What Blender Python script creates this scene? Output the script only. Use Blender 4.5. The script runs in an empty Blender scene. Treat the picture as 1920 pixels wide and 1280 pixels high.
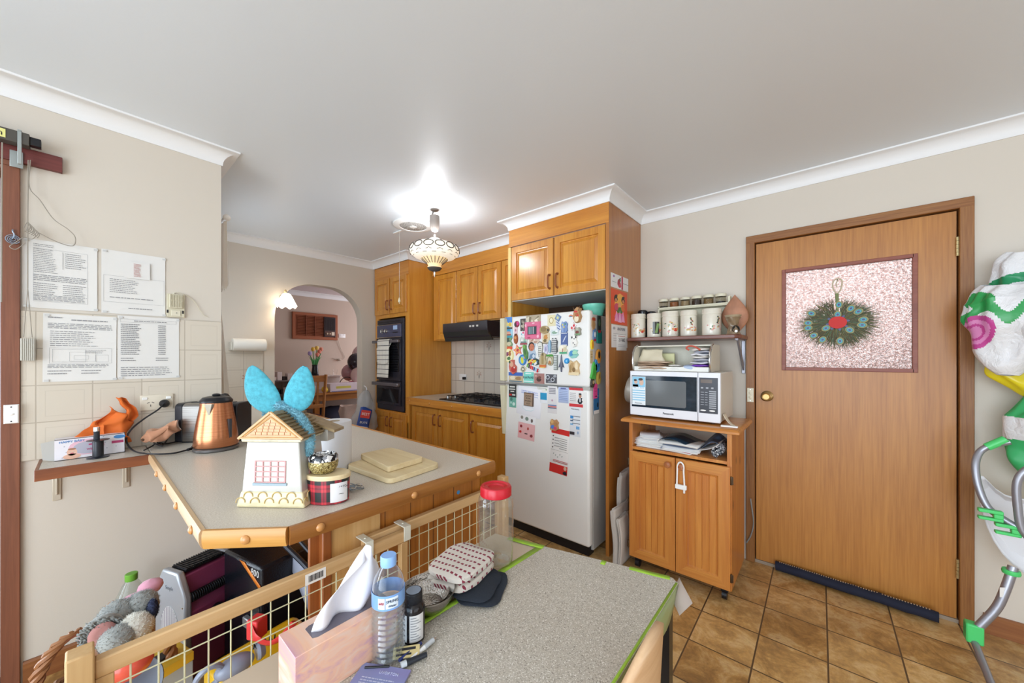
import bpy, bmesh, math, random
from mathutils import Vector as V, Matrix, noise
random.seed(7)
R = math.radians
C = bpy.context.scene.collection
sc = bpy.context.scene

# ---------------------------------------------------------------- camera
CAM = V((0, 0, 1.32)); YAW = R(40.3); FPX = 680.0
cd = bpy.data.cameras.new('camera'); cam = bpy.data.objects.new('camera', cd); C.objects.link(cam)
cam.location = CAM; cam.rotation_euler = (R(90), 0, YAW)
cd.sensor_width = 36; cd.lens = 36 * FPX / 1920; cd.shift_y = 29 / 1920; cd.clip_start = .02
sc.camera = cam
FW = V((-math.sin(YAW), math.cos(YAW), 0)); RT = V((math.cos(YAW), math.sin(YAW), 0))

def at(px, py, x=None, y=None, z=None):
    """world point where the sight line of a measured photo point meets a known wall / top plane"""
    d = FW + RT * ((px - 960) / FPX) + V((0, 0, (669 - py) / FPX))
    a, v = (0, x) if x is not None else (1, y) if y is not None else (2, z)
    return CAM + d * ((v - CAM[a]) / d[a])

# ---------------------------------------------------------------- light
w = bpy.data.worlds.new('world'); sc.world = w; w.use_nodes = True
w.node_tree.nodes['Background'].inputs[0].default_value = (.93, .96, 1, 1)
w.node_tree.nodes['Background'].inputs[1].default_value = 1.6
sc.view_settings.view_transform = 'Standard'; sc.view_settings.look = 'None'
sc.view_settings.gamma = 1; sc.view_settings.use_curve_mapping = False
sc.view_settings.exposure = 0.03
sc.cycles.use_denoising = True
sc.cycles.max_bounces = 12; sc.cycles.diffuse_bounces = 5; sc.cycles.glossy_bounces = 4
sc.cycles.transmission_bounces = 10; sc.cycles.transparent_max_bounces = 8
sc.cycles.caustics_reflective = False; sc.cycles.caustics_refractive = False
sc.cycles.sample_clamp_indirect = 5
sc.cycles.use_adaptive_sampling = True; sc.cycles.adaptive_threshold = .02

def area(name, loc, direction, sx, sy, power, col=(1, 1, 1), spread=180):
    l = bpy.data.lights.new(name, 'AREA'); l.shape = 'RECTANGLE'; l.size = sx; l.size_y = sy
    l.energy = power; l.color = col; l.spread = R(spread)
    o = bpy.data.objects.new(name, l); C.objects.link(o); o.location = loc
    o.rotation_euler = V(direction).to_track_quat('-Z', 'Y').to_euler()
    return o
def point(name, loc, power, col, r=.03):
    l = bpy.data.lights.new(name, 'POINT'); l.energy = power; l.color = col; l.shadow_soft_size = r
    o = bpy.data.objects.new(name, l); C.objects.link(o); o.location = loc
    return o
area('daylight_sliding_door', (-2.5, -1.45, 1.1), (1, .25, .02), 2.0, 2.0, 72, (.75, .875, 1))
area('unseen_rear_daylight', (.2, -2.7, 1.25), (-.2, 1, .0), 3.4, 2.2, 150, (.74, .87, 1))  # unseen opening behind the camera, enlarged to brighten the room
area('unseen_side_daylight', (2.75, .1, 1.4), (-1, .25, 0), 3.2, 1.8, 5, (.80, .905, 1))  # added fill through an unseen opening in the right wall
area('daylight_kitchen_window', (-3.14, .44, 1.62), (.1, 1, -.05), 1.1, .8, 11, (.80, .905, 1))
area('daylight_dining_window', (-5.3, 5.1, 1.5), (0, -1, 0), 2.2, 1.5, 55, (.88, .90, 1))
area('daylight_laundry_window', (.1, 4.35, 1.9), (0, -1, -.1), 1.5, 1.2, 16, (.97, .93, 1))
point('pendant_bulb', (-2.194, 1.693, 2.24), 12, (.92, .95, 1), .05)
point('arch_lamp_bulb', (-3.9, 1.24, 1.86), 1.0, (1, .88, .7), .02)

# ---------------------------------------------------------------- mesh kit
class MB:
    def __init__(s): s.bm = bmesh.new(); s.mi = 0; s.M = Matrix()
    def m(s, i): s.mi = i; return s
    def at(s, M): s.M = M; return s
    def _f(s, n0, n1=None):
        s.bm.faces.ensure_lookup_table()
        for f in list(s.bm.faces)[n0:]: f.material_index = s.mi
    def add(s, vs, fs):
        n0 = len(s.bm.faces)
        b = [s.bm.verts.new(s.M @ V(v)) for v in vs]
        for f in fs:
            try: s.bm.faces.new([b[i] for i in f])
            except ValueError: pass
        s._f(n0); return s
    def box(s, x0, x1, y0, y1, z0, z1):
        vs = [(x, y, z) for z in (z0, z1) for y in (y0, y1) for x in (x0, x1)]
        return s.add(vs, [(0, 2, 3, 1), (4, 5, 7, 6), (0, 1, 5, 4), (2, 6, 7, 3), (0, 4, 6, 2), (1, 3, 7, 5)])
    def lathe(s, prof, c=(0, 0, 0), seg=24, sx=1, sy=1, cap=True):
        c = V(c); vs = []; fs = []; n = len(prof)
        for r, z in prof:
            for k in range(seg):
                a = 2 * math.pi * k / seg
                vs.append(c + V((r * sx * math.cos(a), r * sy * math.sin(a), z)))
        for i in range(n - 1):
            for k in range(seg):
                k2 = (k + 1) % seg
                fs.append((i * seg + k, i * seg + k2, (i + 1) * seg + k2, (i + 1) * seg + k))
        if cap:
            if prof[0][0] > 1e-6: fs.append(tuple(range(seg))[::-1])
            if prof[-1][0] > 1e-6: fs.append(tuple((n - 1) * seg + k for k in range(seg)))
        return s.add(vs, fs)
    def cyl(s, p0, p1, r0, r1=None, seg=14):
        return s.tube([p0, p1], [r0, r0 if r1 is None else r1], seg)
    def tube(s, pts, r, seg=8, closed=False, flat=1.0):
        pts = [V(p) for p in pts]; n = len(pts); vs = []; fs = []
        rr = r if isinstance(r, (list, tuple)) else [r] * n
        def tan(i):
            a = pts[(i - 1) % n] if closed else pts[max(i - 1, 0)]
            b = pts[(i + 1) % n] if closed else pts[min(i + 1, n - 1)]
            t = b - a
            return t.normalized() if t.length > 1e-9 else V((0, 0, 1))
        t = tan(0); u = t.orthogonal().normalized()
        if abs(t.z) < .95: u = (V((0, 0, 1)) - t * t.z).normalized()
        for i in range(n):
            t = tan(i); u = (u - t * u.dot(t)); u = u.normalized() if u.length > 1e-6 else t.orthogonal().normalized()
            v = t.cross(u)
            for k in range(seg):
                a = 2 * math.pi * k / seg
                vs.append(pts[i] + (u * math.cos(a) + v * math.sin(a) * flat) * rr[i])
        for i in range(n if closed else n - 1):
            j = (i + 1) % n
            for k in range(seg):
                k2 = (k + 1) % seg
                fs.append((i * seg + k, i * seg + k2, j * seg + k2, j * seg + k))
        if not closed: fs += [tuple(range(seg))[::-1], tuple((n - 1) * seg + k for k in range(seg))]
        return s.add(vs, fs)
    def prism(s, poly, z0, z1, taper=0):
        n = len(poly); cx = sum(p[0] for p in poly) / n; cy = sum(p[1] for p in poly) / n
        top = [(p[0] + (cx - p[0]) * taper, p[1] + (cy - p[1]) * taper, z1) for p in poly]
        vs = [(p[0], p[1], z0) for p in poly] + top
        return s.add(vs, [tuple(range(n))[::-1], tuple(range(n, 2 * n))] + [(i, (i + 1) % n, n + (i + 1) % n, n + i) for i in range(n)])
    def grid(s, f, nu, nv, cu=False, cv=False):
        vs = [f(i / (nu if cu else nu - 1), j / (nv if cv else nv - 1)) for i in range(nu) for j in range(nv)]
        fs = []
        for i in range(nu if cu else nu - 1):
            for j in range(nv if cv else nv - 1):
                i2 = (i + 1) % nu; j2 = (j + 1) % nv
                fs.append((i * nv + j, i2 * nv + j, i2 * nv + j2, i * nv + j2))
        return s.add(vs, fs)
    def loft(s, w, h, prof, x0=0, y0=0):
        """concentric rectangles: prof = [(inset, height)...] from outside to the closed middle"""
        vs = []; fs = []
        for ins, z in prof:
            vs += [(x0 + ins, y0 + ins, z), (x0 + w - ins, y0 + ins, z), (x0 + w - ins, y0 + h - ins, z), (x0 + ins, y0 + h - ins, z)]
        for i in range(len(prof) - 1):
            for k in range(4):
                k2 = (k + 1) % 4; fs.append((4 * i + k, 4 * i + k2, 4 * i + 4 + k2, 4 * i + 4 + k))
        n = 4 * (len(prof) - 1); fs += [(n, n + 1, n + 2, n + 3), (3, 2, 1, 0)]
        return s.add(vs, fs)
    def ball(s, c, r, seg=16, ns=0, nf=8):
        c = V(c); r = V(r) if not isinstance(r, (int, float)) else V((r, r, r)); h = seg // 2 + 1
        def f(u, v):
            a = 2 * math.pi * u; b = math.pi * (v * .998 + .001)
            d = V((math.cos(a) * math.sin(b), math.sin(a) * math.sin(b), -math.cos(b)))
            k = 1 + (ns * noise.noise(d * nf + c * 9) if ns else 0)
            return c + V((d.x * r.x, d.y * r.y, d.z * r.z)) * k
        return s.grid(f, seg, h, cu=True)
    def fur(s, n, ln, wd=.0008, droop=0, only=None):
        s.bm.faces.ensure_lookup_table(); s.bm.normal_update()
        fl = [f for f in s.bm.faces if only is None or f.material_index == only]; ar = [f.calc_area() for f in fl]
        pick = random.choices(fl, ar, k=n); vs = []; fs = []; mi = []
        for f in pick:
            c = f.calc_center_median(); q = random.choice(f.verts).co
            p = c.lerp(q, random.random() * .9); d = (f.normal + V([random.uniform(-.6, .6) for _ in range(3)])).normalized()
            d.z -= droop; t = d.orthogonal().normalized() * wd; L = ln * random.uniform(.5, 1.1); k = len(vs)
            vs += [p - t, p + t, p + d * L]; fs.append((k, k + 1, k + 2)); mi.append(f.material_index)
        b = [s.bm.verts.new(v) for v in vs]
        for f, m_ in zip(fs, mi):
            g = s.bm.faces.new([b[i] for i in f]); g.material_index = m_
        return s
    def color(s, fn):
        for f in s.bm.faces: f.material_index = fn(f.calc_center_median(), f)
        return s
    def build(s, name, mats, parent=None, loc=(0, 0, 0), rz=0, M=None, bev=0, sub=0, solid=0, ang=35, seg=2, fixn=True):
        if fixn: bmesh.ops.recalc_face_normals(s.bm, faces=s.bm.faces)
        me = bpy.data.meshes.new(name); s.bm.to_mesh(me); s.bm.free()
        for m_ in (mats if isinstance(mats, (list, tuple)) else [mats]): me.materials.append(m_)
        me.shade_smooth(); me.set_sharp_from_angle(angle=R(ang))
        o = bpy.data.objects.new(name, me); C.objects.link(o)
        if parent: o.parent = parent
        if M is not None: o.matrix_local = M
        else: o.location = loc; o.rotation_euler = (0, 0, rz)
        if solid: md = o.modifiers.new('solid', 'SOLIDIFY'); md.thickness = solid; md.offset = -1
        if sub: md = o.modifiers.new('sub', 'SUBSURF'); md.levels = md.render_levels = sub
        if bev:
            md = o.modifiers.new('bev', 'BEVEL'); md.width = bev; md.segments = seg; md.limit_method = 'ANGLE'; md.angle_limit = R(40)
        return o

def tag(o, label, cat, group=None):
    o['label'] = label; o['category'] = cat
    if group: o['group'] = group
    return o
def thing(name, label, cat, loc=(0, 0, 0), rz=0, group=None, M=None):
    o = bpy.data.objects.new(name, None); C.objects.link(o); o.empty_display_size = .05
    if M is not None: o.matrix_world = M
    else: o.location = loc; o.rotation_euler = (0, 0, rz)
    return tag(o, label, cat, group)
def struct(o): o['kind'] = 'structure'; return o
def frame(p, facing='-y', rot=0):
    """local x right, y up, z out of the surface"""
    u, v = {'-y': ((1, 0, 0), (0, 0, 1)), '+x': ((0, 1, 0), (0, 0, 1)), 'up': ((1, 0, 0), (0, 1, 0)), '-x': ((0, -1, 0), (0, 0, 1))}[facing]
    u = V(u); v = V(v); n = u.cross(v)
    a, b = u * math.cos(rot) + v * math.sin(rot), v * math.cos(rot) - u * math.sin(rot)
    M = Matrix((a, b, n)).transposed().to_4x4(); M.translation = V(p); return M
def copy_tree(o, parent=None):
    c = o.copy(); C.objects.link(c); c.parent = parent; c.matrix_local = o.matrix_local.copy()
    for ch in o.children: copy_tree(ch, c)
    return c
def T(x=0, y=0, z=0): return Matrix.Translation((x, y, z))
def RX(a): return Matrix.Rotation(R(a), 4, 'X')
def RY(a): return Matrix.Rotation(R(a), 4, 'Y')
def RZ(a): return Matrix.Rotation(R(a), 4, 'Z')
def arc(c, r, a0, a1, n, ax='xz'):
    o = []
    for i in range(n):
        a = R(a0 + (a1 - a0) * i / (n - 1)); p = [c[0], c[1], c[2]]
        ii = {'x': 0, 'y': 1, 'z': 2}
        p[ii[ax[0]]] += r * math.cos(a); p[ii[ax[1]]] += r * math.sin(a); o.append(tuple(p))
    return o
def bez(pts, n=8):
    """Catmull-Rom through pts"""
    P = [V(p) for p in pts]; P = [P[0] * 2 - P[1]] + P + [P[-1] * 2 - P[-2]]; out = []
    for i in range(1, len(P) - 2):
        for k in range(n):
            t = k / n; a, b, c, d = P[i - 1], P[i], P[i + 1], P[i + 2]
            out.append(.5 * (2 * b + (c - a) * t + (2 * a - 5 * b + 4 * c - d) * t * t + (3 * b - a - 3 * c + d) * t ** 3))
    out.append(P[-2]); return out

# ---------------------------------------------------------------- materials
def lin(h):
    if not isinstance(h, str): return tuple(h) + ((1,) if len(h) == 3 else ())
    c = [int(h[i:i + 2], 16) / 255 for i in (0, 2, 4)]
    return tuple(x / 12.92 if x <= .04045 else ((x + .055) / 1.055) ** 2.4 for x in c) + (1,)
class NT:
    def __init__(s, name):
        s.mat = bpy.data.materials.new(name); s.mat.use_nodes = True; s.t = s.mat.node_tree
        s.b = s.t.nodes['Principled BSDF']; s.out = s.t.nodes['Material Output']
    def n(s, typ, **k):
        n = s.t.nodes.new('ShaderNode' + typ)
        for a, v in k.items():
            if a in ('ins',): continue
            setattr(n, a, v)
        for a, v in k.get('ins', {}).items():
            if isinstance(v, bpy.types.NodeSocket): s.t.links.new(v, n.inputs[a])
            else: n.inputs[a].default_value = v
        return n
    def set(s, a, v):
        if isinstance(v, bpy.types.NodeSocket): s.t.links.new(v, s.b.inputs[a])
        else: s.b.inputs[a].default_value = v
    def obj(s): return s.n('TexCoord').outputs['Object']
    def math(s, op, a, b=0.0, c=0.0, clamp=False):
        n = s.n('Math', operation=op, use_clamp=clamp, ins={0: a, 1: b, 2: c}); return n.outputs[0]
    def map(s, vec, scale=(1, 1, 1), loc=(0, 0, 0), rot=(0, 0, 0)):
        return s.n('Mapping', ins={'Vector': vec, 'Scale': scale, 'Location': loc, 'Rotation': rot}).outputs[0]
    def noise(s, vec, scale, detail=3, rough=.5, dist=0):
        return s.n('TexNoise', ins={'Vector': vec, 'Scale': scale, 'Detail': detail, 'Roughness': rough, 'Distortion': dist}).outputs[0]
    def ramp(s, fac, stops, interp='LINEAR'):
        n = s.n('ValToRGB', ins={0: fac}); e = n.color_ramp; e.interpolation = interp
        while len(e.elements) < len(stops): e.elements.new(.5)
        for el, (p, c) in zip(e.elements, stops): el.position = p; el.color = lin(c)
        return n.outputs[0]
    def mix(s, fac, a, b, mode='MIX'):
        n = s.n('Mix', data_type='RGBA', blend_type=mode)
        for i, v in ((0, fac), (6, a), (7, b)):
            if isinstance(v, bpy.types.NodeSocket): s.t.links.new(v, n.inputs[i])
            else: n.inputs[i].default_value = lin(v) if i > 0 else v
        return n.outputs[2]
    def bump(s, h, strength=.3, dist=.01):
        s.set('Normal', s.n('Bump', ins={'Height': h, 'Strength': strength, 'Distance': dist}).outputs[0])
MC = {}
def mat(name, col, rough=.5, metal=0, trans=0, ior=1.45, emit=None, es=0, bump=0, bs=60, var=0, vs=8, coat=0, sss=0, spec=.5, alpha=1, sheen=0):
    if name in MC: return MC[name]
    t = NT(name); c = lin(col)
    t.set('Base Color', c); t.set('Roughness', rough); t.set('Metallic', metal); t.set('IOR', ior)
    t.set('Transmission Weight', trans); t.set('Coat Weight', coat); t.set('Specular IOR Level', spec)
    if sss: t.set('Subsurface Weight', sss); t.set('Subsurface Radius', (.02, .02, .02)); t.set('Subsurface Scale', .5)
    if alpha < 1: t.set('Alpha', alpha)
    if sheen: t.set('Sheen Weight', sheen)
    if emit: t.set('Emission Color', lin(emit)); t.set('Emission Strength', es)
    if var:
        f = t.noise(t.obj(), vs, 4)
        d = tuple(x * (1 - var) for x in c[:3]); u = tuple(min(1, x * (1 + var * .5)) for x in c[:3])
        t.set('Base Color', t.ramp(f, [(.3, d), (.7, u)]))
    if bump: t.bump(t.noise(t.obj(), bs, 3), bump, .004)
    MC[name] = t.mat; return t.mat
def wood(name, c1, c2, axis='Z', rough=.35, sc_=1.0, knots=0, planks=None, dark=None, coat=.2, fig=.5):
    if name in MC: return MC[name]
    t = NT(name); v = t.obj(); s = [22 * sc_] * 3; s['XYZ'.index(axis)] = 1.1 * sc_
    vec = t.map(v, tuple(s))
    f = t.noise(vec, 1.0, 5, .6, .9); s2 = [170 * sc_] * 3; s2['XYZ'.index(axis)] = 6 * sc_
    g = t.noise(t.map(v, tuple(s2)), 1.0, 2, .5)
    h = t.math('ADD', t.math('MULTIPLY', f, 1 - fig * .5), t.math('MULTIPLY', g, fig * .5))
    col = t.ramp(h, [(.33, c1), (.5, [(a + b) / 2 for a, b in zip(lin(c1)[:3], lin(c2)[:3])]), (.68, c2)])
    if knots:
        k = t.n('TexVoronoi', ins={'Vector': t.map(v, tuple(5 if i != 'XYZ'.index(axis) else 2.6 for i in range(3))), 'Scale': 1.3}).outputs['Distance']
        col = t.mix(t.ramp(k, [(0.06, (1, 1, 1)), (.11, (0, 0, 0))]), col, dark or '6b3413')
    if planks:   # (axis, width, colour)
        ax, pw, pc = planks; sx = t.n('SeparateXYZ', ins={0: v}).outputs['XYZ'.index(ax)]
        fr = t.math('FRACT', t.math('DIVIDE', sx, pw)); d = t.math('LESS_THAN', fr, .045)
        wn = t.n('TexWhiteNoise', noise_dimensions='1D', ins={'W': t.math('FLOOR', t.math('DIVIDE', sx, pw))}).outputs[0]
        col = t.mix(t.math('MULTIPLY', wn, .35), col, c1)
        col = t.mix(t.math('MULTIPLY', d, .75), col, pc)
    t.set('Base Color', col); t.set('Roughness', rough); t.set('Coat Weight', coat); t.set('Coat Roughness', .25)
    t.bump(g, .08, .002); MC[name] = t.mat; return t.mat
def tiles(name, ua, va, uo, vo, su, sv, mortar, a, b, grout, rough=.3, inner=0, stone=None, coat=0):
    """square tiles drawn by a brick texture over two object axes"""
    t = NT(name); s = t.n('SeparateXYZ', ins={0: t.obj()})
    u = t.math('SUBTRACT', s.outputs[ua], uo); v = t.math('SUBTRACT', s.outputs[va], vo)
    vec = t.n('CombineXYZ', ins={0: u, 1: v}).outputs[0]
    br = t.n('TexBrick', offset=0, squash=1, ins={'Vector': vec, 'Color1': (0, 0, 0, 1), 'Color2': (1, 1, 1, 1), 'Mortar': (.5, .5, .5, 1), 'Scale': 1, 'Mortar Size': mortar, 'Mortar Smooth': .2, 'Brick Width': su, 'Row Height': sv})
    fac = br.outputs['Fac']; rnd = br.outputs['Color']
    if stone:
        sh = t.n('VectorMath', operation='ADD', ins={0: t.obj(), 1: t.n('VectorMath', operation='SCALE', ins={0: rnd, 'Scale': 7.0}).outputs[0]}).outputs[0]
        f1 = t.noise(sh, 7.5, 9, .72, .4); col = t.ramp(f1, stone)
        f2 = t.noise(sh, 60, 4, .7); col = t.mix(.28, col, t.ramp(f2, [(.3, '4a3423'), (.7, 'e0cda0')]), 'OVERLAY')
        big = t.noise(t.map(t.obj(), (1, 1, 1)), 1.6, 3); col = t.mix(t.ramp(big, [(.48, (0, 0, 0)), (.66, (.4, .4, .4))]), col, '6e5338')
        col = t.mix(.25, col, t.mix(rnd, '8c6a44', 'ecca90'))
    else: col = t.mix(rnd, a, b)
    h = t.math('SUBTRACT', 1.0, fac)
    if inner:   # pressed square border inside every tile
        fu = t.math('ABSOLUTE', t.math('SUBTRACT', t.math('FRACT', t.math('DIVIDE', u, su)), .5))
        fv = t.math('ABSOLUTE', t.math('SUBTRACT', t.math('FRACT', t.math('DIVIDE', v, sv)), .5))
        mx = t.math('MAXIMUM', fu, fv); ring = t.math('MULTIPLY', t.math('GREATER_THAN', mx, .335), t.math('LESS_THAN', mx, .352))
        col = t.mix(t.math('MULTIPLY', ring, inner), col, grout)
        h = t.math('SUBTRACT', h, t.math('MULTIPLY', ring, .4))
    col = t.mix(fac, col, grout)
    t.set('Base Color', col); t.set('Roughness', rough); t.bump(h, .35, .002); t.set('Coat Weight', coat)
    MC[name] = t.mat; return t.mat

WHITE = mat('white_paint', 'f3f2ef', .45)
M_wall = mat('wall_paint', 'd2c9bc', .55, bump=.04, bs=180)
M_wall2 = mat('dining_wall_paint', 'c6b4a4', .6, bump=.04, bs=180)
M_ceil = mat('ceiling_paint', 'e2e8ee', .42, bump=.06, bs=90, spec=.6)
M_corn = mat('cornice_paint', 'e9e9e9', .5)
CAB_V = wood('cabinet_oak', 'b9701f', 'dc9a3d', 'Z', .28, 1, coat=.5)
CAB = wood('cabinet_oak_door', 'b26c18', 'd8993a', 'Y', .28, 1, coat=.5)
CABX = wood('cabinet_oak_cross', 'b46c22', 'd6943c', 'X', .28, 1, coat=.5)
CABP = wood('cabinet_veneer', 'c07a22', 'd99b3f', 'Z', .3, .8, coat=.4)
HAND = mat('handle_wood', '8a4a22', .35, coat=.4)
PINE = wood('pine_orange', 'b3662a', 'd39145', 'Z', .35, .7, knots=1, dark='5a2508', coat=.3)
PINED = wood('pine_orange_door', 'b3662a', 'd39145', 'Y', .35, .7, knots=1, dark='5a2508', coat=.3)
PINEX = wood('pine_orange_cross', 'b3682a', 'd49448', 'X', .35, .7, coat=.3)
DOORV = wood('door_veneer', 'a26628', 'bc803a', 'Z', .4, .8, fig=1.1, coat=.1)
ARCH = wood('architrave_wood', '7d4c22', '9c6a38', 'Z', .45, 1.4, fig=1.2, coat=0)
ARCHX = wood('architrave_wood_cross', '7d4c22', '9c6a38', 'X', .45, 1.4, fig=1.2, coat=0)
REDW = wood('red_brown_wood', '5c2826', '7a3a33', 'Y', .5, 1, coat=0)
REDS = wood('red_brown_bead', '7b3a2a', '93503c', 'X', .45, 1, coat=0)
RAILW = wood('gate_beech', 'c39a66', 'd8b484', 'Y', .55, .8, coat=0)
RAILZ = wood('gate_beech_upright', 'bd9562', 'd0ab78', 'Z', .55, .8, coat=0)
NOSE = wood('bench_edge_wood', '93501f', 'b8742f', 'Y', .35, .9, knots=0, coat=.2)
NOSEL = wood('bench_edge_wood_light', 'b98038', 'cf9b54', 'X', .4, .9, coat=.1)
BOARD = wood('cutting_board_wood', 'd3ba8a', 'e8d6ae', 'X', .6, .7, coat=0)
BLACK = mat('black_plastic', '16161a', .35)
DARK = mat('dark_enamel', '2c2a32', .25)
STEEL = mat('stainless_steel', 'c4c2be', .22, 1)
CHROME = mat('chrome', 'd8d8d8', .12, 1)
GREYT = mat('grey_tube', '9a9aa2', .35, .6)
PAPER = mat('paper_white', 'dedcd8', .7)
INK = mat('printed_ink', '8e8e90', .8)
INKD = mat('dark_ink', '26262c', .8)
RED = mat('red_print', 'c5282c', .5)
BLUE = mat('blue_print', '3f7fc0', .5)
FRIDGE = mat('fridge_enamel', 'edece8', .35, bump=.05, bs=200)
FRIDGED = mat('fridge_enamel_cream', 'd8d2b4', .35)
def thin(name, tint='ffffff', boost=1.0, rough=.05, milk=0):
    t = NT(name); nt = t.t; tr = t.n('BsdfTransparent', ins={0: lin(tint)}); gl = t.n('BsdfGlossy', ins={'Color': (1, 1, 1, 1), 'Roughness': rough})
    lw = t.n('LayerWeight', ins={'Blend': .25}); f = t.math('ADD', t.math('MULTIPLY', lw.outputs['Facing'], .55 * boost), .05, clamp=True); f = t.math('POWER', f, 1.6)
    m1 = t.n('MixShader', ins={0: f, 1: tr.outputs[0], 2: gl.outputs[0]}); o = m1
    if milk: d = t.n('BsdfDiffuse', ins={0: lin('dfe3e4')}); o = t.n('MixShader', ins={0: milk, 1: m1.outputs[0], 2: d.outputs[0]})
    nt.links.new(o.outputs[0], t.out.inputs['Surface']); return t.mat
CLEAR = mat('clear_plastic', 'ffffff', .03, trans=1, ior=1.12)
WATER = mat('water', 'f4fbff', .02, trans=1, ior=1.2)
GLASSM = mat('clear_glass', 'ffffff', .02, trans=1, ior=1.2)

TX = {}
def text(s, size, name, m_, parent, M, ext=.0004, bold=0):
    k = (s, size, ext)
    if k not in TX:
        cu = bpy.data.curves.new('lettering', 'FONT'); cu.body = s; cu.size = size; cu.align_x = 'CENTER'; cu.align_y = 'CENTER'
        cu.extrude = ext; cu.resolution_u = 2; cu.offset = bold
        o = bpy.data.objects.new('lettering', cu); me = bpy.data.meshes.new_from_object(o)
        bpy.data.objects.remove(o); TX[k] = me
    me = TX[k].copy(); me.materials.clear(); me.materials.append(m_)
    o = bpy.data.objects.new(name, me); C.objects.link(o); o.parent = parent; o.matrix_local = M; return o
def lines(mb, x0, x1, y0, y1, n, z=.0009, seed=1, th=.45, ragged=.3):
    """rows of printed words"""
    rd = random.Random(seed); dy = (y1 - y0) / n
    for i in range(n):
        y = y1 - (i + .7) * dy; x = x0; xe = x0 + (x1 - x0) * (1 - ragged * rd.random())
        while x < xe:
            ww = min(rd.uniform(.03, .12) * (x1 - x0), xe - x)
            mb.add([(x, y, z), (x + ww, y, z), (x + ww, y + dy * th, z), (x, y + dy * th, z)], [(0, 1, 2, 3)]); x += ww + .02 * (x1 - x0)
    return mb
def rect(mb, x0, x1, y0, y1, z=.0008):
    return mb.add([(x0, y0, z), (x1, y0, z), (x1, y1, z), (x0, y1, z)], [(0, 1, 2, 3)])
def sheet(w_, h_, curl=0, th=.0006, nu=2, nv=2):
    return MB().box(0, w_, 0, h_, 0, th) if not curl else MB().grid(lambda u, v: V((u * w_, v * h_, curl * (abs(u - .5) * 2) ** 3 * (1 - v * .5) + .0005)), 14, 6)
# ================================================================ setting
ZC = 2.42; XL = -2.45; YW = 2.80; XA = -4.0; YK = .475; XD = -6.65
FLOORM = tiles('stone_look_floor_tiles', 0, 1, -.22 - .248 * 40, 2.078 - .248 * 40, .248, .248, .0035, 'a0764a', 'c8a46e', '5a4632', .38,
               stone=[(.28, '6a4d30'), (.4, '9c7440'), (.5, 'c49a5c'), (.6, 'dcc392'), (.72, 'a97c4c')], coat=.15)
WT = tiles('beige_wall_tiles', 1, 2, .328 - .152 * 40, .9 - .152 * 10 - .001, .152, .152, .0022, 'cdc3b3', 'd3c9b9', 'b3a898', .35, inner=.3)
WT2 = tiles('hob_wall_tiles', 0, 2, -3.07 - .152 * 40, .9 - .152 * 10 - .005, .152, .152, .0025, 'd3c8ba', 'dcd2c5', '8c8075', .25)
DFL = mat('dining_floor_vinyl', '6a7180', .5, var=.2, vs=6)
struct(MB().box(-4.1, 2.9, -3, 4.6, -.05, 0).build('floor', FLOORM))
struct(MB().box(-7, -4.1, .2, 5.4, -.05, 0).build('floor_dining', DFL))
struct(MB().box(-4.12, 2.9, -3, 3.05, ZC, ZC + .06).build('ceiling', M_ceil))
struct(MB().box(-7, -4.12, .2, 5.4, ZC, ZC + .06).build('ceiling_dining', mat('dining_ceiling', 'dccfd0', .5)))
def wall(name, u0, u1, z0, z1, holes, t0, t1, axis, m_=None):
    """slab along axis ('x' or 'y') with rectangular holes (u0,u1,z0,z1)"""
    mb = MB(); us = sorted({u0, u1, *[h[0] for h in holes], *[h[1] for h in holes]}); zs = sorted({z0, z1, *[h[2] for h in holes], *[h[3] for h in holes]})
    for a, b in zip(us, us[1:]):
        for c, d in zip(zs, zs[1:]):
            if any(h[0] <= a and b <= h[1] and h[2] <= c and d <= h[3] for h in holes): continue
            mb.box(*((a, b, t0, t1) if axis == 'x' else (t0, t1, a, b)), c, d)
    bmesh.ops.remove_doubles(mb.bm, verts=mb.bm.verts, dist=1e-5)
    return struct(mb.build(name, m_ or M_wall, fixn=False))
wall('wall_door', -4.0, 2.9, 0, ZC, [(-.335, .545, 0, 2.07)], YW, YW + .1, 'x')
wall('wall_left', -3, YK, 0, ZC, [(-2.45, -.2, 0, 2.07)], XL - .1, XL, 'y')
wall('wall_window', XA - .12, XL - .1, 0, ZC, [(-3.72, -2.58, 1.15, 2.1)], YK - .1, YK, 'x')
wall('wall_rear', -2.55, 2.9, 0, ZC, [(-1.5, 2.0, .35, 2.3)], -3.1, -3.0, 'x')
wall('wall_right', -3, 2.8, 0, ZC, [(-1.6, 1.7, .5, 2.2)], 2.8, 2.9, 'y')
# wall with the arch
def arch_wall():
    t0, t1 = XA - .12, XA; ya, yb = 1.185, 2.06; zt = 2.07; r = .36
    o = [(ya, 0), (ya, zt - r)] + [(ya + r - r * math.cos(R(a)), zt - r + r * math.sin(R(a))) for a in range(10, 91, 8)] + \
        [(yb - r + r * math.sin(R(a)), zt - r + r * math.cos(R(a))) for a in range(0, 81, 8)] + [(yb, zt - r), (yb, 0)]
    out = [(yb + .0, 0), (2.8, 0), (2.8, ZC), (YK - .1, ZC), (YK - .1, 0)]
    poly = o + out[1:]; mb = MB(); n = len(poly)
    mb.add([(t1, y, z) for y, z in poly] + [(t0, y, z) for y, z in poly], [tuple(range(n)), tuple(range(2 * n - 1, n - 1, -1))] + [(i, i + n, (i + 1) % n + n, (i + 1) % n) for i in range(n)])
    return struct(mb.build('wall_arch', M_wall, ang=50))
arch_wall()
wall('wall_dining_far', .2, 5.4, 0, ZC, [], XD - .1, XD, 'y', M_wall2)
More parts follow.
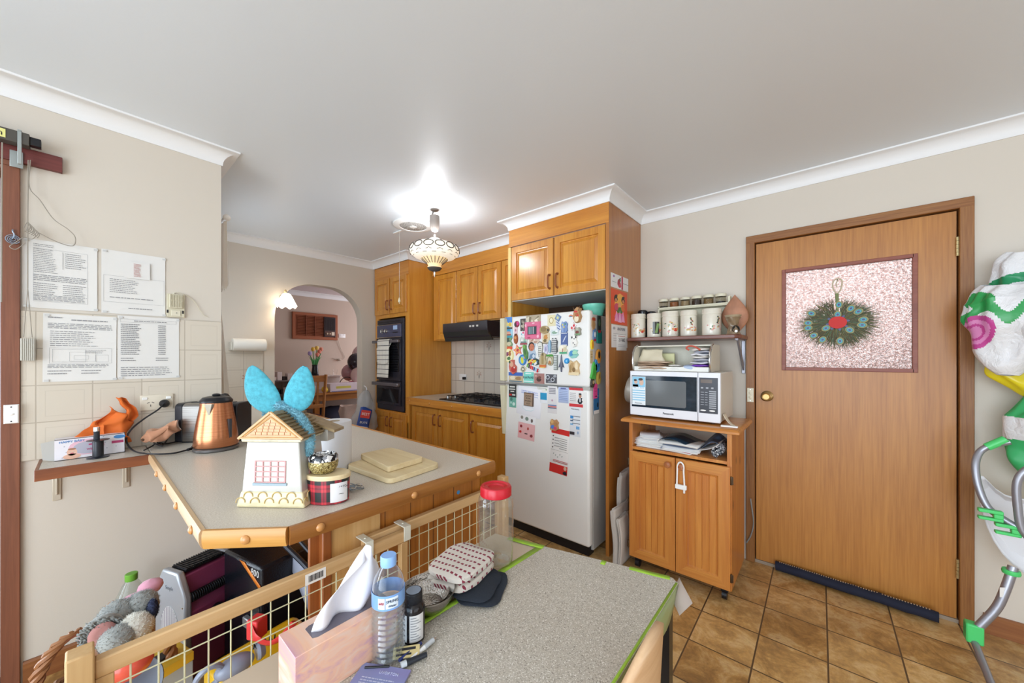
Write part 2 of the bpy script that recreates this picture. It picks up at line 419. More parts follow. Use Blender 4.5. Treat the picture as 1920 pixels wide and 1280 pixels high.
wall('wall_dining_side', XD, XA - .12, 0, ZC, [], .2, .3, 'x', M_wall2)
wall('wall_dining_end', XD, XA - .12, 0, ZC, [(-6.4, -4.2, .8, 2.2)], 5.2, 5.3, 'x', M_wall2)
wall('wall_dining_near', 2.8, 5.3, 0, ZC, [], XA - .12, XA, 'y', M_wall2)
# laundry behind the glazed door
LA = mat('laundry_paint', 'd8bdb0', .6)
wall('wall_laundry_far', -1.6, 1.8, 0, ZC, [(-.7, .9, 1.2, 2.2)], 4.4, 4.5, 'x', LA)
wall('wall_laundry_left', 2.9, 4.4, 0, ZC, [], -1.7, -1.6, 'y', LA)
wall('wall_laundry_right', 2.9, 4.4, 0, ZC, [], 1.8, 1.9, 'y', LA)
struct(MB().box(-1.7, 1.9, 3.05, 4.6, ZC, ZC + .06).build('ceiling_laundry', LA))

def sweep(path, prof, name, m_, closed=False):
    """profile (d into the room, z) run along path, room on the right hand"""
    P = [V((p[0], p[1], 0)) for p in path]; n = len(P); vs = []; fs = []; k = len(prof)
    for i in range(n):
        d0 = (P[i] - P[i - 1]).normalized() if i else (P[1] - P[0]).normalized()
        d1 = (P[i + 1] - P[i]).normalized() if i < n - 1 else d0
        n0 = V((d0.y, -d0.x, 0)); n1 = V((d1.y, -d1.x, 0)); m1 = (n0 + n1).normalized(); q = 1 / max(m1.dot(n0), .2)
        for d, z in prof: vs.append(P[i] + m1 * (d * q) + V((0, 0, z)))
    for i in range(n - 1):
        for j in range(k): j2 = (j + 1) % k; fs.append((i * k + j, i * k + j2, (i + 1) * k + j2, (i + 1) * k + j))
    fs += [tuple(range(k)), tuple(range((n - 1) * k, n * k))[::-1]]
    return struct(MB().add(vs, fs).build(name, m_, ang=20))
cov = [(0, 2.345), (.006, 2.345)] + [(.066 - .06 * math.cos(R(a)), 2.35 + .06 * math.sin(R(a))) for a in range(0, 91, 15)] + [(.07, 2.412), (.07, ZC), (0, ZC)]
sweep([(XL, -3), (XL, YK), (XA, YK), (XA, 2.2), (-3.3, 2.2), (-3.3, 2.5), (-1.93, 2.5), (-1.93, 2.24), (-1.06, 2.24), (-1.06, YW), (2.8, YW)], cov, 'trim_1', M_corn)
sweep([(XD, .3), (XD, 5.2)], cov, 'trim_2', M_corn)
bb = [(0, .001), (.014, .001), (.014, .085), (.008, .092), (0, .092)]
BBW = wood('baseboard_wood', '7c4826', '9a6438', 'Y', .45, 1, coat=.1); BBX = wood('baseboard_wood_cross', '7c4826', '9a6438', 'X', .45, 1, coat=.1)
sweep([(XL, -.16), (XL, YK)], bb, 'baseboard_left', BBW)
sweep([(-.45, YW), (-.385, YW)], bb, 'baseboard_back', BBX)
sweep([(.6, YW), (2.8, YW)], bb, 'baseboard_right', BBX)
sweep([(XD, .3), (XD, 5.2)], bb, 'baseboard_dining', BBW)
# wall tiling
struct(MB().box(XL, XL + .007, -.165, YK, .9, 1.508).build('trim_3', WT))
struct(MB().box(XA, XA + .007, .478, 1.09, .9, 1.40).build('trim_4', WT))
struct(MB().box(-3.3, -1.95, YW - .007, YW, .9, 1.508).build('trim_5', WT2))
def sprig(name, M, s=1):     # faded printed flower on one tile
    mb = MB(); rd = random.Random(3)
    for a, l in ((60, .05), (90, .06), (122, .05), (35, .035), (150, .035)):
        x, y = l * math.cos(R(a)), l * math.sin(R(a)) - .02
        mb.m(0).tube([(0, -.045, .001), (x * .5, y * .4, .001), (x, y, .001)], .0008, 5); mb.m(1).ball((x, y, .001), (.007, .006, .0008), 10)
        mb.m(1).ball((x * .6, y * .5, .001), (.006, .003, .0006), 8)
    return struct(mb.build(name, [mat('tile_print', 'a99a88', .4), mat('tile_print_b', 'b48a78', .4)], M=M))
sprig('trim_6', frame((XA + .0075, .96, .975 + .152), '+x')); sprig('trim_7', frame((-2.69, YW - .0075, 1.43), '-y')); sprig('trim_8', frame((-2.84, YW - .0075, 1.125), '-y'))

# ---- glazed timber door
d = bpy.data.objects.new('door_1', None); C.objects.link(d); d.location = (.105, YW, 0); struct(d)
def dl(x): return x - .105
fr = MB().box(dl(-.365), dl(-.318), -.018, .1, 0, 2.1).box(dl(.525), dl(.572), -.018, .1, 0, 2.1)
fr.build('door_frame', ARCH, d, bev=.003)
MB().box(dl(-.365), dl(.572), -.0185, .1, 2.052, 2.1).build('door_frame', ARCHX, d, bev=.003)
mb = MB(); gx0, gx1, gz0, gz1 = -.165, .376, 1.252, 1.845
for a, b, c, e in ((-.312, gx0, .02, 2.045), (gx1, .519, .02, 2.045), (gx0, gx1, .02, gz0), (gx0, gx1, gz1, 2.045)):
    mb.box(dl(a), dl(b), .004, .042, c, e)
bmesh.ops.remove_doubles(mb.bm, verts=mb.bm.verts, dist=1e-5)
leaf = mb.build('door_leaf', DOORV, d)
mb = MB()
for a, b, c, e in ((gx0 - .014, gx0 + .006, gz0 - .014, gz1 + .014), (gx1 - .006, gx1 + .014, gz0 - .014, gz1 + .014), (gx0, gx1, gz0 - .014, gz0 + .006), (gx0, gx1, gz1 - .006, gz1 + .014)):
    mb.box(dl(a), dl(b), -.003, .03, c, e)
mb.build('glazing_bead', REDS, d, bev=.002)
t = NT('obscure_glass'); n1 = t.noise(t.obj(), 120, 3, .6); n2 = t.noise(t.obj(), 300, 2, .6)
t.set('Base Color', t.ramp(t.math('ADD', t.math('MULTIPLY', n1, .6), t.math('MULTIPLY', n2, .4)), [(.40, 'a98478'), (.5, 'f2dcd4'), (.6, 'ffffff')])); t.set('Roughness', .18); t.set('Transmission Weight', 1.0); t.set('IOR', 1.5)  # refraction sparkle put into the glass colour as a mottled tint
t.bump(t.math('ADD', n1, t.math('MULTIPLY', n2, .4)), 1.0, .012)
MB().box(dl(gx0), dl(gx1), .012, .018, gz0, gz1).build('glass_pane', t.mat, d)
BRASS = mat('aged_brass', 'a8895a', .3, .9); BRASSL = mat('brass_light', 'cdbb8a', .3, .8)
kn = MB().at(T(dl(-.254), .004, 1.072) @ RX(90))
kn.lathe([(.033, 0), (.033, .004), (.028, .008), (.012, .012), (.012, .03), (.024, .036), (.029, .046), (.029, .056), (.022, .06), (.018, .058), (.016, .062), (0, .062)], seg=28)
kn.build('door_knob', BRASS, d)
for z in (1.865, .27):
    mb = MB()
    for i in range(5): mb.cyl((dl(.5215), -.004, z - .045 + i * .019), (dl(.5215), -.004, z - .045 + i * .019 + .0175), .0065, seg=10)
    mb.build('hinge', BRASSL, d)
MB().box(dl(-.318), dl(-.300), .046, .07, .018, 2.052).box(dl(.507), dl(.525), .046, .07, .018, 2.052).box(dl(-.3), dl(.507), .046, .07, 2.034, 2.052).build('light_block_stop', ARCH, d)  # strips added behind the leaf to block light leaking round it
MB().box(dl(-.318), dl(.525), .0, .09, .0, .018).build('threshold', mat('sill_grey', '9a8a78', .6), d)
# bell-push plate on the frame
sw = thing('light_switch', 'cream double switch plate on the wooden door frame left of the door knob', 'switch', M=frame((-.34, YW - .0195, 1.075), '-y'))
MB().loft(.036, .09, [(0, 0), (0, .006), (.002, .008)], -.018, -.045).build('switch_plate', mat('cream_plastic', 'e4dcc4', .4), sw)
for y in (.014, -.014): MB().lathe([(.009, .008), (.009, .010), (.006, .012), (0, .012)], (0, y, 0), 16).build('push_button', mat('cream_plastic', 'e4dcc4', .4), sw)
for y in (.036, -.036): MB().lathe([(.003, .008), (.003, .009), (0, .009)], (0, y, 0), 8).build('screw', STEEL, sw)

# ---- sliding door at the far left, its jamb, pelmet board and blind rail
sd = bpy.data.objects.new('door_2', None); C.objects.link(sd); sd.location = (XL, -.2, 0); struct(sd)
JW = wood('jamb_wood', '6c3f2c', '8c553c', 'Z', .5, 1.3, coat=0)
MB().box(-.1, .014, -.012, .034, .001, 2.075).build('jamb', JW, sd, bev=.002)
MB().box(-.1, .014, -2.29, .034, 2.075, 2.10).build('head', JW, sd, bev=.002)
ALU = mat('aluminium', 'b9bcc6', .3, .8)
MB().box(-.07, -.03, -.06, -.012, .001, 2.07).box(-.07, -.03, -2.25, -2.2, .001, 2.07).box(-.07, -.03, -2.25, -.012, .001, .05).box(-.07, -.03, -2.25, -.012, 2.03, 2.07).box(-.07, -.03, -1.2, -1.14, .001, 2.07).build('sliding_frame', ALU, sd)
MB().box(-.055, -.05, -2.2, -.06, .05, 2.03).build('glass_pane', mat('pane_glass', 'ffffff', .0, trans=1, ior=1.02), sd)
pb_ = MB().box(XL, XL + .022, -2.4, -.06, 2.095, 2.158).build('pelmet_board', REDW, bev=.001)
tag(pb_, 'dark red-brown timber board fixed on the wall above the sliding door', 'board')
bl = thing('vertical_blind_rail', 'dark metal blind head rail with cords above the sliding door', 'blind', (XL + .022, -.14, 2.15))
MB().box(.012, .055, -2.2, 0, .0, .047).build('head_rail', mat('rail_dark', '54504a', .45, .3), bl, bev=.002)
MB().box(.05, .058, -.028, -.018, -.08, .052).box(0, .06, -.028, -.018, .047, .052).box(0, .004, -.05, -.018, -.08, -.015).build('bracket', mat('rail_zinc', 'aab0ae', .4, .7), bl, bev=.001)
MB().box(.02, .05, 0, .028, .008, .04).build('end_cap', BLACK, bl, bev=.002)
o = MB().box(.0555, .0565, -.2, -.055, .008, .04).build('label_sticker', mat('yellow_label', 'e0dc8a', .6), bl)
text('k.cn', .03, 'lettering', INKD, bl, Matrix.Translation((.0567, -.085, .024)) @ frame((0, 0, 0), '+x'))
CORD = mat('cord_grey', '9a9286', .7)
MB().tube([(.045, -.063, -.01), (.047, -.064, -.25), (.044, -.065, -.62)], .002, 6).build('cord', CORD, bl)
Lc = lambda px, py, dx=.012: tuple(at(px, py, x=XL + .02 + dx) - V((XL + .022, -.14, 2.15)))
MB().tube(bez([Lc(57, 300), Lc(55, 350), Lc(75, 375), Lc(100, 410), Lc(128, 430), Lc(141, 445), Lc(138, 460), Lc(120, 458), Lc(95, 448), Lc(72, 436)]), .0016, 6)\
    .build('cord', CORD, bl)
mb = MB().tube([Lc(53, 300), Lc(52, 400), Lc(52, 540)], .0016, 6); rd = random.Random(5)
for k in range(7): mb.tube(bez([Lc(44 + k * 4 + rd.uniform(-3, 3), 424 + k * 2.6 + rd.uniform(-5, 5)), Lc(52 + k * 3, 416 + k * 3), Lc(56 + k * 3, 428 + k * 2), Lc(46 + k * 4, 434 + k * 2)], 4), .0014, 5)
mb.tube(bez([Lc(52, 432), Lc(66, 440), Lc(60, 448), Lc(44, 445), Lc(30, 454), Lc(18, 462), Lc(30, 467), Lc(48, 455)]), .0014, 5)
mb.build('cord', CORD, bl)
MB().tube([Lc(52, 540), Lc(44, 632)], .0013, 5).tube([Lc(52, 540), Lc(60, 632)], .0013, 5).build('cord', CORD, bl)
mb = MB().box(-.015, .0, -.018, .018, -.046, .042)
for k in range(7): mb.box(0, .003, -.016 + k * .0047, -.0135 + k * .0047, -.046, .042)
mb.build('cord_weight', mat('weight_grey', 'c9c6bc', .5), bl, loc=Lc(52, 654))
hk = MB().tube(bez([(0, 0, .02), (.004, 0, .012), (.002, .004, 0), (.0, .0, -.014), (.0, -.004, -.02)]), .0025, 6)
for r_ in (.017, .012, .007): hk.tube(arc((.002, 0, -.018), r_, 0, 340, 18, 'yz'), .0016, 5)
tag(hk.build('blind_chain_ring', mat('chain_grey', '8f99a8', .4, .5), loc=tuple(at(24, 440, x=XL + .018))), 'coiled bead chain ring hooked on the brown door jamb', 'blind chain')
js = thing('light_switch', 'white light switch screwed to the brown sliding door jamb', 'switch', M=frame((XL + .0145, -.186, 1.095), '+x'))
MB().loft(.036, .074, [(0, 0), (0, .008), (.003, .011)], -.018, -.037).build('switch_plate', WHITE, js)
MB().ball((0, 0, .011), (.008, .005, .003), 14).build('rocker', WHITE, js)
for y in (.028, -.028): MB().lathe([(.0025, .0112), (0, .0122)], (0, y, 0), 8, cap=False).build('screw', INKD, js)

# ---- kitchen window with lace curtains seen edge-on
wn = bpy.data.objects.new('window_1', None); C.objects.link(wn); wn.location = (-3.15, YK - .05, 1.15); struct(wn)
MB().box(-.57, -.53, -.03, .03, 0, .95).box(.53, .57, -.03, .03, 0, .95).box(-.53, .53, -.03, .03, 0, .04).box(-.53, .53, -.03, .03, .91, .95).build('window_frame', JW, wn)
MB().box(-.53, .53, -.004, 0, .04, .91).build('window_glass', mat('pane_glass', 'ffffff', .0, trans=1, ior=1.02), wn)
LACE = mat('lace_fabric', 'faf7ee', .8, bump=.3, bs=150, var=.06, vs=90)
_l = NT('lace_fabric_sheer'); _tr = _l.n('BsdfTranslucent', ins={0: lin('fdfaf2')}); _df = _l.n('BsdfDiffuse', ins={0: lin('faf7ee')}); _mx = _l.n('MixShader', ins={0: .45, 1: _df.outputs[0], 2: _tr.outputs[0]})
_l.t.links.new(_mx.outputs[0], _l.out.inputs['Surface']); LACE = _l.mat
def lace(z0, z1, x0, x1, amp, drop=0):
    return MB().grid(lambda u, v: V((x0 + (x1 - x0) * u, YK + .045 + amp * math.sin(u * 34) * (.4 + .6 * (1 - v)) + drop * (1 - v) * math.sin(u * 9), z0 + (z1 - z0) * v + (.012 * math.sin(u * 60) if v < .01 else 0))), 160, 12)
va = thing('lace_valance', 'short gathered white lace valance hanging above the kitchen window', 'curtain', (-2.6, YK, 1.72))
mb = lace(0, .38, -.22, .03, .013); mb.at(T(0, -YK, 0)); mb.bm.transform(T(0, -YK, 0)); mb.build('fabric', LACE, va)
MB().cyl((-1.25, .045, .385), (.04, .045, .385), .012).build('rod', WHITE, va)
MB().ball((.05, .045, .385), .019, 14).build('finial', WHITE, va)
vb = thing('lace_curtain', 'long white lace curtain hanging beside the corner below the valance', 'curtain', (-2.6, YK, 1.09))
mb = MB().grid(lambda u, v: V((-.16 + .19 * u, .022 + .03 * (1 - v) + .013 * math.sin(u * 30) * (1.1 - v), .55 * v)), 120, 10)
mb.build('fabric', LACE, vb)

# ================================================================ joinery
def panel_door(parent, x, z, w_, h_, m_=None, handle=None, st=.05, hm=None):
    """raised panel door, front face outward; handle = (x, z) of its middle"""
    M = frame((x, 0, z), '-y')
    p = [(0, 0), (0, .016), (.003, .019), (st, .019), (st + .003, .009), (st + .009, .0075), (st + .030, .0165), (st + .031, .0185), (st + .034, .0185)]
    o = MB().loft(w_, h_, p).build('door', m_ or CAB, parent, M=M, ang=20)
    if handle:
        hx, hz = handle; hx -= x; hz -= z; L = .05
        mb = MB().tube(bez([(hx, hz - L, .018), (hx, hz - L, .034), (hx, hz - L + .012, .044), (hx, hz, .047), (hx, hz + L - .012, .044), (hx, hz + L, .034), (hx, hz + L, .018)], 5), .0062, 10)
        for s_ in (-1, 1): mb.lathe([(.010, .018), (.009, .022), (.007, .024)], (hx, hz + s_ * L, 0), 12)
        mb.build('handle', hm or HAND, o)
    return o
# oven tower
tw = thing('oven_tower_cabinet', 'tall honey-oak oven cabinet between the arch and the hob bench', 'cabinet', (-3.99, 2.22, 0))
mb = MB().box(.0, .685, .12, .57, .1, .62).box(.0, .018, 0, .57, .0, 2.345).box(.667, .685, 0, .57, .0, 2.345).box(.018, .667, .0, .57, 1.76, 2.345).box(.018, .667, 0, .02, .62, .72).box(.018, .07, 0, .02, .72, 1.76).box(.615, .667, 0, .02, .72, 1.76).box(.018, .667, .03, .05, 0, .1)
mb.build('carcass', CABP, tw)
panel_door(tw, .012, 1.80, .31, .40, handle=(.295, 1.9)); panel_door(tw, .342, 1.80, .31, .40, handle=(.372, 1.9))
panel_door(tw, .012, .12, .31, .58, handle=(.29, .6)); panel_door(tw, .342, .12, .31, .58, handle=(.372, .6))
MB().box(0, .685, -.012, 0, 2.2, 2.345).build('fascia', CABX, tw)
# built-in oven and grill
ov = thing('wall_oven', 'black built-in oven with a lower grill in the tall oak cabinet', 'oven', (-3.915, 2.218, .74))
MB().box(0, .52, 0, .5, 0, 1.0).build('oven_body', DARK, ov)
MB().box(-.01, .53, -.012, 0, .95, 1.0).box(-.01, .53, -.012, 0, -.01, .05).box(.49, .53, -.012, 0, .05, .95).build('oven_frame', mat('oven_frame', '3a3940', .3, .3), ov, bev=.002)
mb = MB()
for k in range(4): mb.box(.02 + .115 * k, .12 + .115 * k, -.0135, -.011, .965, .98)
mb.build('vent_slot', BLACK, ov)
cp = MB().box(0, .488, -.022, 0, .80, .94).build('control_panel', mat('control_glass', '4c4d63', .15), ov, bev=.002)
MB().box(0, .488, -.0235, -.02, .795, .803).box(0, .488, -.0235, -.02, .935, .942).build('chrome_trim', STEEL, ov)
for x in (.12, .2): MB().at(T(x, -.022, .87) @ RX(90)).lathe([(.024, 0), (.024, .005), (.018, .007), (.016, .022), (0, .023)], seg=18).box(-.003, .003, -.016, .016, .022, .027).build('knob', STEEL, cp)
MB().box(.34, .42, -.0235, -.02, .88, .925).build('clock_display', mat('clock_lcd', 'a9c3e6', .3), cp)
MB().box(.33, .43, -.0235, -.02, .845, .855).build('button_row', BLACK, cp)
od = MB().box(0, .488, -.03, 0, .32, .79).build('oven_door', DARK, ov, bev=.003)
MB().box(.02, .468, -.033, -.029, .42, .73).build('door_window', mat('oven_glass', '0d0d12', .06), od)
mb = MB()
for k in range(16): mb.box(.03, .458, -.0345, -.033, .435 + k * .018, .437 + k * .018)
mb.build('shelf_wires', mat('oven_wire', '55555a', .4, .5), od)
hb = MB().box(-.02, .51, -.075, -.05, .735, .765).box(.0, .03, -.055, -.03, .735, .765).box(.46, .49, -.055, -.03, .735, .765)
hb.build('handle', mat('handle_black_chrome', '777378', .25, .5), od, bev=.005)
gd = MB().box(0, .488, -.03, 0, .05, .31).build('grill_door', DARK, ov, bev=.003)
MB().box(.03, .458, -.033, -.029, .08, .23).build('door_window', mat('oven_glass', '0d0d12', .06), gd)
MB().box(-.02, .51, -.08, -.05, .262, .30).box(.0, .03, -.055, -.03, .262, .30).box(.46, .49, -.055, -.03, .262, .30).build('handle', mat('handle_black_chrome', '777378', .25, .5), gd, bev=.006)
# tea towel over the oven handle
TOW = NT('striped_towel'); z_ = TOW.n('SeparateXYZ', ins={0: TOW.obj()}).outputs
s1 = TOW.math('LESS_THAN', TOW.math('FRACT', TOW.math('DIVIDE', z_[2], .052)), .12); s2 = TOW.math('LESS_THAN', TOW.math('FRACT', TOW.math('DIVIDE', z_[0], .035)), .08)
TOW.set('Base Color', TOW.mix(s1, TOW.mix(TOW.math('MULTIPLY', s2, .25), 'dcd8ce', '9a978f'), '34343a')); TOW.set('Roughness', .9)
tt = MB()
def tf(u, v):
    s_ = v * 2 - 1
    wob = .006 * math.sin(u * 17 + v * 3) + .003 * math.sin(u * 41)
    if abs(s_) < .08: a = s_ / .08 * math.pi / 2; return V((-.12 + .24 * u, .022 * math.sin(a) * 1 + 0, .022 * math.cos(a)))
    L = (.40 if s_ < 0 else .23 + .03 * math.sin(u * 3)) * (abs(s_) - .08) / .92
    return V((-.12 + .24 * u + .012 * math.sin(L * 9), (-.022 if s_ < 0 else -.029 + .051 * max(0, 1 - L * 12)) - abs(wob) * min(1, L * 8), -L))
tt.grid(tf, 26, 60)
o = tt.build('tea_towel', TOW.mat, loc=(-3.68, 2.218 - .063, 1.494), solid=.002); tag(o, 'white tea towel with dark stripes hung over the oven door handle', 'tea towel')

# upper cupboards
uc = thing('upper_cupboards', 'run of honey-oak wall cupboards above the range hood', 'cabinet', (-3.28, 2.52, 1.5))
MB().box(0, .40, 0, .27, 0, .845).box(.40, 1.345, 0, .27, .17, .845).build('carcass', CABP, uc)
panel_door(uc, .05, .01, .345, .70, handle=None); panel_door(uc, .405, .18, .305, .53, handle=(.675, .30)); panel_door(uc, .72, .18, .30, .53, handle=(.75, .30))
panel_door(uc, 1.03, .18, .31, .53)
MB().box(0, 1.345, -.02, 0, .715, .845).build('fascia', CABX, uc)
# hood
hd = thing('range_hood', 'black slide-out range hood under the oak wall cupboards', 'range hood', (-2.79, 2.25, 1.47))
prof = [(0, .09), (0, .17), (.53, .17), (.53, .06), (.3, .03), (.03, .03)]
mb = MB(); vs = [(x, y, z) for x in (0, .6) for y, z in prof]; n = len(prof)
mb.add(vs, [tuple(range(n)), tuple(range(2 * n - 1, n - 1, -1))] + [(i, (i + 1) % n, n + (i + 1) % n, n + i) for i in range(n)])
HM = mat('hood_enamel', '2b262b', .3, .1); mb.build('hood_body', HM, hd, bev=.003)
MB().add([(.005, -.002, .085), (.595, -.002, .085), (.62, .05, .0), (-.02, .05, .0), (.005, .02, .085), (.595, .02, .085), (.62, .06, .006), (-.02, .06, .006)], [(0, 1, 2, 3), (4, 5, 6, 7), (0, 1, 5, 4), (2, 3, 7, 6), (0, 3, 7, 4), (1, 2, 6, 5)]).build('visor', mat('visor_smoke', '35332f', .2), hd)
mb = MB()
for k in range(22): mb.box(.03 + k * .025, .035 + k * .025, .1, .3, .026, .03)
mb.build('grease_filter', STEEL, hd)
mb = MB()
for x in (.38, .42, .47): mb.box(x, x + .022, -.005, 0, .12, .135)
mb.build('switch_row', mat('pale_buttons', 'cfc9c0', .4), hd)
# base cupboards with worktop
bc = thing('base_cupboards', 'honey-oak base cupboards below the gas cooktop', 'cabinet', (-3.29, 2.24, 0))
MB().box(0, 1.36, 0, .55, .1, .84).box(.02, 1.34, .05, .1, 0, .1).build('carcass', CABP, bc)
for x, w_, hx in ((.03, .425, .415), (.465, .425, .50), (.925, .43, .955)): panel_door(bc, x, .12, w_, .69, handle=(hx, .705), st=.055)
LAM = NT('laminate_worktop'); LAM.set('Base Color', LAM.ramp(LAM.noise(LAM.obj(), 260, 3, .7), [(.35, 'c0b6a6'), (.65, 'dbd3c6')])); LAM.set('Roughness', .38); LAM = LAM.mat
wk = thing('hob_worktop', 'beige laminate worktop with a timber edge beside the oven cabinet', 'worktop', (-3.29, 2.2, .86))
MB().box(0, 1.37, .0, .592, 0, .04).build('worktop', LAM, wk)
MB().box(0, 1.37, -.03, 0, -.03, .041).build('timber_edge', NOSEL if 0 else CABX, wk, bev=.004)
for k in range(4):
    MB().at(T(.07 + .33 * k, -.03, .008) @ RX(90)).lathe([(.009, 0), (.009, .004), (.005, .008), (0, .009)], seg=12).build('peg', mat('peg_wood', 'c48a4a', .4), wk)
ck = thing('gas_cooktop', 'black gas cooktop with wire trivets set in the hob worktop', 'cooktop', (-2.86, 2.26, .901))
MB().loft(.84, .46, [(0, 0), (0, .004), (.008, .01)]).build('hob_plate', BLACK, ck)
WIRE = mat('trivet_black', '1b1b1f', .3, .4)
for i, (x, y) in enumerate(((.2, .12), (.2, .34), (.45, .12), (.45, .34), (.68, .12), (.68, .34))):
    MB().lathe([(.045, .01), (.045, .02), (.03, .024), (.03, .03), (0, .031)], (x, y, 0), 18).build('burner', mat('burner_cap', '303036', .35, .6), ck)
for x0 in (.09, .34, .585):
    mb = MB()
    for k in range(4):
        xx = x0 + .01 + k * .066; mb.tube([(xx, .02, .012), (xx, .02, .042), (xx, .44, .042), (xx, .44, .012)], .004, 6)
    for yy in (.05, .2, .26, .41): mb.tube([(x0, yy, .043), (x0 + .225, yy, .043)], .004, 6)
    mb.build('trivet', WIRE, ck)
for k in range(4): MB().lathe([(.017, .01), (.015, .03), (0, .031)], (.04, .08 + k * .1, 0), 14).build('knob', mat('knob_steel', 'b8b6b2', .3, .7), ck)
op = thing('power_outlet', 'white power outlet with a black plug on the hob wall tiles', 'power outlet', M=frame((-3.1, YW - .0075, 1.09), '-y'))
MB().loft(.115, .07, [(0, 0), (0, .008), (.003, .010)], -.0575, -.035).build('outlet_plate', WHITE, op)
MB().box(.03, .062, -.025, .005, .01, .04).build('plug', BLACK, op, bev=.003)

# fridge surround
fs = thing('fridge_surround_cabinet', 'oak cupboard and tall side panel enclosing the fridge', 'cabinet', (-1.93, 2.26, 0))
MB().box(.0, .018, 0, .535, 1.44, 2.345).build('side_panel', CABP, fs)
MB().box(.846, .87, -.02, .535, 0, 2.345).build('side_panel', wood('panel_veneer', '9c5c20', 'b47634', 'Z', .3, .8, coat=.4), fs, bev=.001)
MB().box(.018, .846, 0, .535, 1.77, 2.345).build('carcass', mat('cupboard_underside', 'cfd4d4', .5), fs)
MB().box(0, .869, -.021, 0, 2.212, 2.345).build('fascia', CABX, fs)
MB().box(-.012, .018, -.02, 0, 1.44, 2.21).build('edge_strip', wood('pale_edge', 'd8ab55', 'e6c27a', 'Z', .35, 1), fs)
panel_door(fs, .022, 1.775, .405, .43, handle=(.398, 1.88)); panel_door(fs, .437, 1.775, .405, .43, handle=(.467, 1.88))
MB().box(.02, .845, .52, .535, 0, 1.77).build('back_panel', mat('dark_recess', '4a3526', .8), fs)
# ================================================================ refrigerator and everything stuck on it
FY = 2.13
fg = thing('refrigerator', 'cream top-freezer refrigerator covered in magnets and flyers', 'refrigerator', (-1.885, FY, 0))
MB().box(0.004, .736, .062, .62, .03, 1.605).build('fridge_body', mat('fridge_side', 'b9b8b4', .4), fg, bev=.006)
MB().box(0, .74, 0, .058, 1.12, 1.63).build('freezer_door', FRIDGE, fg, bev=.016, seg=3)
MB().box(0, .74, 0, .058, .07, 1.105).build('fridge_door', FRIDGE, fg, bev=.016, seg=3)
MB().box(.02, .72, .03, .1, .0, .07).build('kick_grille', BLACK, fg)
MB().prism([(-.012, -.04), (.028, -.035), (.034, 0), (-.012, 0)], 1.135, 1.62).build('freezer_handle', FRIDGED, fg, bev=.004)
mb = MB().add([(-.012, -.04, 1.10), (.03, -.035, 1.10), (.034, 0, 1.10), (-.012, 0, 1.10), (-.012, -.012, .72), (.006, -.01, .72), (.012, 0, .72), (-.012, 0, .72)],
              [(0, 1, 2, 3), (7, 6, 5, 4), (0, 4, 5, 1), (1, 5, 6, 2), (3, 7, 4, 0)])
mb.build('fridge_handle', FRIDGED, fg, bev=.003)
MB().box(.69, .745, .0, .04, 1.104, 1.122).build('hinge_cover', mat('hinge_grey', 'b4b2aa', .4), fg)

def shape(k, w_, h_, n=20):
    if k == 'o': return [(w_ / 2 * math.cos(2 * math.pi * i / n), h_ / 2 * math.sin(2 * math.pi * i / n)) for i in range(n)]
    if k == 'r': return [(-w_ / 2, -h_ / 2), (w_ / 2, -h_ / 2), (w_ / 2, h_ / 2), (-w_ / 2, h_ / 2)]
    P = {'t': [(-.5, -.5), (.5, -.5), (0, .5)], 'd': [(0, -.5), (.5, 0), (0, .5), (-.5, 0)], 'h': [(-.5, -.5), (.5, -.5), (.5, .1), (.3, .35), (0, .5), (-.3, .35), (-.5, .1)],
         's': [(0.5 * (1 if i % 2 == 0 else .5) * math.sin(math.pi * i / 5), 0.5 * (1 if i % 2 == 0 else .5) * math.cos(math.pi * i / 5)) for i in range(10)],
         'f': [(-.12, -.5), (.3, -.48), (.36, -.1), (.5, .2), (.35, .45), (-.1, .5), (-.42, .4), (-.3, .1), (-.34, -.2)],      # foot sole
         'b': [(-.08, -.5), (.1, -.5), (.15, -.2), (.5, -.25), (.15, .1), (.1, .35), (0, .5), (-.1, .35), (-.15, .1), (-.5, -.25), (-.13, -.2)],   # jet
         'c': [(-.5, -.45), (.2, -.5), (.5, -.35), (.42, .0), (.5, .25), (.2, .5), (-.1, .38), (-.35, .5), (-.5, .2), (-.42, -.1)],   # ragged cluster
         'w': [(-.5, -.2), (-.2, -.5), (.25, -.45), (.5, -.1), (.3, .15), (.45, .4), (.05, .5), (-.3, .35), (-.45, .1)]}[k]
    return [(x * w_, y * h_) for x, y in P]
def sticker(name, label, cat, c, w_, h_, kind, col, det=(), facing='-y', rot=0, th=.004, group=None, txt=None, bevel=0):
    t_ = thing(name, label, cat, M=frame(c, facing, R(rot)), group=group)
    MB().prism(shape(kind, w_, h_), 0, th, .04).build('backing', mat('col_' + col, col, .5), t_)
    if det:
        mats = []; mb = MB()
        for i, (k, dx, dy, dw, dh, cc, *rr) in enumerate(det):
            m_ = mat('col_' + cc, cc, .5)
            if m_ not in mats: mats.append(m_)
            a = R(rr[0]) if rr else 0
            p = [(dx * w_ + x * math.cos(a) - y * math.sin(a), dy * h_ + x * math.sin(a) + y * math.cos(a)) for x, y in shape(k, dw * w_, dh * h_, 12)]
            mb.m(mats.index(m_)).prism(p, th * .9, th + .0004 + .0003 * i)
        mb.build('picture', mats, t_)
    if txt:
        for s_, dx, dy, sz, cc in txt: text(s_, sz * h_, 'lettering', mat('col_' + cc, cc, .5), t_, T(dx * w_, dy * h_, th + .0012), .0003)
    return t_
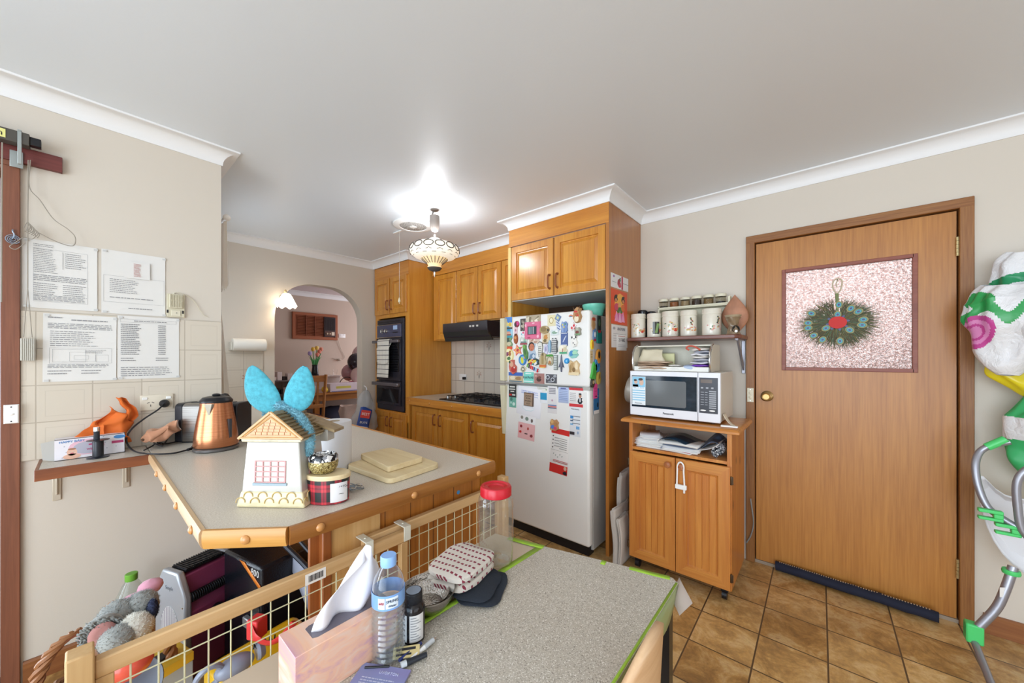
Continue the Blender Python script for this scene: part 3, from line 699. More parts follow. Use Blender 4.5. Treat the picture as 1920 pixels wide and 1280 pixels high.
def mag(name, label, x, y, w_, h_, kind, col, det=(), txt=None, rot=0, th=.005, side=0):
    px, py = 920 + x / 8, 570 + y / 8
    if side: c = at(px, py, x=-1.149); s_ = .0022
    else: c = at(px, py, y=FY - .0005); s_ = (at(px + .5, py, y=FY) - at(px - .5, py, y=FY)).x / 8
    yy = s_ if not side else .00053
    return sticker(name, label, 'fridge magnet' if cat_ is None else cat_, c, w_ * s_, h_ * yy * (1 if side else 1), kind, col, det, '+x' if side else '-y', rot, th, 'magnets and flyers on the refrigerator', txt)
cat_ = None
rdm = random.Random(11)
def busy(cols, n=7):
    return [(rdm.choice('orcw'), rdm.uniform(-.3, .3), rdm.uniform(-.3, .3), rdm.uniform(.15, .4), rdm.uniform(.12, .35), rdm.choice(cols), rdm.uniform(0, 90)) for _ in range(n)]
mag('picture_magnet', 'photo magnet of a blue sky over yellow buildings, top left corner of the freezer door', 272, 285, 115, 140, 'r', 'e8dcb0', [('r', 0, .25, .96, .46, '4f86cf'), ('h', -.2, -.05, .3, .4, 'e5cf6e'), ('h', .2, -.1, .35, .35, 'd9b64a'), ('r', 0, -.42, 1, .14, '45484a')])
mag('souvenir_magnet', 'red and black round souvenir magnet with a pink tassel', 395, 300, 75, 75, 'o', '8d2135', [('o', .2, .1, .5, .6, 'd2468a'), ('o', -.25, -.1, .4, .6, '3a3030')])
mag('souvenir_magnet', 'dark grey carved upright souvenir magnet', 487, 310, 75, 145, 'r', '4f4842', busy(['bfb4a0', '2c2825', '8d8376'], 9))
mag('souvenir_magnet', 'beige carved panel magnet above the pink photo frame', 642, 232, 215, 105, 'r', 'b3a58b', busy(['d8cfb8', '857860', 'efe8d6'], 10))
pf = mag('photo_frame_magnet', 'pink patterned photo frame magnet with a dark striped picture', 635, 395, 232, 210, 'r', 'e07394', [('r', 0, 0, .62, .52, 'b84868'), ('r', 0, 0, .56, .44, '3f5257'), ('r', -.18, 0, .04, .4, 'a9c0c4'), ('r', -.06, 0, .04, .4, 'a9c0c4'), ('r', .08, 0, .05, .4, 'c9c0c4'), ('r', .2, 0, .03, .4, '202a2c'), ('w', -.4, .3, .12, .2, 'f6bfd0'), ('w', .38, -.35, .14, .18, 'f6bfd0'), ('w', .1, .4, .2, .08, 'f6bfd0'), ('w', -.2, -.41, .2, .08, 'b94a70')], th=.012)
mag('souvenir_magnet', 'blue domed souvenir magnet with a turquoise base', 265, 410, 135, 150, 'h', 'a6cfe0', [('h', 0, .15, .6, .5, '3f9ac8'), ('r', 0, -.4, .95, .16, '3f9aa8'), ('w', 0, -.15, .7, .3, 'd8a08c'), ('r', 0, -.26, .7, .1, '9c4c3a')])
mag('souvenir_magnet', 'small pale pink tile magnet left of the pink frame', 380, 392, 50, 80, 'r', 'e9c9cc', [('o', 0, 0, .5, .4, 'b07880')])
mag('souvenir_magnet', 'white flower magnet with pink petals below the dark carved magnet', 485, 440, 75, 85, 's', 'eeeef0', [('o', .1, .1, .35, .3, 'dc5f80'), ('o', -.2, -.1, .25, .25, '7fb6c8')])
mag('souvenir_magnet', 'orange and brown vase-shaped magnet', 385, 520, 55, 120, 'o', 'a3542c', [('o', 0, .1, .6, .3, 'd99a5c'), ('r', 0, .38, .5, .16, '5a2f1c')], th=.012)
mag('souvenir_magnet', 'green mountain train magnet over an orange base', 268, 585, 135, 150, 'w', '7d9c72', [('r', 0, -.36, .9, .22, 'd9583a'), ('w', -.1, .2, .6, .4, '4a5a50'), ('o', .1, -.05, .5, .3, 'd0c8a8')])
mag('souvenir_magnet', 'harbour town magnet with white sails and red roofs', 500, 555, 120, 105, 'c', 'c9cfc4', [('t', -.2, .2, .25, .4, 'f4f4f0'), ('t', .15, .2, .25, .5, '8fc0a8'), ('r', 0, -.3, .85, .2, 'a34a52'), ('r', 0, -.12, .7, .12, '4e6f70')])
mag('picture_magnet', 'narrow beige photo strip magnet under the pink frame', 655, 545, 160, 75, 'r', 'd9c4b4', busy(['b98f78', 'f0e6da', 'a87864'], 6), th=.002)
mag('souvenir_magnet', 'tan sea turtle magnet right of the pink frame', 815, 385, 140, 100, 'o', 'ab9468', [('o', -.05, .05, .6, .6, '8a744c'), ('o', .42, -.05, .16, .3, '3a3e3a'), ('o', .3, .3, .2, .15, 'd9ccae')], th=.014)
mag('map_magnet', 'square cream map magnet below the turtle', 832, 512, 108, 135, 'r', 'dccba8', [('w', 0, .1, .6, .5, 'c98f4e'), ('w', -.1, -.2, .5, .3, '7a6a44'), ('r', 0, -.44, 1, .06, '55483a')])
mag('card_magnet', 'cream and gold card magnet near the top of the freezer door', 912, 245, 120, 140, 'r', 'e6dcb6', [('o', 0, 0, .55, .6, 'b8a05c'), ('o', 0, 0, .4, .45, 'efe8cc')], th=.002)
mag('souvenir_magnet', 'blue diamond magnet trailing a checked blue ribbon', 1012, 205, 100, 110, 'd', '6b7fa0', [('d', 0, 0, .7, .7, '93a9c4'), ('o', 0, 0, .3, .3, 'd8d890')], rot=12)
mag('ribbon_magnet', 'blue and white checked ribbon hanging from the diamond magnet', 1015, 320, 55, 130, 'w', 'd5dcee', [(('r'), (i % 3 - 1) * .28, .38 - i * .1, .22, .09, '34508c') for i in range(9)], rot=12, th=.003)
mag('souvenir_magnet', 'white dolphin and cloud magnet below the ribbon', 965, 425, 130, 75, 'c', 'd9e2e2', [('w', 0, 0, .7, .5, '8fae98'), ('o', .2, .2, .3, .3, 'f6f8f8')])
mag('card_magnet', 'white card magnet with a small rainbow arch', 1205, 178, 92, 65, 'r', 'f2f0ec', [('o', 0, -.02, .7, .55, 'c8443c'), ('o', 0, -.08, .55, .42, 'e8b84c'), ('o', 0, -.12, .4, .3, '4c7fb8'), ('r', 0, -.34, .9, .22, 'f2f0ec')], th=.002)
mag('reindeer_magnet', 'brown antlered deer ornament magnet at the top right of the freezer door', 1320, 165, 110, 210, 'w', 'b48a5c', [('o', 0, -.25, .6, .4, 'e8dcc0'), ('o', .05, .0, .5, .25, 'a8603a'), ('o', .2, -.05, .25, .12, 'c8402c'), ('t', -.35, .35, .12, .35, '6b4a2c', 20), ('t', .35, .38, .12, .3, '6b4a2c', -20), ('o', -.1, .2, .5, .12, 'c83a34')], th=.03)
mag('flip_flop_magnet', 'pair of blue flip-flops magnet with yellow flowers', 1112, 345, 100, 150, 'c', '6d86b4', [('f', -.22, 0, .42, .95, '8fa6cf'), ('f', .25, 0, .42, .95, '7b93c2'), ('s', -.2, .2, .3, .2, 'e3d34a'), ('s', .2, .25, .3, .2, '4f9a5c'), ('o', 0, 0, .2, .14, 'e3d34a')], th=.01)
mag('flower_magnet', 'red and white spotted flower magnet right of the flip-flops', 1250, 340, 100, 120, 's', 'f2e6e6', [('o', .1, .12, .3, .3, 'c9303c'), ('o', -.22, -.12, .3, .3, 'd84a50'), ('o', .2, -.2, .22, .22, 'c9303c')], th=.01)
mag('bear_magnet', 'small grey and green bear figure magnet', 1320, 410, 90, 110, 'c', '9a9a8c', [('o', 0, .25, .45, .4, 'b8b4a4'), ('o', 0, -.1, .55, .4, '7a4038'), ('o', .1, -.35, .8, .2, '6f9868')], th=.02)
mag('fern_magnet', 'dark blue rectangular magnet with a silver fern', 1107, 525, 105, 170, 'r', '46598a', [('r', 0, 0, .88, .9, '54689c'), ('w', .05, .02, .16, .6, 'c8d0dc', -30), ('r', 0, .44, .8, .06, 'd8dce4'), ('r', 0, -.44, .8, .06, 'd8dce4')], th=.004)
mag('dog_magnet', 'white spotted puppy magnet with black ears', 1268, 555, 95, 160, 'w', 'eeebe4', [('o', 0, .26, .6, .4, 'f6f4ee'), ('o', -.3, .3, .22, .2, '2b2b2b'), ('o', .3, .32, .22, .2, '2b2b2b'), ('o', .05, .18, .2, .1, '2b2b2b'), ('o', -.1, -.15, .15, .12, '3a3a3a'), ('o', .15, -.3, .15, .1, '3a3a3a')], th=.018)
mag('starfish_magnet', 'red and yellow butterfly-like star magnet', 410, 690, 150, 140, 's', 'e86a62', [('s', 0, 0, .7, .7, 'f2c06a'), ('s', 0, 0, .4, .4, 'c8384c'), ('o', .25, .1, .2, .2, '6fae7c')], rot=15)
mag('parrot_magnet', 'green parrot magnet left of the baby photo', 530, 715, 65, 180, 'w', '5d8f4c', [('o', -.05, .35, .6, .25, '7bb058'), ('o', 0, 0, .5, .4, '466f3a'), ('t', .1, -.38, .4, .3, '3a7a68')], rot=14, th=.012)
mag('baby_photo_magnet', 'cut-out photo magnet of a baby wrapped in blue', 625, 720, 120, 240, 'w', 'b6c4d2', [('o', -.08, .28, .78, .46, '2e211c'), ('o', -.04, .24, .62, .38, 'c8795a'), ('o', -.16, .27, .07, .02, '2a1a16'), ('o', .1, .27, .07, .02, '2a1a16'), ('o', -.03, .13, .16, .03, '9a3a38'), ('w', .05, -.25, .8, .4, '6f8aa6'), ('o', .2, -.2, .3, .2, 'cfd8e2')], th=.003)
mag('foot_magnet', 'footprint-shaped white magnet with a dark outline', 745, 695, 88, 225, 'f', '6a665e', [('f', 0, 0, .84, .9, 'e4e2d8')] + [('r', 0, .2 - .1 * i, .5, .03, '55524a') for i in range(6)])
mag('surfboard_magnet', 'lilac double sandal magnet next to the footprint', 835, 680, 65, 140, 'o', 'c4c0d8', [('o', 0, 0, .6, .8, 'dcdaea'), ('w', 0, .05, .3, .5, '8f8ab0')])
mag('surfboard_magnet', 'pale blue surfboard magnet beside the striped signpost', 892, 635, 42, 165, 'o', '8fb4cc', [('r', 0, 0, .1, .9, 'dce8f0')], th=.01)
mag('signpost_magnet', 'striped black and white city signpost magnet', 965, 625, 88, 200, 'c', '44484e', [('r', 0, .38 - .13 * i, .8, .07, 'dcdcd8') for i in range(7)], th=.012)
mag('lamb_magnet', 'cream sheep on green grass magnet', 1095, 680, 135, 120, 'w', 'e9e2cc', [('o', -.15, .2, .5, .5, 'f4efdc'), ('o', .22, 0, .35, .5, 'd8c9a4'), ('r', .05, -.36, .8, .2, '4fa87c'), ('r', .0, -.1, .06, .4, 'a03a3a')], th=.014)
mag('palette_magnet', 'yellow oval magnet with hummingbirds on the left edge', 280, 770, 138, 160, 'o', 'ece0a0', [('o', 0, 0, .85, .85, 'f4ecc0'), ('w', -.15, .1, .4, .3, '8a4a6a'), ('w', .15, .15, .3, .4, 'b0703a'), ('w', .05, -.2, .4, .25, '4c7a48')], th=.01)
mag('reef_magnet', 'round blue reef magnet with a yellow fish', 485, 835, 112, 130, 'o', '3f7fc0', [('w', 0, 0, .7, .7, '7fb6d8'), ('o', 0, -.05, .35, .6, 'e0dc3a', 10), ('o', -.25, .25, .2, .2, '3a8f6a'), ('o', .3, .2, .2, .2, 'e88f6a')], th=.01)
mag('fruit_magnet', 'red strawberry girl figure magnet', 340, 940, 110, 170, 'w', 'c9695a', [('o', 0, .2, .5, .4, 'd8a88c'), ('o', .1, -.2, .7, .4, 'b8322e'), ('w', -.15, .38, .25, .2, '3f5a3c'), ('o', .25, -.1, .15, .12, 'f0e8e0')], rot=20, th=.014)
mag('compass_magnet', 'small beige diamond magnet with a dark centre', 490, 975, 100, 110, 'd', 'cfc6b0', [('o', 0, 0, .5, .5, '5f6a52'), ('o', 0, 0, .28, .28, 'efe8d8')], rot=10)
mag('city_name_magnet', 'colourful city skyline letters magnet in red, green and black', 645, 865, 185, 85, 'c', '2f3f44', busy(['d8443c', '3fa05c', 'e8c84c', 'f0f0ec', '3f8fb8'], 12))
mag('train_magnet', 'multicoloured lettering magnet in red, blue and green blocks', 640, 960, 215, 85, 'w', 'e9e9e6', [('r', -.38 + .125 * i, .14 - .04 * i, .1, .5, c_) for i, c_ in enumerate(['7bb04c', '2c2c30', 'd02c30', 'd02c30', '2e4f8c', '9ac0d8', 'c8202c'])], rot=-13, th=.01)
mag('ship_magnet', 'tall tan lighthouse boat magnet with an orange hull', 795, 840, 110, 190, 'w', 'bfae88', [('r', 0, .1, .3, .7, 'a38d5c'), ('t', 0, .4, .3, .2, '6a5a40'), ('r', 0, -.38, .9, .16, 'd8703a'), ('r', 0, -.46, .6, .06, 'e8c04c')], th=.014)
mag('arch_magnet', 'green topped arch magnet with a little house', 900, 835, 110, 150, 'o', 'c0b898', [('o', 0, -.08, .7, .7, '5d5a4e'), ('o', 0, -.08, .6, .6, 'd9d0b8'), ('r', 0, .36, .9, .16, '4f9a44'), ('h', 0, -.2, .35, .3, 'b07c48')], th=.012)
mag('bottle_magnet', 'grey striped cylinder magnet', 985, 875, 52, 190, 'r', '8c9490', [('r', 0, .4 - .11 * i, .9, .05, 'dfe2de') for i in range(8)], th=.014)
mag('jet_magnet', 'grey fighter jet magnet pointing up', 1065, 885, 85, 225, 'b', '55586a', [('r', 0, .1, .16, .6, '7a7d8e')], th=.008)
mag('fish_magnet', 'turquoise and mint angel fish magnet', 1248, 745, 150, 120, 'w', '8fc8be', [('w', -.2, .05, .4, .6, '4f8fc8'), ('o', .15, .1, .5, .5, 'a8d8b8'), ('r', .1, -.1, .5, .05, '3f8f9a')], th=.008)
mag('ring_magnet', 'bright blue ring magnet', 1150, 852, 65, 75, 'o', '2f98d8', [('o', .05, 0, .4, .4, '8fd0f0')], rot=-20, th=.014)
mag('castle_magnet', 'tan carved city magnet with jagged rooftops', 1260, 955, 165, 200, 'c', 'd6b98c', [('r', 0, -.38, .95, .2, 'e8d4ac'), ('w', -.15, .1, .4, .5, 'b99868'), ('h', .25, .15, .25, .5, 'efdcb8'), ('h', -.3, -.05, .2, .5, 'a88858'), ('o', .02, -.12, .3, .3, '8a6c42')], th=.014)
mag('picture_magnet', 'wide harbour photo magnet with blue sky, bottom left of the freezer door', 380, 1095, 210, 115, 'r', 'cdb995', [('r', 0, .32, 1, .34, '3f68b8'), ('w', -.2, -.05, .4, .4, 'e8dcc0'), ('w', .2, -.1, .45, .35, 'a8865c'), ('r', 0, -.4, .9, .1, '5a7a8c')], th=.006)
mag('picture_magnet', 'turquoise licence-plate magnet reading HAWAII', 572, 1100, 145, 130, 'r', '7fd8c8', [('r', 0, -.35, .9, .1, 'd8f0ea'), ('r', 0, .36, .6, .08, 'f0fffa')], txt=[('HAWAII', 0, .0, .34, '2a3a44')], th=.005)
mag('picture_magnet', 'brown photo magnet of a horse statue', 730, 1115, 150, 125, 'r', 'a97c74', [('w', 0, -.05, .5, .5, '4c3430'), ('w', .05, .1, .3, .3, '7a4c40'), ('o', -.3, .25, .2, .2, 'd0a8a0')], th=.005)
mag('picture_magnet', 'black and white patterned magnet at the bottom of the freezer door', 910, 1118, 165, 112, 'r', '55565c', [('o', -.3, .15, .35, .5, 'c8cad0'), ('o', -.3, .15, .22, .32, '3f4046'), ('o', .15, -.1, .35, .5, 'c8cad0'), ('o', .15, -.1, .22, .32, '3f4046'), ('w', .35, .3, .3, .3, 'a8aab0'), ('w', -.1, -.35, .4, .2, '8a8c92')], th=.004)
# papers on the lower door: crop at (920,710) scale .1484 -> use the same unit system
def low(x, y): return x * .1484 * 8, (140 + y * .1484) * 8
def flyer(label, x, y, w_, h_, col, det=(), txt=None, rot=0, th=.0012, name='flyer', kind='r'):
    global cat_
    cat_ = 'flyer'; X, Y = low(x, y); o = mag(name, label, X, Y, w_ * 1.187, h_ * 1.187, kind, col, det, txt, rot, th); cat_ = None; return o
bars = lambda n, c_, w_=.8, y0=.35, dy=.12: [('r', 0, y0 - dy * i, w_, .04, c_) for i in range(n)]
flyer('black card magnet with white words at the top left of the lower door', 278, 150, 92, 128, '2f3030', [('r', 0, .3, .7, .1, 'd8d8d0'), ('r', 0, .12, .8, .08, 'd8d8d0'), ('r', 0, -.05, .5, .08, 'd8d8d0'), ('r', -.25, -.3, .35, .12, 'c8302c'), ('r', .2, -.3, .4, .1, 'd8d8d0')], th=.004)
flyer('small teal picture card below the black card magnet', 278, 285, 85, 115, 'r' and '6fae9c', [('o', .2, -.2, .4, .3, 'cfe6dc'), ('w', -.15, .2, .4, .3, '4a7f74'), ('o', -.2, -.1, .3, .2, 'a8d0c4')], th=.003)
flyer('white appointment sheet behind the child drawing', 460, 160, 250, 110, 'e4e6ea', [('r', .1, .1, .1, .3, '3f6478'), ('r', .1, .1, .04, .3, '3f6478')])
flyer('child drawing of a birthday cake on white paper', 485, 290, 305, 290, 'efeff4', [('r', 0, .28, .7, .03, 'b8c0e0'), ('w', .0, -.2, .5, .25, 'd4e6ea'), ('w', .0, -.2, .46, .2, 'f2f4f8'), ('r', .2, .2, .3, .02, 'b8c0e0')], rot=-6, th=.002, txt=[('HAPPY BIRTHDAY', 0, .34, .09, '98a4d8')])
flyer('brown square wooden saying magnet on the drawing', 487, 260, 118, 135, '5c4434', [('r', 0, 0, .88, .88, 'a88f78')], txt=[('LAUGH', 0, .27, .17, '3a2a20'), ('MORE', 0, .08, .17, '3a2a20'), ('WORRY', 0, -.11, .17, '3a2a20'), ('LESS', 0, -.29, .17, '3a2a20')], th=.012, rot=-2)
flyer('white and pink coupon leaflet below the drawing', 455, 580, 210, 300, 'ecebeb', [('r', 0, -.22, 1, .54, 'e8b4b4'), ('o', -.3, .22, .16, .12, '8f8a80'), ('o', 0, .2, .2, .13, '7f9084'), ('o', .3, .17, .12, .13, '6a5c58'), ('o', -.32, -.08, .14, .1, '8a2a30'), ('o', .1, -.12, .1, .1, 'b8463c'), ('w', -.35, -.27, .16, .08, 'c8302c'), ('w', .32, -.33, .18, .1, '8a3a3c'), ('r', 0, -.3, .16, .03, '4a3434')], rot=-4)
flyer('white card with a cyan block right of the drawing', 670, 235, 95, 120, 'e9edf0', [('r', .0, .1, .85, .6, '2f9ac8')], th=.002)
flyer('white notes card with faint writing', 655, 140, 125, 60, 'e8e8e2', bars(2, 'b0aea6') + [('r', .38, .1, .06, .3, '5c8a3c')])
flyer('tall white clinic appointment card with blue and red stripes', 780, 265, 118, 285, 'e6e4e4', bars(4, '9a98a0', .7, .42, .06) + [('o', 0, -.02, .2, .08, 'c8a8b8'), ('r', 0, -.2, .9, .03, '3f6fa8'), ('r', 0, -.25, .9, .05, 'd87a74'), ('r', 0, -.3, .9, .03, '44506a')], th=.0015)
flyer('pale blue timetable card near the top of the lower door', 920, 205, 130, 170, 'b9c8e8', bars(7, '8f9fc4', .8, .36, .11) + [('r', 0, .42, .5, .06, '5a5f9a')], th=.0015)
flyer('real-estate calendar card with red bands and a portrait of a man in a suit', 1080, 235, 172, 210, 'eceae8', [('r', 0, .44, 1, .13, 'd03a40'), ('r', 0, -.42, 1, .16, 'd03a40'), ('w', .3, -.16, .36, .34, '23242c'), ('o', .3, .1, .2, .24, 'b98a70'), ('o', .3, .19, .2, .1, '2c2422'), ('r', .3, -.12, .08, .2, 'e8e8ea')] + [('r', -.22, .22 - .1 * i, .42, .03, 'a8a4a4') for i in range(5)], th=.0015)
flyer('tall white estate agent contact list with blue entries, right edge of the fridge door', 1068, 540, 140, 330, 'e4e6ea', [('r', -.3, .14, .28, .1, '3f8fd0'), ('r', -.3, .02, .26, .04, '46607c'), ('r', -.3, -.1, .26, .05, '7fb4dc'), ('r', .25, -.2, .3, .1, '6fa8d8'), ('r', -.25, -.4, .42, .1, '33292c'), ('r', .1, .18, .7, .02, '5a5f68'), ('r', .1, .06, .7, .02, '5a5f68'), ('r', .1, -.06, .7, .02, '5a5f68'), ('o', .28, -.36, .14, .1, '9fb0c8')], txt=[('Harcourts', 0, .42, .075, '3a4250')], rot=-1, th=.0015)
flyer('figurine magnet of two teddy bears hugging, blue and red', 815, 580, 100, 120, 'c' and 'b98a5c', [('o', -.2, .3, .4, .35, 'd4ab70'), ('o', .25, .1, .4, .35, 'b08050'), ('w', -.12, -.15, .5, .35, '4f7fd0'), ('o', .2, -.25, .4, .3, 'd0506a'), ('o', -.3, -.4, .2, .15, 'd4ab70')], name='bear_magnet', kind='c', th=.02)
flyer('long red and white election leaflet low on the fridge door', 868, 910, 225, 480, 'ebe8e4', [('r', 0, .43, 1, .12, 'd0302c'), ('r', 0, -.41, 1, .2, 'd0302c'), ('o', .38, -.36, .16, .09, 'd8b098'), ('w', .38, -.46, .24, .08, '20242e'), ('r', 0, 0, .94, .004, '8a8680')] + [('o', -.38, .31 - .085 * i, .06, .03, '55504c') for i in range(4)] + [('r', .2, .28 - .045 * i, .4, .012, 'a09c98') for i in range(6)] + [('r', -.15, .28 - .06 * i, .26, .012, 'a09c98') for i in range(4)] + [('o', -.3 + .12 * i, -.08 - .03 * (i % 3), .03, .014, '4a5a4c') for i in range(5)] + [('r', .1, -.22, .8, .008, 'c0706c'), ('r', .1, -.25, .8, .008, 'c0706c')], rot=-4, th=.0015)
# right-hand side face
def side(label, px, py, w_, h_, kind, col, det=(), rot=0, name='magnet', th=.006):
    sticker(name, label, 'fridge magnet', at(px, py, x=-1.1445), w_, h_, kind, col, det, '+x', rot, th, 'magnets on the right side of the refrigerator')
side('tan fan-shaped magnet at the top of the fridge side', 1112, 606, .05, .09, 'w', 'a9865c', [('r', 0, .3, .9, .2, 'a8402c')], name='souvenir_magnet')
side('dark photo magnet with a red edge on the fridge side', 1122.5, 608, .045, .12, 'r', '26302c', [('r', 0, -.4, .9, .15, 'a02c34'), ('w', 0, .1, .5, .4, '4c6a4c')], name='picture_magnet')
side('dark teal square magnet on the fridge side', 1123, 632, .07, .085, 'r', '1f7a72', name='picture_magnet')
side('blue and white bird magnet on the fridge side', 1114, 627, .045, .09, 'w', '5f80ac', [('o', 0, 0, .5, .4, 'dfe6ee'), ('r', 0, -.4, .7, .16, 'a83048')], name='bird_magnet')
side('yellow pawpaw slice magnet on the fridge side', 1108.5, 646, .03, .065, 'o', 'e0c02c', [('o', 0, 0, .6, .7, 'd8862c')], name='fruit_magnet', th=.012)
side('beige printed note on the fridge side', 1109, 669, .035, .085, 'r', 'cdb78c', [('r', 0, .2, .7, .04, '8a7850'), ('r', 0, 0, .7, .04, '8a7850')], name='note_magnet', th=.001)
side('orange and black toucan magnet on the fridge side', 1120, 668, .06, .10, 'w', 'c98a3c', [('o', 0, .1, .5, .5, '2c2820')], name='bird_magnet', th=.014)
side('blue dangling fish magnet on the fridge side', 1118, 684, .07, .10, 'w', '3f86b8', [('r', .2, .1, .2, .6, '2f5f9c', -30)], name='fish_magnet', th=.012)
side('bright green gecko magnet on the fridge side', 1112, 696, .06, .12, 'c', '4fb04c', [('w', 0, 0, .5, .6, '3f9a3c')], name='gecko_magnet', th=.012, rot=-20)
side('gold eagle magnet low on the fridge side', 1120.5, 708, .05, .09, 'w', 'b99c4c', [('o', 0, .1, .4, .4, '8a7030')], name='bird_magnet', th=.014)
side('black and tan dog magnet at the door split', 1109, 718, .04, .06, 'w', '3a3428', [('o', 0, .1, .5, .4, 'c0a878')], name='dog_magnet', th=.014)
side('pink sticky note on the fridge side', 1116, 733, .055, .10, 'r', 'd84c8c', [('r', 0, .2, .6, .03, '9c2c60'), ('r', 0, 0, .6, .03, '9c2c60')], name='sticky_note', th=.003)
side('blue leaflet with a white foot hanging on the fridge side', 1118, 752, .075, .17, 'r', '2f6a9c', [('r', 0, -.42, 1, .14, 'e0dcd8'), ('o', .2, -.15, .3, .2, '1c3048'), ('r', 0, .2, .6, .03, 'a8c8e0')], name='leaflet', th=.002)
gb = thing('mixing_bowl', 'mint green bowl turned up on top of the refrigerator', 'bowl', (-1.23, 2.36, 1.606))
MB().lathe([(.04, 0), (.06, .005), (.075, .06), (.08, .085), (.084, .087), (.084, .08), (.078, .06), (.05, .01), (0, .008)], seg=28, cap=False).build('bowl', mat('mint_plastic', '74cdb4', .3), gb)

# ================================================================ peninsula bench
pn = thing('peninsula_bench', 'kitchen peninsula with beige laminate top and honey timber edge', 'bench', (-2.5, .62, 0))
OX, OY = -2.5, .62
def rel(pts): return [(x - OX, y - OY) for x, y in pts]
top = [(-3.99, 1.075), (-3.99, .478), (-2.45, .478), (-2.45, .19), (-1.135, .19), (-.998, .325), (-.998, 1.06), (-1.3, 1.062)]
MB().prism(rel(top), .868, .9).build('worktop', LAM, pn, bev=.003)
def edge(p0, p1, name, m_, th=.013, z0=.858, z1=.903):
    p0 = V((p0[0] - OX, p0[1] - OY, 0)); p1 = V((p1[0] - OX, p1[1] - OY, 0)); d_ = (p1 - p0); L = d_.length; d_.normalize()
    M = Matrix((d_, V((d_.y, -d_.x, 0)), V((0, 0, 1)))).transposed().to_4x4(); M.translation = p0
    prof = [(0, z0), (th * .55, z0), (th * .9, z0 + .012), (th, z0 + .02), (th, z1 - .008), (th * .7, z1), (0, z1)]; n = len(prof)
    o = MB().add([(s_, a, b) for s_ in (0, L) for a, b in prof], [tuple(range(n)), tuple(range(2 * n - 1, n - 1, -1))] + [(i, (i + 1) % n, n + (i + 1) % n, n + i) for i in range(n)])
    return o.build(name, m_, pn, M=M), L
NOSEX = wood('bench_edge_pale', 'b08a60', 'd2b48c', 'X', .4, .9, coat=0); PEG = mat('peg_wood_light', 'c58a4e', .35, coat=.3)
for a, b, m_, ks in (((-2.2, .19), (-1.135, .19), NOSEX, (.3, .52, .75, .98)), ((-1.135, .19), (-.998, .325), NOSEL, (.1,)), ((-.998, .325), (-.998, 1.06), wood('bench_edge_red', '86501f', 'a97035', 'X', .4, .9, coat=.1), (.07, .355, .64))):
    o, L = edge(a, b, 'timber_edge', m_)
    for k in ks: MB().at(T(k, .013, .880) @ RX(-90)).lathe([(.0105, 0), (.011, .002), (.009, .005), (.004, .0075), (0, .008)], seg=16).build('peg', PEG, o)
edge((-.998, 1.06), (-3.99, 1.077), 'timber_edge', CABX, .012)
for a, b in (((-2.2, .185), (-1.133, .185)), ((-1.133, .185), (-.993, .323)), ((-.993, .323), (-.993, 1.063))):
    pass
PANB = wood('bench_panel', 'a05f22', 'c07c34', 'Z', .35, .8, planks=('Y', .095, '5a3012'), coat=.3)
PANL = wood('bench_panel_pale', 'c59555', 'd9b078', 'Z', .35, .7, coat=.2)
MB().box(-3.97 - OX, -1.06 - OX, .74 - OY, 1.045 - OY, .08, .867).box(-1.1 - OX, -1.06 - OX, .45 - OY, .74 - OY, .001, .867).build('cabinet_body', PANB, pn)
MB().box(-1.06 - OX, -1.052 - OX, .45 - OY, .60 - OY, .001, .867).build('end_panel', PANL, pn)
MB().box(-1.075 - OX, -1.045 - OX, .425 - OY, .45 - OY, 0, .867).box(-1.082 - OX, -1.07 - OX, .40 - OY, .43 - OY, 0, .867).build('corner_post', REDS if 0 else wood('post_red', '7c3f1c', 'a4602e', 'Z', .4, 1), pn, bev=.003)
MB().lathe([(.0075, 0), (.0075, .001), (0, .0012)], seg=16).build('blue_sticker', mat('blue_dot', '4a90c8', .5), pn, M=frame((-1.0595 - OX, .93 - OY, .80), '+x'))
# wall shelf continuing the bench
ws = thing('wall_shelf', 'narrow laminate shelf on metal brackets continuing the bench along the wall', 'shelf', (XL + .001, .04, .862))
MB().prism([(0, -.15), (.235, -.155), (.25, .148), (0, .148)], 0, .036).build('shelf_board', LAM, ws, bev=.002)
MB().prism([(.232, -.16), (.242, -.16), (.258, .149), (.248, .149)], -.003, .039).prism([(0, -.16), (.24, -.16), (.235, -.15), (0, -.15)], -.003, .037).build('timber_edge', wood('shelf_edge_dark', '6a3418', '8f4f26', 'Y', .5, 1), ws, bev=.002)
for y in (-.115, .085):
    MB().box(0, .004, y - .012, y + .012, -.145, 0).box(0, .18, y - .01, y + .01, -.005, 0).box(.004, .012, y - .003, y + .003, -.12, 0).build('bracket', mat('bracket_cream', 'c9bfae', .4, .3), ws, bev=.002)
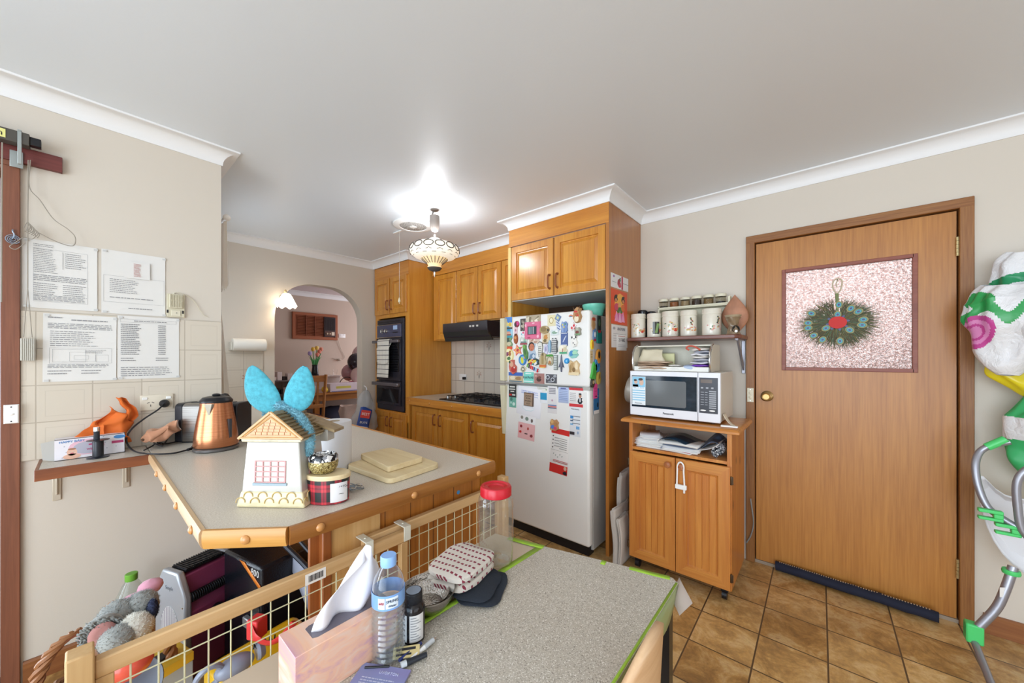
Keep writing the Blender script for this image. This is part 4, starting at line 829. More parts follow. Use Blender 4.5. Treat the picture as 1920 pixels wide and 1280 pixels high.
# ================================================================ notices on the left wall
def notice(label, pxs, rot, parts, name='notice_sheet', z0=.0, x=None):
    a, b, c, e = [at(px, py, x=XL) for px, py in pxs]      # bl, br, tr, tl
    w_ = ((b - a).length + (c - e).length) / 2; h_ = ((e - a).length + (c - b).length) / 2
    M = frame(V((XL + (x if x else .0076 if a.z < 1.5 else .001) + z0, a.y, a.z)), '+x', R(rot))
    t_ = thing(name, label, 'notice', M=M, group='notices taped to the left wall')
    MB().grid(lambda u, v: V((u * w_, v * h_, .0012 + .0012 * (abs(u - .5) * 2) ** 4 * abs(math.sin(v * 5)))), 12, 8).build('paper_sheet', PAPER, t_, ang=4)
    mb = MB(); ik = mb
    for k in parts:
        if k[0] == 'L': lines(mb, k[1] * w_, k[2] * w_, k[3] * h_, k[4] * h_, k[5], .0032, int(k[1] * 99) + k[5], k[6] if len(k) > 6 else .3, k[7] if len(k) > 7 else .3)
        else:
            x0, x1, y0, y1 = k[1] * w_, k[2] * w_, k[3] * h_, k[4] * h_; q = .0006
            for r_ in ((x0, x1, y0, y0 + q), (x0, x1, y1 - q, y1), (x0, x0 + q, y0, y1), (x1 - q, x1, y0, y1)): rect(mb, *r_, .0031)
    mb.build('printing', INK, t_)
    mb = MB()
    for x_, y_ in ((.02, .97), (.95, .97), (.95, .02), (.02, .02)): rect(mb, x_ * w_, x_ * w_ + .012, y_ * h_ - .004, y_ * h_ + .004, .0058)
    mb.build('sticky_tape', mat('tape_grey', 'c8c8c6', .25), t_); return t_
notice('large printed policy sheet with a ruled table, upper left of the four wall notices', [(41, 575), (188, 585), (188, 465), (55, 450)], 0,
       [('L', .14, .5, .90, .95, 2), ('L', .14, .45, .52, .88, 14), ('L', .55, .85, .62, .86, 8), ('B', .14, .86, .1, .88), ('B', .52, .52, .6, .86), ('L', .14, .86, .40, .5, 4, .4, .05), ('L', .14, .48, .2, .38, 6), ('L', .52, .84, .2, .38, 6), ('L', .14, .86, .11, .2, 5, .4, .1)])
n2 = notice('half-empty white sheet with a short list, upper right of the four wall notices', [(190, 586), (310, 593), (311, 484), (192, 466)], 0,
       [('L', .12, .6, .33, .56, 8), ('L', .12, .9, .24, .28, 1), ('B', .03, .98, .18, .6), ('L', .4, .85, .08, .12, 1)])
cr = thing('note_card', 'small card with red writing pinned over the upper right wall notice', 'card', M=frame(at(233, 520, x=XL + .006), '+x', R(0)))
MB().grid(lambda u, v: V((u * .084, v * .078, .001 + .001 * u)), 5, 5).build('card', PAPER, cr, ang=4)
lines(MB(), .03, .055, .008, .07, 11, .005, 4, .45).build('writing', mat('pink_ink', 'b8807a', .7), cr)
notice('white sheet with a hand-drawn floor plan, lower left of the four wall notices', [(80, 716), (218, 710), (217, 592), (80, 588)], -.3,
       [('L', .06, .3, .93, .96, 1, .5), ('L', .36, .92, .90, .94, 1, .4), ('L', .06, .94, .78, .87, 4, .4, .05), ('L', .09, .75, .52, .76, 8, .3), ('B', .08, .93, .27, .5), ('B', .12, .56, .29, .48), ('B', .34, .7, .3, .44), ('B', .4, .6, .33, .39), ('B', .7, .88, .29, .4), ('L', .55, .85, .42, .48, 3), ('L', .06, .9, .2, .26, 3, .4, .1), ('L', .06, .4, .1, .18, 2), ('L', .5, .8, .1, .18, 2)])
notice('white phone-number list with two columns, lower right of the four wall notices', [(220, 711), (335, 708), (336, 598), (221, 592)], 0,
       [('B', .04, .95, .90, .95), ('L', .25, .85, .91, .94, 1, .4), ('L', .05, .36, .38, .88, 17, .45), ('L', .64, .77, .38, .88, 16, .45, .1), ('L', .05, .3, .28, .35, 2), ('L', .6, .85, .28, .35, 2), ('L', .05, .92, .04, .2, 5, .35)])
tb = thing('wall_transmitter_box', 'small cream finned electronic box with a cable beside the notices', 'transmitter', M=frame(at(312, 594, x=XL + .001), '+x'))
MB().box(0, .066, 0, .115, 0, .012).box(.008, .058, .045, .112, .012, .022).build('housing', mat('cream_device', 'cfc8b0', .45), tb, bev=.002)
mb = MB()
for k in range(8): mb.box(.01 + k * .006, .0125 + k * .006, .05, .11, .022, .026)
mb.box(.008, .058, .078, .082, .022, .024).build('fins', mat('cream_device', 'cfc8b0', .45), tb)
MB().box(.016, .05, .006, .034, .012, .0155).box(.022, .028, .112, .12, .0, .012).build('cover', mat('cream_device2', 'd9d3bd', .4), tb, bev=.001)
MB().box(.0, .006, .02, .035, .012, .014).box(.056, .062, .02, .035, .012, .014).box(.034, .037, .02, .023, .0155, .017).build('slots', BLACK, tb)
MB().tube(bez([(.025, .12, .006), (.04, .124, .006), (.075, .113, .006), (.105, .085, .006), (.125, .045, .006), (.14, .022, .006), (.155, .013, .006)]), .0013, 6).build('cable', mat('cream_device', 'cfc8b0', .45), tb)
# outlet with plug and flex
po = thing('power_outlet', 'cream double power outlet on the tiles left of the toaster', 'power outlet', M=frame(at(262, 770, x=XL + .0075), '+x'))
MB().loft(.115, .072, [(0, 0), (0, .008), (.003, .010)]).build('outlet_plate', mat('cream_plate', 'ddd3c0', .4), po)
for x in (.012, .094): MB().box(x - .005, x + .013, .05, .062, .010, .013).build('rocker', WHITE, po, bev=.001)
mb = MB()
for a, dx, dy in ((30, -.008, .006), (-30, .008, .006), (90, 0, -.008)):
    M_ = T(.036 + dx, .03 + dy, .0102) @ RZ(a); mb.at(M_).box(-.005, .005, -.0012, .0012, 0, .0004)
mb.build('socket_slots', INKD, po)
Wp = lambda px, py, d=.03: at(px, py, x=XL + d)
fl = thing('kettle_flex', 'black plug and flex looping from the outlet down to the bench', 'power cord', (XL + .018, .255, 1.10))
F0 = V((XL + .018, .255, 1.10)); fp = [Wp(308, 756, .02) - F0]
MB().at(T(*fp[0]) @ RY(90)).lathe([(.0, 0), (.019, .0), (.019, .012), (.012, .022), (.006, .03), (0, .031)], seg=18).build('plug', BLACK, fl)
pts = [Wp(308, 756, .05), Wp(296, 768, .06), Wp(270, 785, .06), Wp(246, 805, .07), Wp(237, 825, .08), at(248, 843, z=.909), at(272, 850, z=.909), at(320, 850, z=.908), at(352, 843, z=.908), at(375, 837, z=.912)]
MB().tube(bez([p - F0 for p in pts]), .0035, 8).build('flex', BLACK, fl)
e0 = at(352, 843, z=.91) - F0; e1 = at(384, 832, z=.915) - F0
MB().tube([e0, e0.lerp(e1, .3), e0.lerp(e1, .35), e0.lerp(e1, .7), e0.lerp(e1, .8), e1], [.006, .007, .013, .014, .008, .006], 12).build('coupler', BLACK, fl)
lc = thing('loose_cable', 'black cable tied in a loose loop at the back of the bench', 'cable', at(300, 832, z=.902)); L0 = lc.location.copy()
MB().tube(bez([at(px, py, z=.908 + dz) - L0 for px, py, dz in ((345, 825, 0), (325, 829, 0), (308, 832, .0), (296, 830, .012), (298, 818, .03), (310, 815, .03), (314, 822, .012), (304, 835, .006), (292, 832, .012), (285, 836, .004), (270, 844, 0))]), .003, 7)\
    .tube(bez([at(px, py, z=.912) - L0 for px, py in ((288, 830), (296, 834), (304, 836), (299, 829), (308, 831))]), .0028, 6).build('cable', BLACK, lc)

# shelf contents
def crumple(f, nu, nv, amp, fr, seed=0, **k):
    def g(u, v):
        p = V(f(u, v)); q = p * fr + V((seed, seed * 2.3, 0))
        return p + V((noise.noise(q), noise.noise(q + V((31, 7, 3))), noise.noise(q + V((5, 77, 13))))) * amp
    return MB().grid(g, nu, nv, **k)
OR = mat('orange_bag_film', 'ef7b3c', .3, trans=.25, ior=1.1, bump=.3, bs=40)
OR2 = mat('orange_sheer_film', 'efb08c', .25, trans=.45, ior=1.1, bump=.4, bs=60)
ob = at(200, 830, z=.9); ob = V((XL + .09, .06, .899))
def bagf(u, v):
    a = 2 * math.pi * u; r = math.sin(math.pi * min(v * .9 + .1, 1)) ** .6
    top = .04 + .12 * max(0, math.sin(a * .5 + .3)) ** 2
    return V((.035 * r * math.cos(a) * (1 - .5 * v), .11 * r * math.sin(a) * (1 - .35 * v) + .04 * v, .005 + v * (.11 + top * .5)))
o = crumple(bagf, 70, 44, .035, 22, 3, cu=True).build('orange_plastic_bag', OR, loc=(XL + .055, .035, .905), fixn=False)
tag(o, 'crumpled bright orange plastic bag standing behind the baby-print box on the wall shelf', 'plastic bag')
hb_ = crumple(lambda u, v: V((.012 * math.sin(u * 6), .0 + .02 * math.sin(v * 4) + (u - .5) * .045 * (1 - v * .3), v * .11)), 10, 12, .012, 30, 4).build('handle_loop', OR, o, solid=.001)
hb_.location = (0, .085, .12)
o = crumple(lambda u, v: V((.05 * math.cos(6.28 * u) * math.sin(3.0 * v + .1), .13 * (v - .5), .04 + .035 * math.sin(6.28 * u) * math.sin(3.0 * v + .1) + .06 * v * v)), 60, 50, .03, 24, 9, cu=True)\
    .build('clear_orange_bag', OR2, loc=(XL + .085, .24, .903), fixn=False)
tag(o, 'sheer pale orange plastic bag lying between the box and the toaster', 'plastic bag')
bx = thing('baby_wipes_box', 'open white carton printed with a smiling baby on the wall shelf', 'box', (XL + .10, -.078, .899), 0)
bxm = MB(); W_, H_, D_ = .195, .085, .06
bxm.box(-.001, .001, 0, W_, 0, H_).box(-D_, .001, 0, W_, 0, .002).box(-D_, -D_ + .002, 0, W_, 0, H_).box(-D_, .001, 0, W_, H_ - .002, H_).box(-D_, .001, W_ - .002, W_, 0, H_)
bxm.m(1).add([(0, 0, .0), (0, 0, H_), (-.015, -.035, H_ * .9), (-.01, -.03, .01)], [(0, 1, 2, 3)])
bxm.build('carton', [mat('carton_white', 'e6e1e6', .5), mat('carton_grey', 'a8a49e', .7)], bx)
M_ = Matrix.Translation((.0012, 0, 0)) @ frame((0, 0, 0), '+x')
pr = MB(); ml = [mat('pk', 'e6b8c4', .6), mat('skin_print', 'e3b49c', .6), mat('blue_logo', '4a8ac8', .5), mat('magenta_logo', 'b83a6c', .5), mat('grey_ink', 'b4b0bc', .6), mat('hair_print', 'a8765a', .6)]
def blob(mi, x, y, rx, ry, z): pr.m(mi).prism([(x + rx * math.cos(i * .4488), y + ry * math.sin(i * .4488)) for i in range(14)], 0, z)
blob(0, .085, .045, .05, .033, .0004); blob(4, .087, .042, .04, .026, .0005); blob(1, .045, .03, .014, .015, .0006); blob(1, .045, .012, .024, .011, .0006); blob(5, .045, .042, .011, .004, .0007)
blob(4, .04, .031, .0015, .0012, .0008); blob(4, .05, .031, .0015, .0012, .0008); blob(3, .045, .025, .005, .0015, .0008)
blob(2, .178, .072, .018, .008, .0005); pr.m(3).box(.155, .19, .045, .056, 0, .0006); pr.m(3).box(.09, .125, .05, .056, 0, .0006)
for k in range(16): blob(4, .02 + (k * 37 % 180) / 1000, .01 + (k * 23 % 70) / 1000, .002, .002, .0003)
pr.build('carton_print', ml, bx, M=M_); text('HAPPY BABY', .012, 'lettering', mat('blue_logo', '4a8ac8', .5), bx, M_ @ T(.045, .073, .0008)); text('wipes', .014, 'lettering', mat('magenta_logo', 'b83a6c', .5), bx, M_ @ T(.1, .035, .0008))
sp = thing('cable_spool', 'black plastic spool with a braided tube stub on top, in front of the carton', 'spool', at(184, 857, z=.899))
MB().lathe([(.033, 0), (.033, .002), (.02, .004), (.0165, .006), (.0165, .068), (.02, .070), (.033, .072), (.033, .074), (0, .075)], seg=30).build('spool_body', mat('spool_black', '22242b', .3), sp)
MB().at(T(-.002, -.004, .074) @ RY(-6)).lathe([(.009, 0), (.009, .035), (.0, .035)], seg=16).build('braided_tube', mat('braid', '2e3036', .6, bump=1, bs=500), sp)
MB().at(T(-.002, -.004, .074) @ RY(-6)).lathe([(.010, .035), (.010, .052), (.008, .053), (.007, .046), (0, .046)], seg=16).build('metal_ferrule', CHROME, sp)

# ================================================================ on the peninsula
# toaster
ts = thing('toaster', 'long-slot brushed steel toaster with black ends behind the kettle', 'toaster', (-2.33, .425, .901), R(44))
def rr(w_, d_, h_, r, n=6):
    o = []
    for cx, cy, a0 in ((w_ - r, h_ - r, 0), (-w_ + r, h_ - r, 90), (-w_ + r, r * .5, 180), (w_ - r, r * .5, 270)):
        for k in range(n):
            a = R(a0 + 90 * k / (n - 1)); o.append((cx + r * math.cos(a), cy + (r if a0 < 180 else r * .5) * math.sin(a)))
    return o
def profx(mb, poly, x0, x1):
    n = len(poly); mb.add([(x, y, z) for x in (x0, x1) for y, z in poly], [tuple(range(n))[::-1], tuple(range(n, 2 * n))] + [(i, (i + 1) % n, n + (i + 1) % n, n + i) for i in range(n)]); return mb
BST = NT('brushed_steel'); BST.set('Metallic', 1); BST.set('Roughness', .32); f_ = BST.noise(BST.map(BST.obj(), (2, 2, 220)), 3, 2)
BST.set('Base Color', BST.ramp(f_, [(.3, '8a8682'), (.7, 'b4b0ab')])); BST = BST.mat
P_ = rr(.055, 0, .19, .022)
MB_ = profx(MB(), P_, -.11, .11); MB_.build('steel_panel', BST, ts)
for s_ in (-1, 1):
    q = [(y * 1.04, z * 1.01) for y, z in P_]; profx(MB(), q, s_ * .11, s_ * .145).build('end_cap', mat('toaster_black', '26262b', .3), ts, bev=.004)
MB().box(-.115, .115, -.052, -.045, 0, .006).box(-.1, .1, -.014, .014, .189, .1925).build('slot', BLACK, ts)
MB().box(-.16, -.145, -.014, .014, .12, .135).build('lever', BLACK, ts, bev=.003)
# kettle
kt = thing('electric_kettle', 'copper-coloured electric kettle with a black lid and handle', 'kettle', (-2.10, .39, .901), R(56))
COP = NT('copper'); COP.set('Metallic', .95); COP.set('Roughness', .27); COP.set('Base Color', COP.ramp(COP.noise(COP.map(COP.obj(), (1, 1, 160)), 3, 2), [(.3, 'b8754f'), (.7, 'cf8d66')])); COP = COP.mat
MB().lathe([(.078, 0), (.084, .003), (.084, .012), (.078, .016), (0, .016)], seg=32).build('power_base', mat('kettle_base', '6a6664', .3, .5), kt)
kb = MB().lathe([(.0, .018), (.080, .018), (.083, .024), (.079, .07), (.071, .13), (.060, .195), (.058, .215), (.0, .215)], seg=40).build('body', COP, kt)
MB().lathe([(.060, .213), (.061, .222), (.050, .236), (.03, .241), (0, .242)], seg=32).build('lid', BLACK, kt)
MB().ball((.0, 0, .246), (.018, .01, .007), 12).build('lid_knob', BLACK, kt)
sm = MB().add([(-.018, -.072, .21), (.018, -.072, .21), (.0, -.0755, .15), (-.014, -.085, .213), (.014, -.085, .213)], [(0, 2, 3), (3, 2, 4), (4, 2, 1), (0, 3, 4, 1)])
sm.build('spout', mat('spout_steel', 'a9aaa4', .25, .8), kt, loc=(0, .012, 0))
MB().tube(bez([(0, .05, .232), (0, .085, .234), (0, .108, .20), (0, .108, .12), (0, .098, .07), (0, .078, .052)]), [.011] * 41, 10, flat=1.3).build('handle', BLACK, kt)
MB().box(-.006, .006, -.08, -.07, .05, .14).build('water_gauge', mat('gauge', '3a3c40', .15), kt, M=RZ(62))

# house shaped cookie jar: front faces the room corner
hj = thing('cottage_cookie_jar', 'white ceramic cottage cookie jar with a tan gabled roof and pink lattice window', 'cookie jar', (-1.204, .385, .901), R(38)); hj.scale = (1, .68, 1)
CER = mat('ceramic_white', 'bcb8ae', .22, coat=.4, var=.03); TAN = mat('ceramic_tan', 'c99a62', .3, coat=.4, var=.12, vs=30); TAN2 = mat('ceramic_tan_dark', 'b06a2c', .35, coat=.3)
ROOF = mat('ceramic_roof', '97805c', .45, coat=.2, var=.2, vs=40); PKL = mat('ceramic_pink', 'd49a98', .35); CRM = mat('ceramic_stone', 'd8cba2', .35, coat=.4, var=.15, vs=35)
def frus(mb, w0, d0, w1, d1, z0, z1):
    vs = [(s * w_ / 2, t_ * d_ / 2, z) for w_, d_, z in ((w0, d0, z0), (w1, d1, z1)) for s, t_ in ((-1, -1), (1, -1), (1, 1), (-1, 1))]
    return mb.add(vs, [(3, 2, 1, 0), (4, 5, 6, 7), (0, 1, 5, 4), (1, 2, 6, 5), (2, 3, 7, 6), (3, 0, 4, 7)])
frus(MB(), .176, .176, .150, .160, .02, .182).build('jar_body', CER, hj, bev=.004)
fb = frus(MB(), .198, .196, .176, .178, 0, .044)
fb.build('stone_base', CRM, hj, bev=.006, seg=3)
mb = MB(); rd = random.Random(2)
for k in range(9):
    x = -.085 + k * .0205; z = .014 + .016 * (k % 2); mb.tube(arc((x, -.099 + z * .2, z), .013, 0, 190, 9, 'xz'), .0015, 5)
for k in range(8):
    y = -.085 + k * .023; mb.tube(arc((.0995 - z * .2, y, .014 + .014 * (k % 2)), .013, 0, 190, 9, 'yz'), .0015, 5)
mb.build('stone_relief', mat('stone_line', 'b99c5e', .4), hj)
lt = MB()
for k in range(5): lt.box(-.046 + k * .0215, -.042 + k * .0215, -.0025, .004, .068, .128)
for k in range(5): lt.box(-.046, .044, -.003, .004, .068 + k * .0145, .0705 + k * .0145)
lt.build('lattice_window', PKL, hj, M=T(-.004, -.0900, 0) @ RX(-2.83), bev=.0008)
MB().box(-.05, .048, -.004, .004, .060, .067).build('window_sill', mat('sill_blue', '93a4ac', .3), hj, M=T(-.004, -.0902, 0) @ RX(-2.83), bev=.001)
lt = MB()
for k in range(4): lt.box(-.003, .0035, -.03 + k * .018, -.027 + k * .018, .068, .13)
for k in range(5): lt.box(-.0035, .0035, -.03, .027, .068 + k * .0145, .0705 + k * .0145)
lt.build('lattice_window', mat('ceramic_pink_dark', 'a87870', .35), hj, M=T(.0900, .0, 0) @ RY(-4.6), bev=.0008)
# lid: eave slab, gable, roof planes
frus(MB(), .170, .182, .172, .184, .182, .192).build('eave_band', mat('eave_stone', 'cfc6ac', .4, var=.2, vs=60), hj, bev=.002)
W2, D2, ZB, ZT = .088, .093, .192, .262
gb_ = MB().add([(-W2, -D2, ZB), (W2, -D2, ZB), (0, -D2, ZT), (-W2, D2, ZB), (W2, D2, ZB), (0, D2, ZT)], [(0, 1, 2), (5, 4, 3), (0, 3, 4, 1)])
gb_.m(1).add([(W2 + .004, -D2, ZB - .002), (W2 + .004, D2, ZB - .002), (0, D2, ZT + .003), (0, -D2, ZT + .003)], [(0, 1, 2, 3)]).add([(-W2 - .004, D2, ZB - .002), (-W2 - .004, -D2, ZB - .002), (0, -D2, ZT + .003), (0, D2, ZT + .003)], [(0, 1, 2, 3)])
gb_.build('roof', [TAN, ROOF], hj, fixn=False)
mb = MB()
for s_ in (-1, 1): mb.tube([(s_ * (W2 + .004), -D2 - .002, ZB - .001), (0, -D2 - .002, ZT + .003)], .0042, 6); mb.tube([(s_ * (W2 - .014), -D2 - .002, ZB + .007), (0, -D2 - .002, ZT - .010)], .0022, 5)
mb.tube([(-W2, -D2 - .002, ZB + .001), (W2, -D2 - .002, ZB + .001)], .003, 6); mb.build('gable_trim', TAN, hj)
mb = MB()
for r_ in range(6):
    z = ZB + .009 + r_ * .0085; hw = (ZT - .012 - z) / (ZT - ZB) * W2 * 1.0 - .004
    if hw < .006: continue
    mb.box(-hw, hw, -D2 - .0016, -D2, z, z + .0011)
    k = -hw + (.006 if r_ % 2 else .014)
    while k < hw - .002: mb.box(k, k + .0011, -D2 - .0016, -D2, z, z + .0085); k += .0165
mb.build('gable_bricks', TAN2, hj)
mb = MB(); nrm = V((ZT - ZB, 0, W2)).normalized()
for r_ in range(9):
    t_ = (r_ + .5) / 9; x = W2 * (1 - t_) + .006; z = ZB + (ZT - ZB) * t_
    for k in range(11): mb.box(x - .0005, x + .004, -D2 + .001 + k * .017, -D2 + .0165 + k * .017, z - .001, z + .0016)
mb.build('shingles', ROOF, hj)
# rear cross wing of the lid (chimney block at the left, lean-to on the right)
MB().box(-.075, -.03, .06, .10, .18, .222).build('chimney', CER, hj, bev=.002)
MB().box(-.084, -.024, .052, .106, .222, .229).build('chimney_cap', TAN, hj, bev=.002)
MB().box(.035, .10, .07, .13, .16, .198).build('rear_wing', CER, hj, bev=.002)
MB().add([(.02, .06, .235), (.125, .06, .196), (.125, .145, .196), (.02, .145, .235), (.02, .06, .226), (.125, .06, .188), (.125, .145, .188), (.02, .145, .226)], [(0, 1, 2, 3), (7, 6, 5, 4), (0, 4, 5, 1), (1, 5, 6, 2), (2, 6, 7, 3), (3, 7, 4, 0)]).build('rear_roof', ROOF, hj)
# bunny ears headband over the roof
FUR = mat('blue_fur', '4da5b6', .9, sheen=.2, var=.25, vs=90); FURL = mat('pale_blue_fur', '86bccb', .9, sheen=.2, var=.2, vs=90)
be = thing('bunny_ear_headband', 'fluffy turquoise bunny-ear headband draped over the cottage jar roof', 'headband', (-1.231, .366, .901), R(38))
def ear(base, tip, wd, tilt, seed, bulge):
    base = V(base); tip = V(tip); ax = tip - base; side_ = V((ax.z, 0, -ax.x)).normalized(); dp = V((0, -1, 0))
    def f(u, v):
        a = 2 * math.pi * u; s_ = v * .985 + .008; w_ = wd * (math.sin(math.pi * s_ ** .8) ** .62) * (1 - .10 * s_) + .004
        return base + ax * s_ + side_ * (w_ * math.cos(a) + bulge * math.sin(math.pi * s_)) + dp * (.013 * math.sin(a) * math.sin(math.pi * s_) ** .5)
    return MB().grid(f, 22, 22, cu=True)
for nm, b_, t_, wd, sd_, bu in (('ear', (.0, .0, .258), (-.068, -.01, .392), .044, 1, -.010), ('ear', (.05, .0, .258), (.098, -.01, .392), .042, 2, .008)):
    ear(b_, t_, wd, 0, sd_, bu).fur(7000, .011, .001).build(nm, FUR, be)
hbn = bez([(-.06, .04, .238), (-.03, .02, .266), (.01, .0, .276), (.05, -.005, .262), (.085, -.01, .236), (.110, -.015, .20), (.116, -.02, .165), (.108, -.02, .135)])
MB().tube(hbn, [.006 + .0045 * min(1, i / 14) for i in range(len(hbn))], 10).fur(4200, .009, .001).build('band', FURL, be)
# paper towel roll
pt = thing('paper_towel_roll', 'white paper towel roll standing on the bench behind the candles', 'paper towel', (-1.409, .616, .901))
MB().lathe([(.019, .0), (.059, .0), (.06, .002), (.06, .174), (.059, .176), (.0195, .176), (.019, .174)], seg=44, cap=False).build('paper', mat('tissue_white', 'dcdbde', .8, bump=.15, bs=300), pt)
MB().lathe([(.0185, .176), (.0185, 0), (.017, 0), (.017, .1755)], seg=24, cap=False).build('core', mat('card_core', 'b8a488', .8), pt)
# tartan tin candle
tc = thing('tartan_candle', 'red and black tartan candle jar with a pale wooden lid', 'candle', (-1.097, .463, .901), R(40)); tc.scale = (1, 1, 1.12)
TA = NT('tartan'); s_ = TA.n('SeparateXYZ', ins={0: TA.obj()}).outputs
ang_ = TA.math('MULTIPLY', TA.math('ARCTAN2', s_[1], s_[0]), .055)
def stripes(c): 
    f = TA.math('FRACT', TA.math('DIVIDE', c, .043)); a = TA.math('LESS_THAN', f, .42); b = TA.math('LESS_THAN', TA.math('ABSOLUTE', TA.math('SUBTRACT', f, .21)), .04)
    return TA.math('SUBTRACT', a, TA.math('MULTIPLY', b, .5))
su, sv = stripes(ang_), stripes(TA.math('ADD', s_[2], .01)); TA.set('Base Color', TA.ramp(TA.math('MULTIPLY', TA.math('ADD', su, sv), .5), [(0, '1c2423'), (.5, '8c2430'), (1, 'c8343e')])); TA.set('Roughness', .4)
MB().lathe([(.050, 0), (.053, .002), (.055, .055), (.055, .062), (0, .062)], seg=40, sx=1.08, sy=.78).build('tin', TA.mat, tc)
MB().lathe([(.057, .062), (.0575, .070), (.055, .073), (0, .073)], seg=40, sx=1.08, sy=.78).build('lid', BOARD, tc)
lb = MB().grid(lambda u, v: V((.0598 * math.cos(-1.15 + u * .95), .0432 * math.sin(-1.15 + u * .95), .006 + v * .048)), 12, 3).build('label', mat('label_white', 'e2dfde', .6), tc, fixn=False)
for s_t, z, sz in (('SAND + FOG', .044, .0075), ('cashmere', .026, .004)):
    a = -.66; text(s_t, sz, 'lettering', INKD, tc, Matrix.Translation((.0604 * math.cos(a), .0437 * math.sin(a), z)) @ RZ(27) @ frame((0, 0, 0), '-y'))
mc = thing('mosaic_votive', 'round gold-glitter votive jar with a black and white mosaic rim on the tartan candle', 'candle holder', (-1.108, .453, .9835))
GL = NT('gold_glitter'); GL.set('Base Color', GL.ramp(GL.n('TexVoronoi', ins={'Vector': GL.obj(), 'Scale': 420.}).outputs['Color'], [(.2, '4a3c20'), (.5, 'a08a4c'), (.85, 'e0d49a')])); GL.set('Roughness', .3); GL.set('Metallic', .4)
MZ = NT('mosaic_rim'); MZ.set('Base Color', MZ.ramp(MZ.n('TexVoronoi', ins={'Vector': MZ.obj(), 'Scale': 130.}).outputs['Color'], [(.3, '1c1c20'), (.5, '8c8c90'), (.6, 'e8e6e4')], 'CONSTANT')); MZ.set('Roughness', .12); MZ.set('Metallic', .2)
MB().lathe([(.024, 0), (.031, .004), (.038, .016), (.040, .028), (.039, .036)], seg=30, cap=False).build('glitter_bowl', GL.mat, mc)
MB().lathe([(.039, .036), (.039, .046), (.035, .053), (.031, .054), (.030, .048), (0, .045)], seg=30, cap=False).build('mosaic_rim', MZ.mat, mc)
# pen poking out behind the votive
pe = thing('blue_pen', 'blue pen poking out between the cottage jar and the paper roll', 'pen', (-1.215, .478, 1.0)); 
MB().cyl((-.0, .0, .0), (.022, .018, .018), .003, seg=8).cyl((-.035, .01, -.098), (0, 0, 0), .0035, seg=8).build('barrel', mat('pen_blue', '2f66b8', .35), pe)
# binder clips / foil sachets
cl = at(668, 920, z=.901); rd = random.Random(8)
for k in range(6):
    p = cl + V((rd.uniform(-.022, .022), rd.uniform(-.02, .02), .0005 + .003 * k))
    o = MB().box(-.014, .014, -.0035, .0035, 0, .0022).tube([(-.013, .003, .003), (.0, .009, .006), (.013, .003, .003)], .0007, 5).build('metal_bag_clip', mat('clip_steel', '8f959b', .25, .9), loc=p, rz=rd.uniform(0, 3), bev=.0006)
    o.rotation_euler.x = rd.uniform(-.3, .3); tag(o, 'one of the small grey metal clips heaped beside the tartan candle', 'clip', 'metal clips beside the candle')
# cutting boards
def board(pts, z, th, label, r=.02):
    ps = [at(px, py, z=z + th) for px, py in pts]; c = sum(ps, V()) / len(ps); poly = []
    n = len(ps)
    for i in range(n):
        a, b, c2 = ps[i - 1], ps[i], ps[(i + 1) % n]; d1 = (a - b).normalized(); d2 = (c2 - b).normalized()
        for t_ in (0, .25, .5, .75, 1): q = b + d1 * r * (1 - t_) ** 2 + d2 * r * t_ ** 2; poly.append((q.x - c.x, q.y - c.y))
    o = MB().prism(poly, 0, th).build('cutting_board', BOARD, loc=(c.x, c.y, z), bev=.002); tag(o, label, 'cutting board', 'wooden cutting boards on the bench'); return o
board([(648, 870), (731, 899), (826, 868), (744, 840)], .9008, .017, 'larger pale cutting board lying flat on the bench under a smaller one', .03)
board([(675, 850), (728, 875), (794, 856), (733, 838)], .9185, .020, 'smaller thick cutting board resting on top of the larger one', .012)
# open booklet far along the bench
bk = thing('booklet', 'thin open booklet lying at the far end of the bench behind the jar', 'booklet', (-2.55, .93, .901), R(25))
MB().box(-.1, .1, -.07, .07, 0, .008).build('pages', PAPER, bk, bev=.001); MB().box(-.08, .08, -.05, .05, .008, .0086).build('cover_panel', mat('booklet_red', 'a8504a', .5), bk)
# paper towel holder on the arch wall
ph = thing('paper_towel_holder', 'wall-mounted paper roll on the tiled arch wall', 'paper towel holder', (XA + .008, .96, 1.43))
MB().cyl((.065, -.12, 0), (.065, .125, 0), .055, seg=32).build('paper_roll', mat('tissue_cream', 'e8e4da', .8), ph)
MB().box(0, .08, -.135, -.122, -.05, .02).box(0, .004, -.135, .14, -.05, -.03).box(0, .08, .127, .14, -.05, .02).build('bracket', mat('holder_cream', 'cfc8ba', .4), ph, bev=.002)
# ================================================================ ceiling fittings
pl = thing('pendant_lamp', 'white patterned pendant lamp with grey rise-and-fall housing', 'pendant lamp', (-2.194, 1.693, 0))
GH = mat('lamp_grey', '8c827c', .4); SHD = mat('lamp_glass', 'fff8ea', .3, emit='fff2dc', es=.5); SHD2 = mat('lamp_glass_warm', 'fbe3b8', .3, emit='ffd9a0', es=.35); OUTL = mat('lamp_outline', '544e4a', .6)
MB().lathe([(.028, 2.42), (.028, 2.413), (.01, 2.408), (0, 2.408)], seg=24).build('ceiling_rose', GH, pl)
MB().tube(bez([(-.018, 0, 2.41), (-.024, 0, 2.39), (-.026, .004, 2.36)]), .006, 8).build('bracket', mat('lamp_metal', '6c6662', .4, .6), pl)
MB().tube([(.0, 0, 2.41), (.004, 0, 2.36)], .0016, 6).tube([(.0, 0, 2.25), (0, 0, 2.2)], .008, 8).build('cord', mat('lamp_metal', '6c6662', .4, .6), pl)
MB().lathe([(.030, 2.372), (.036, 2.372), (.037, 2.33), (.033, 2.285), (.024, 2.262), (.010, 2.256), (0, 2.256)], seg=28).build('counterweight_housing', GH, pl)
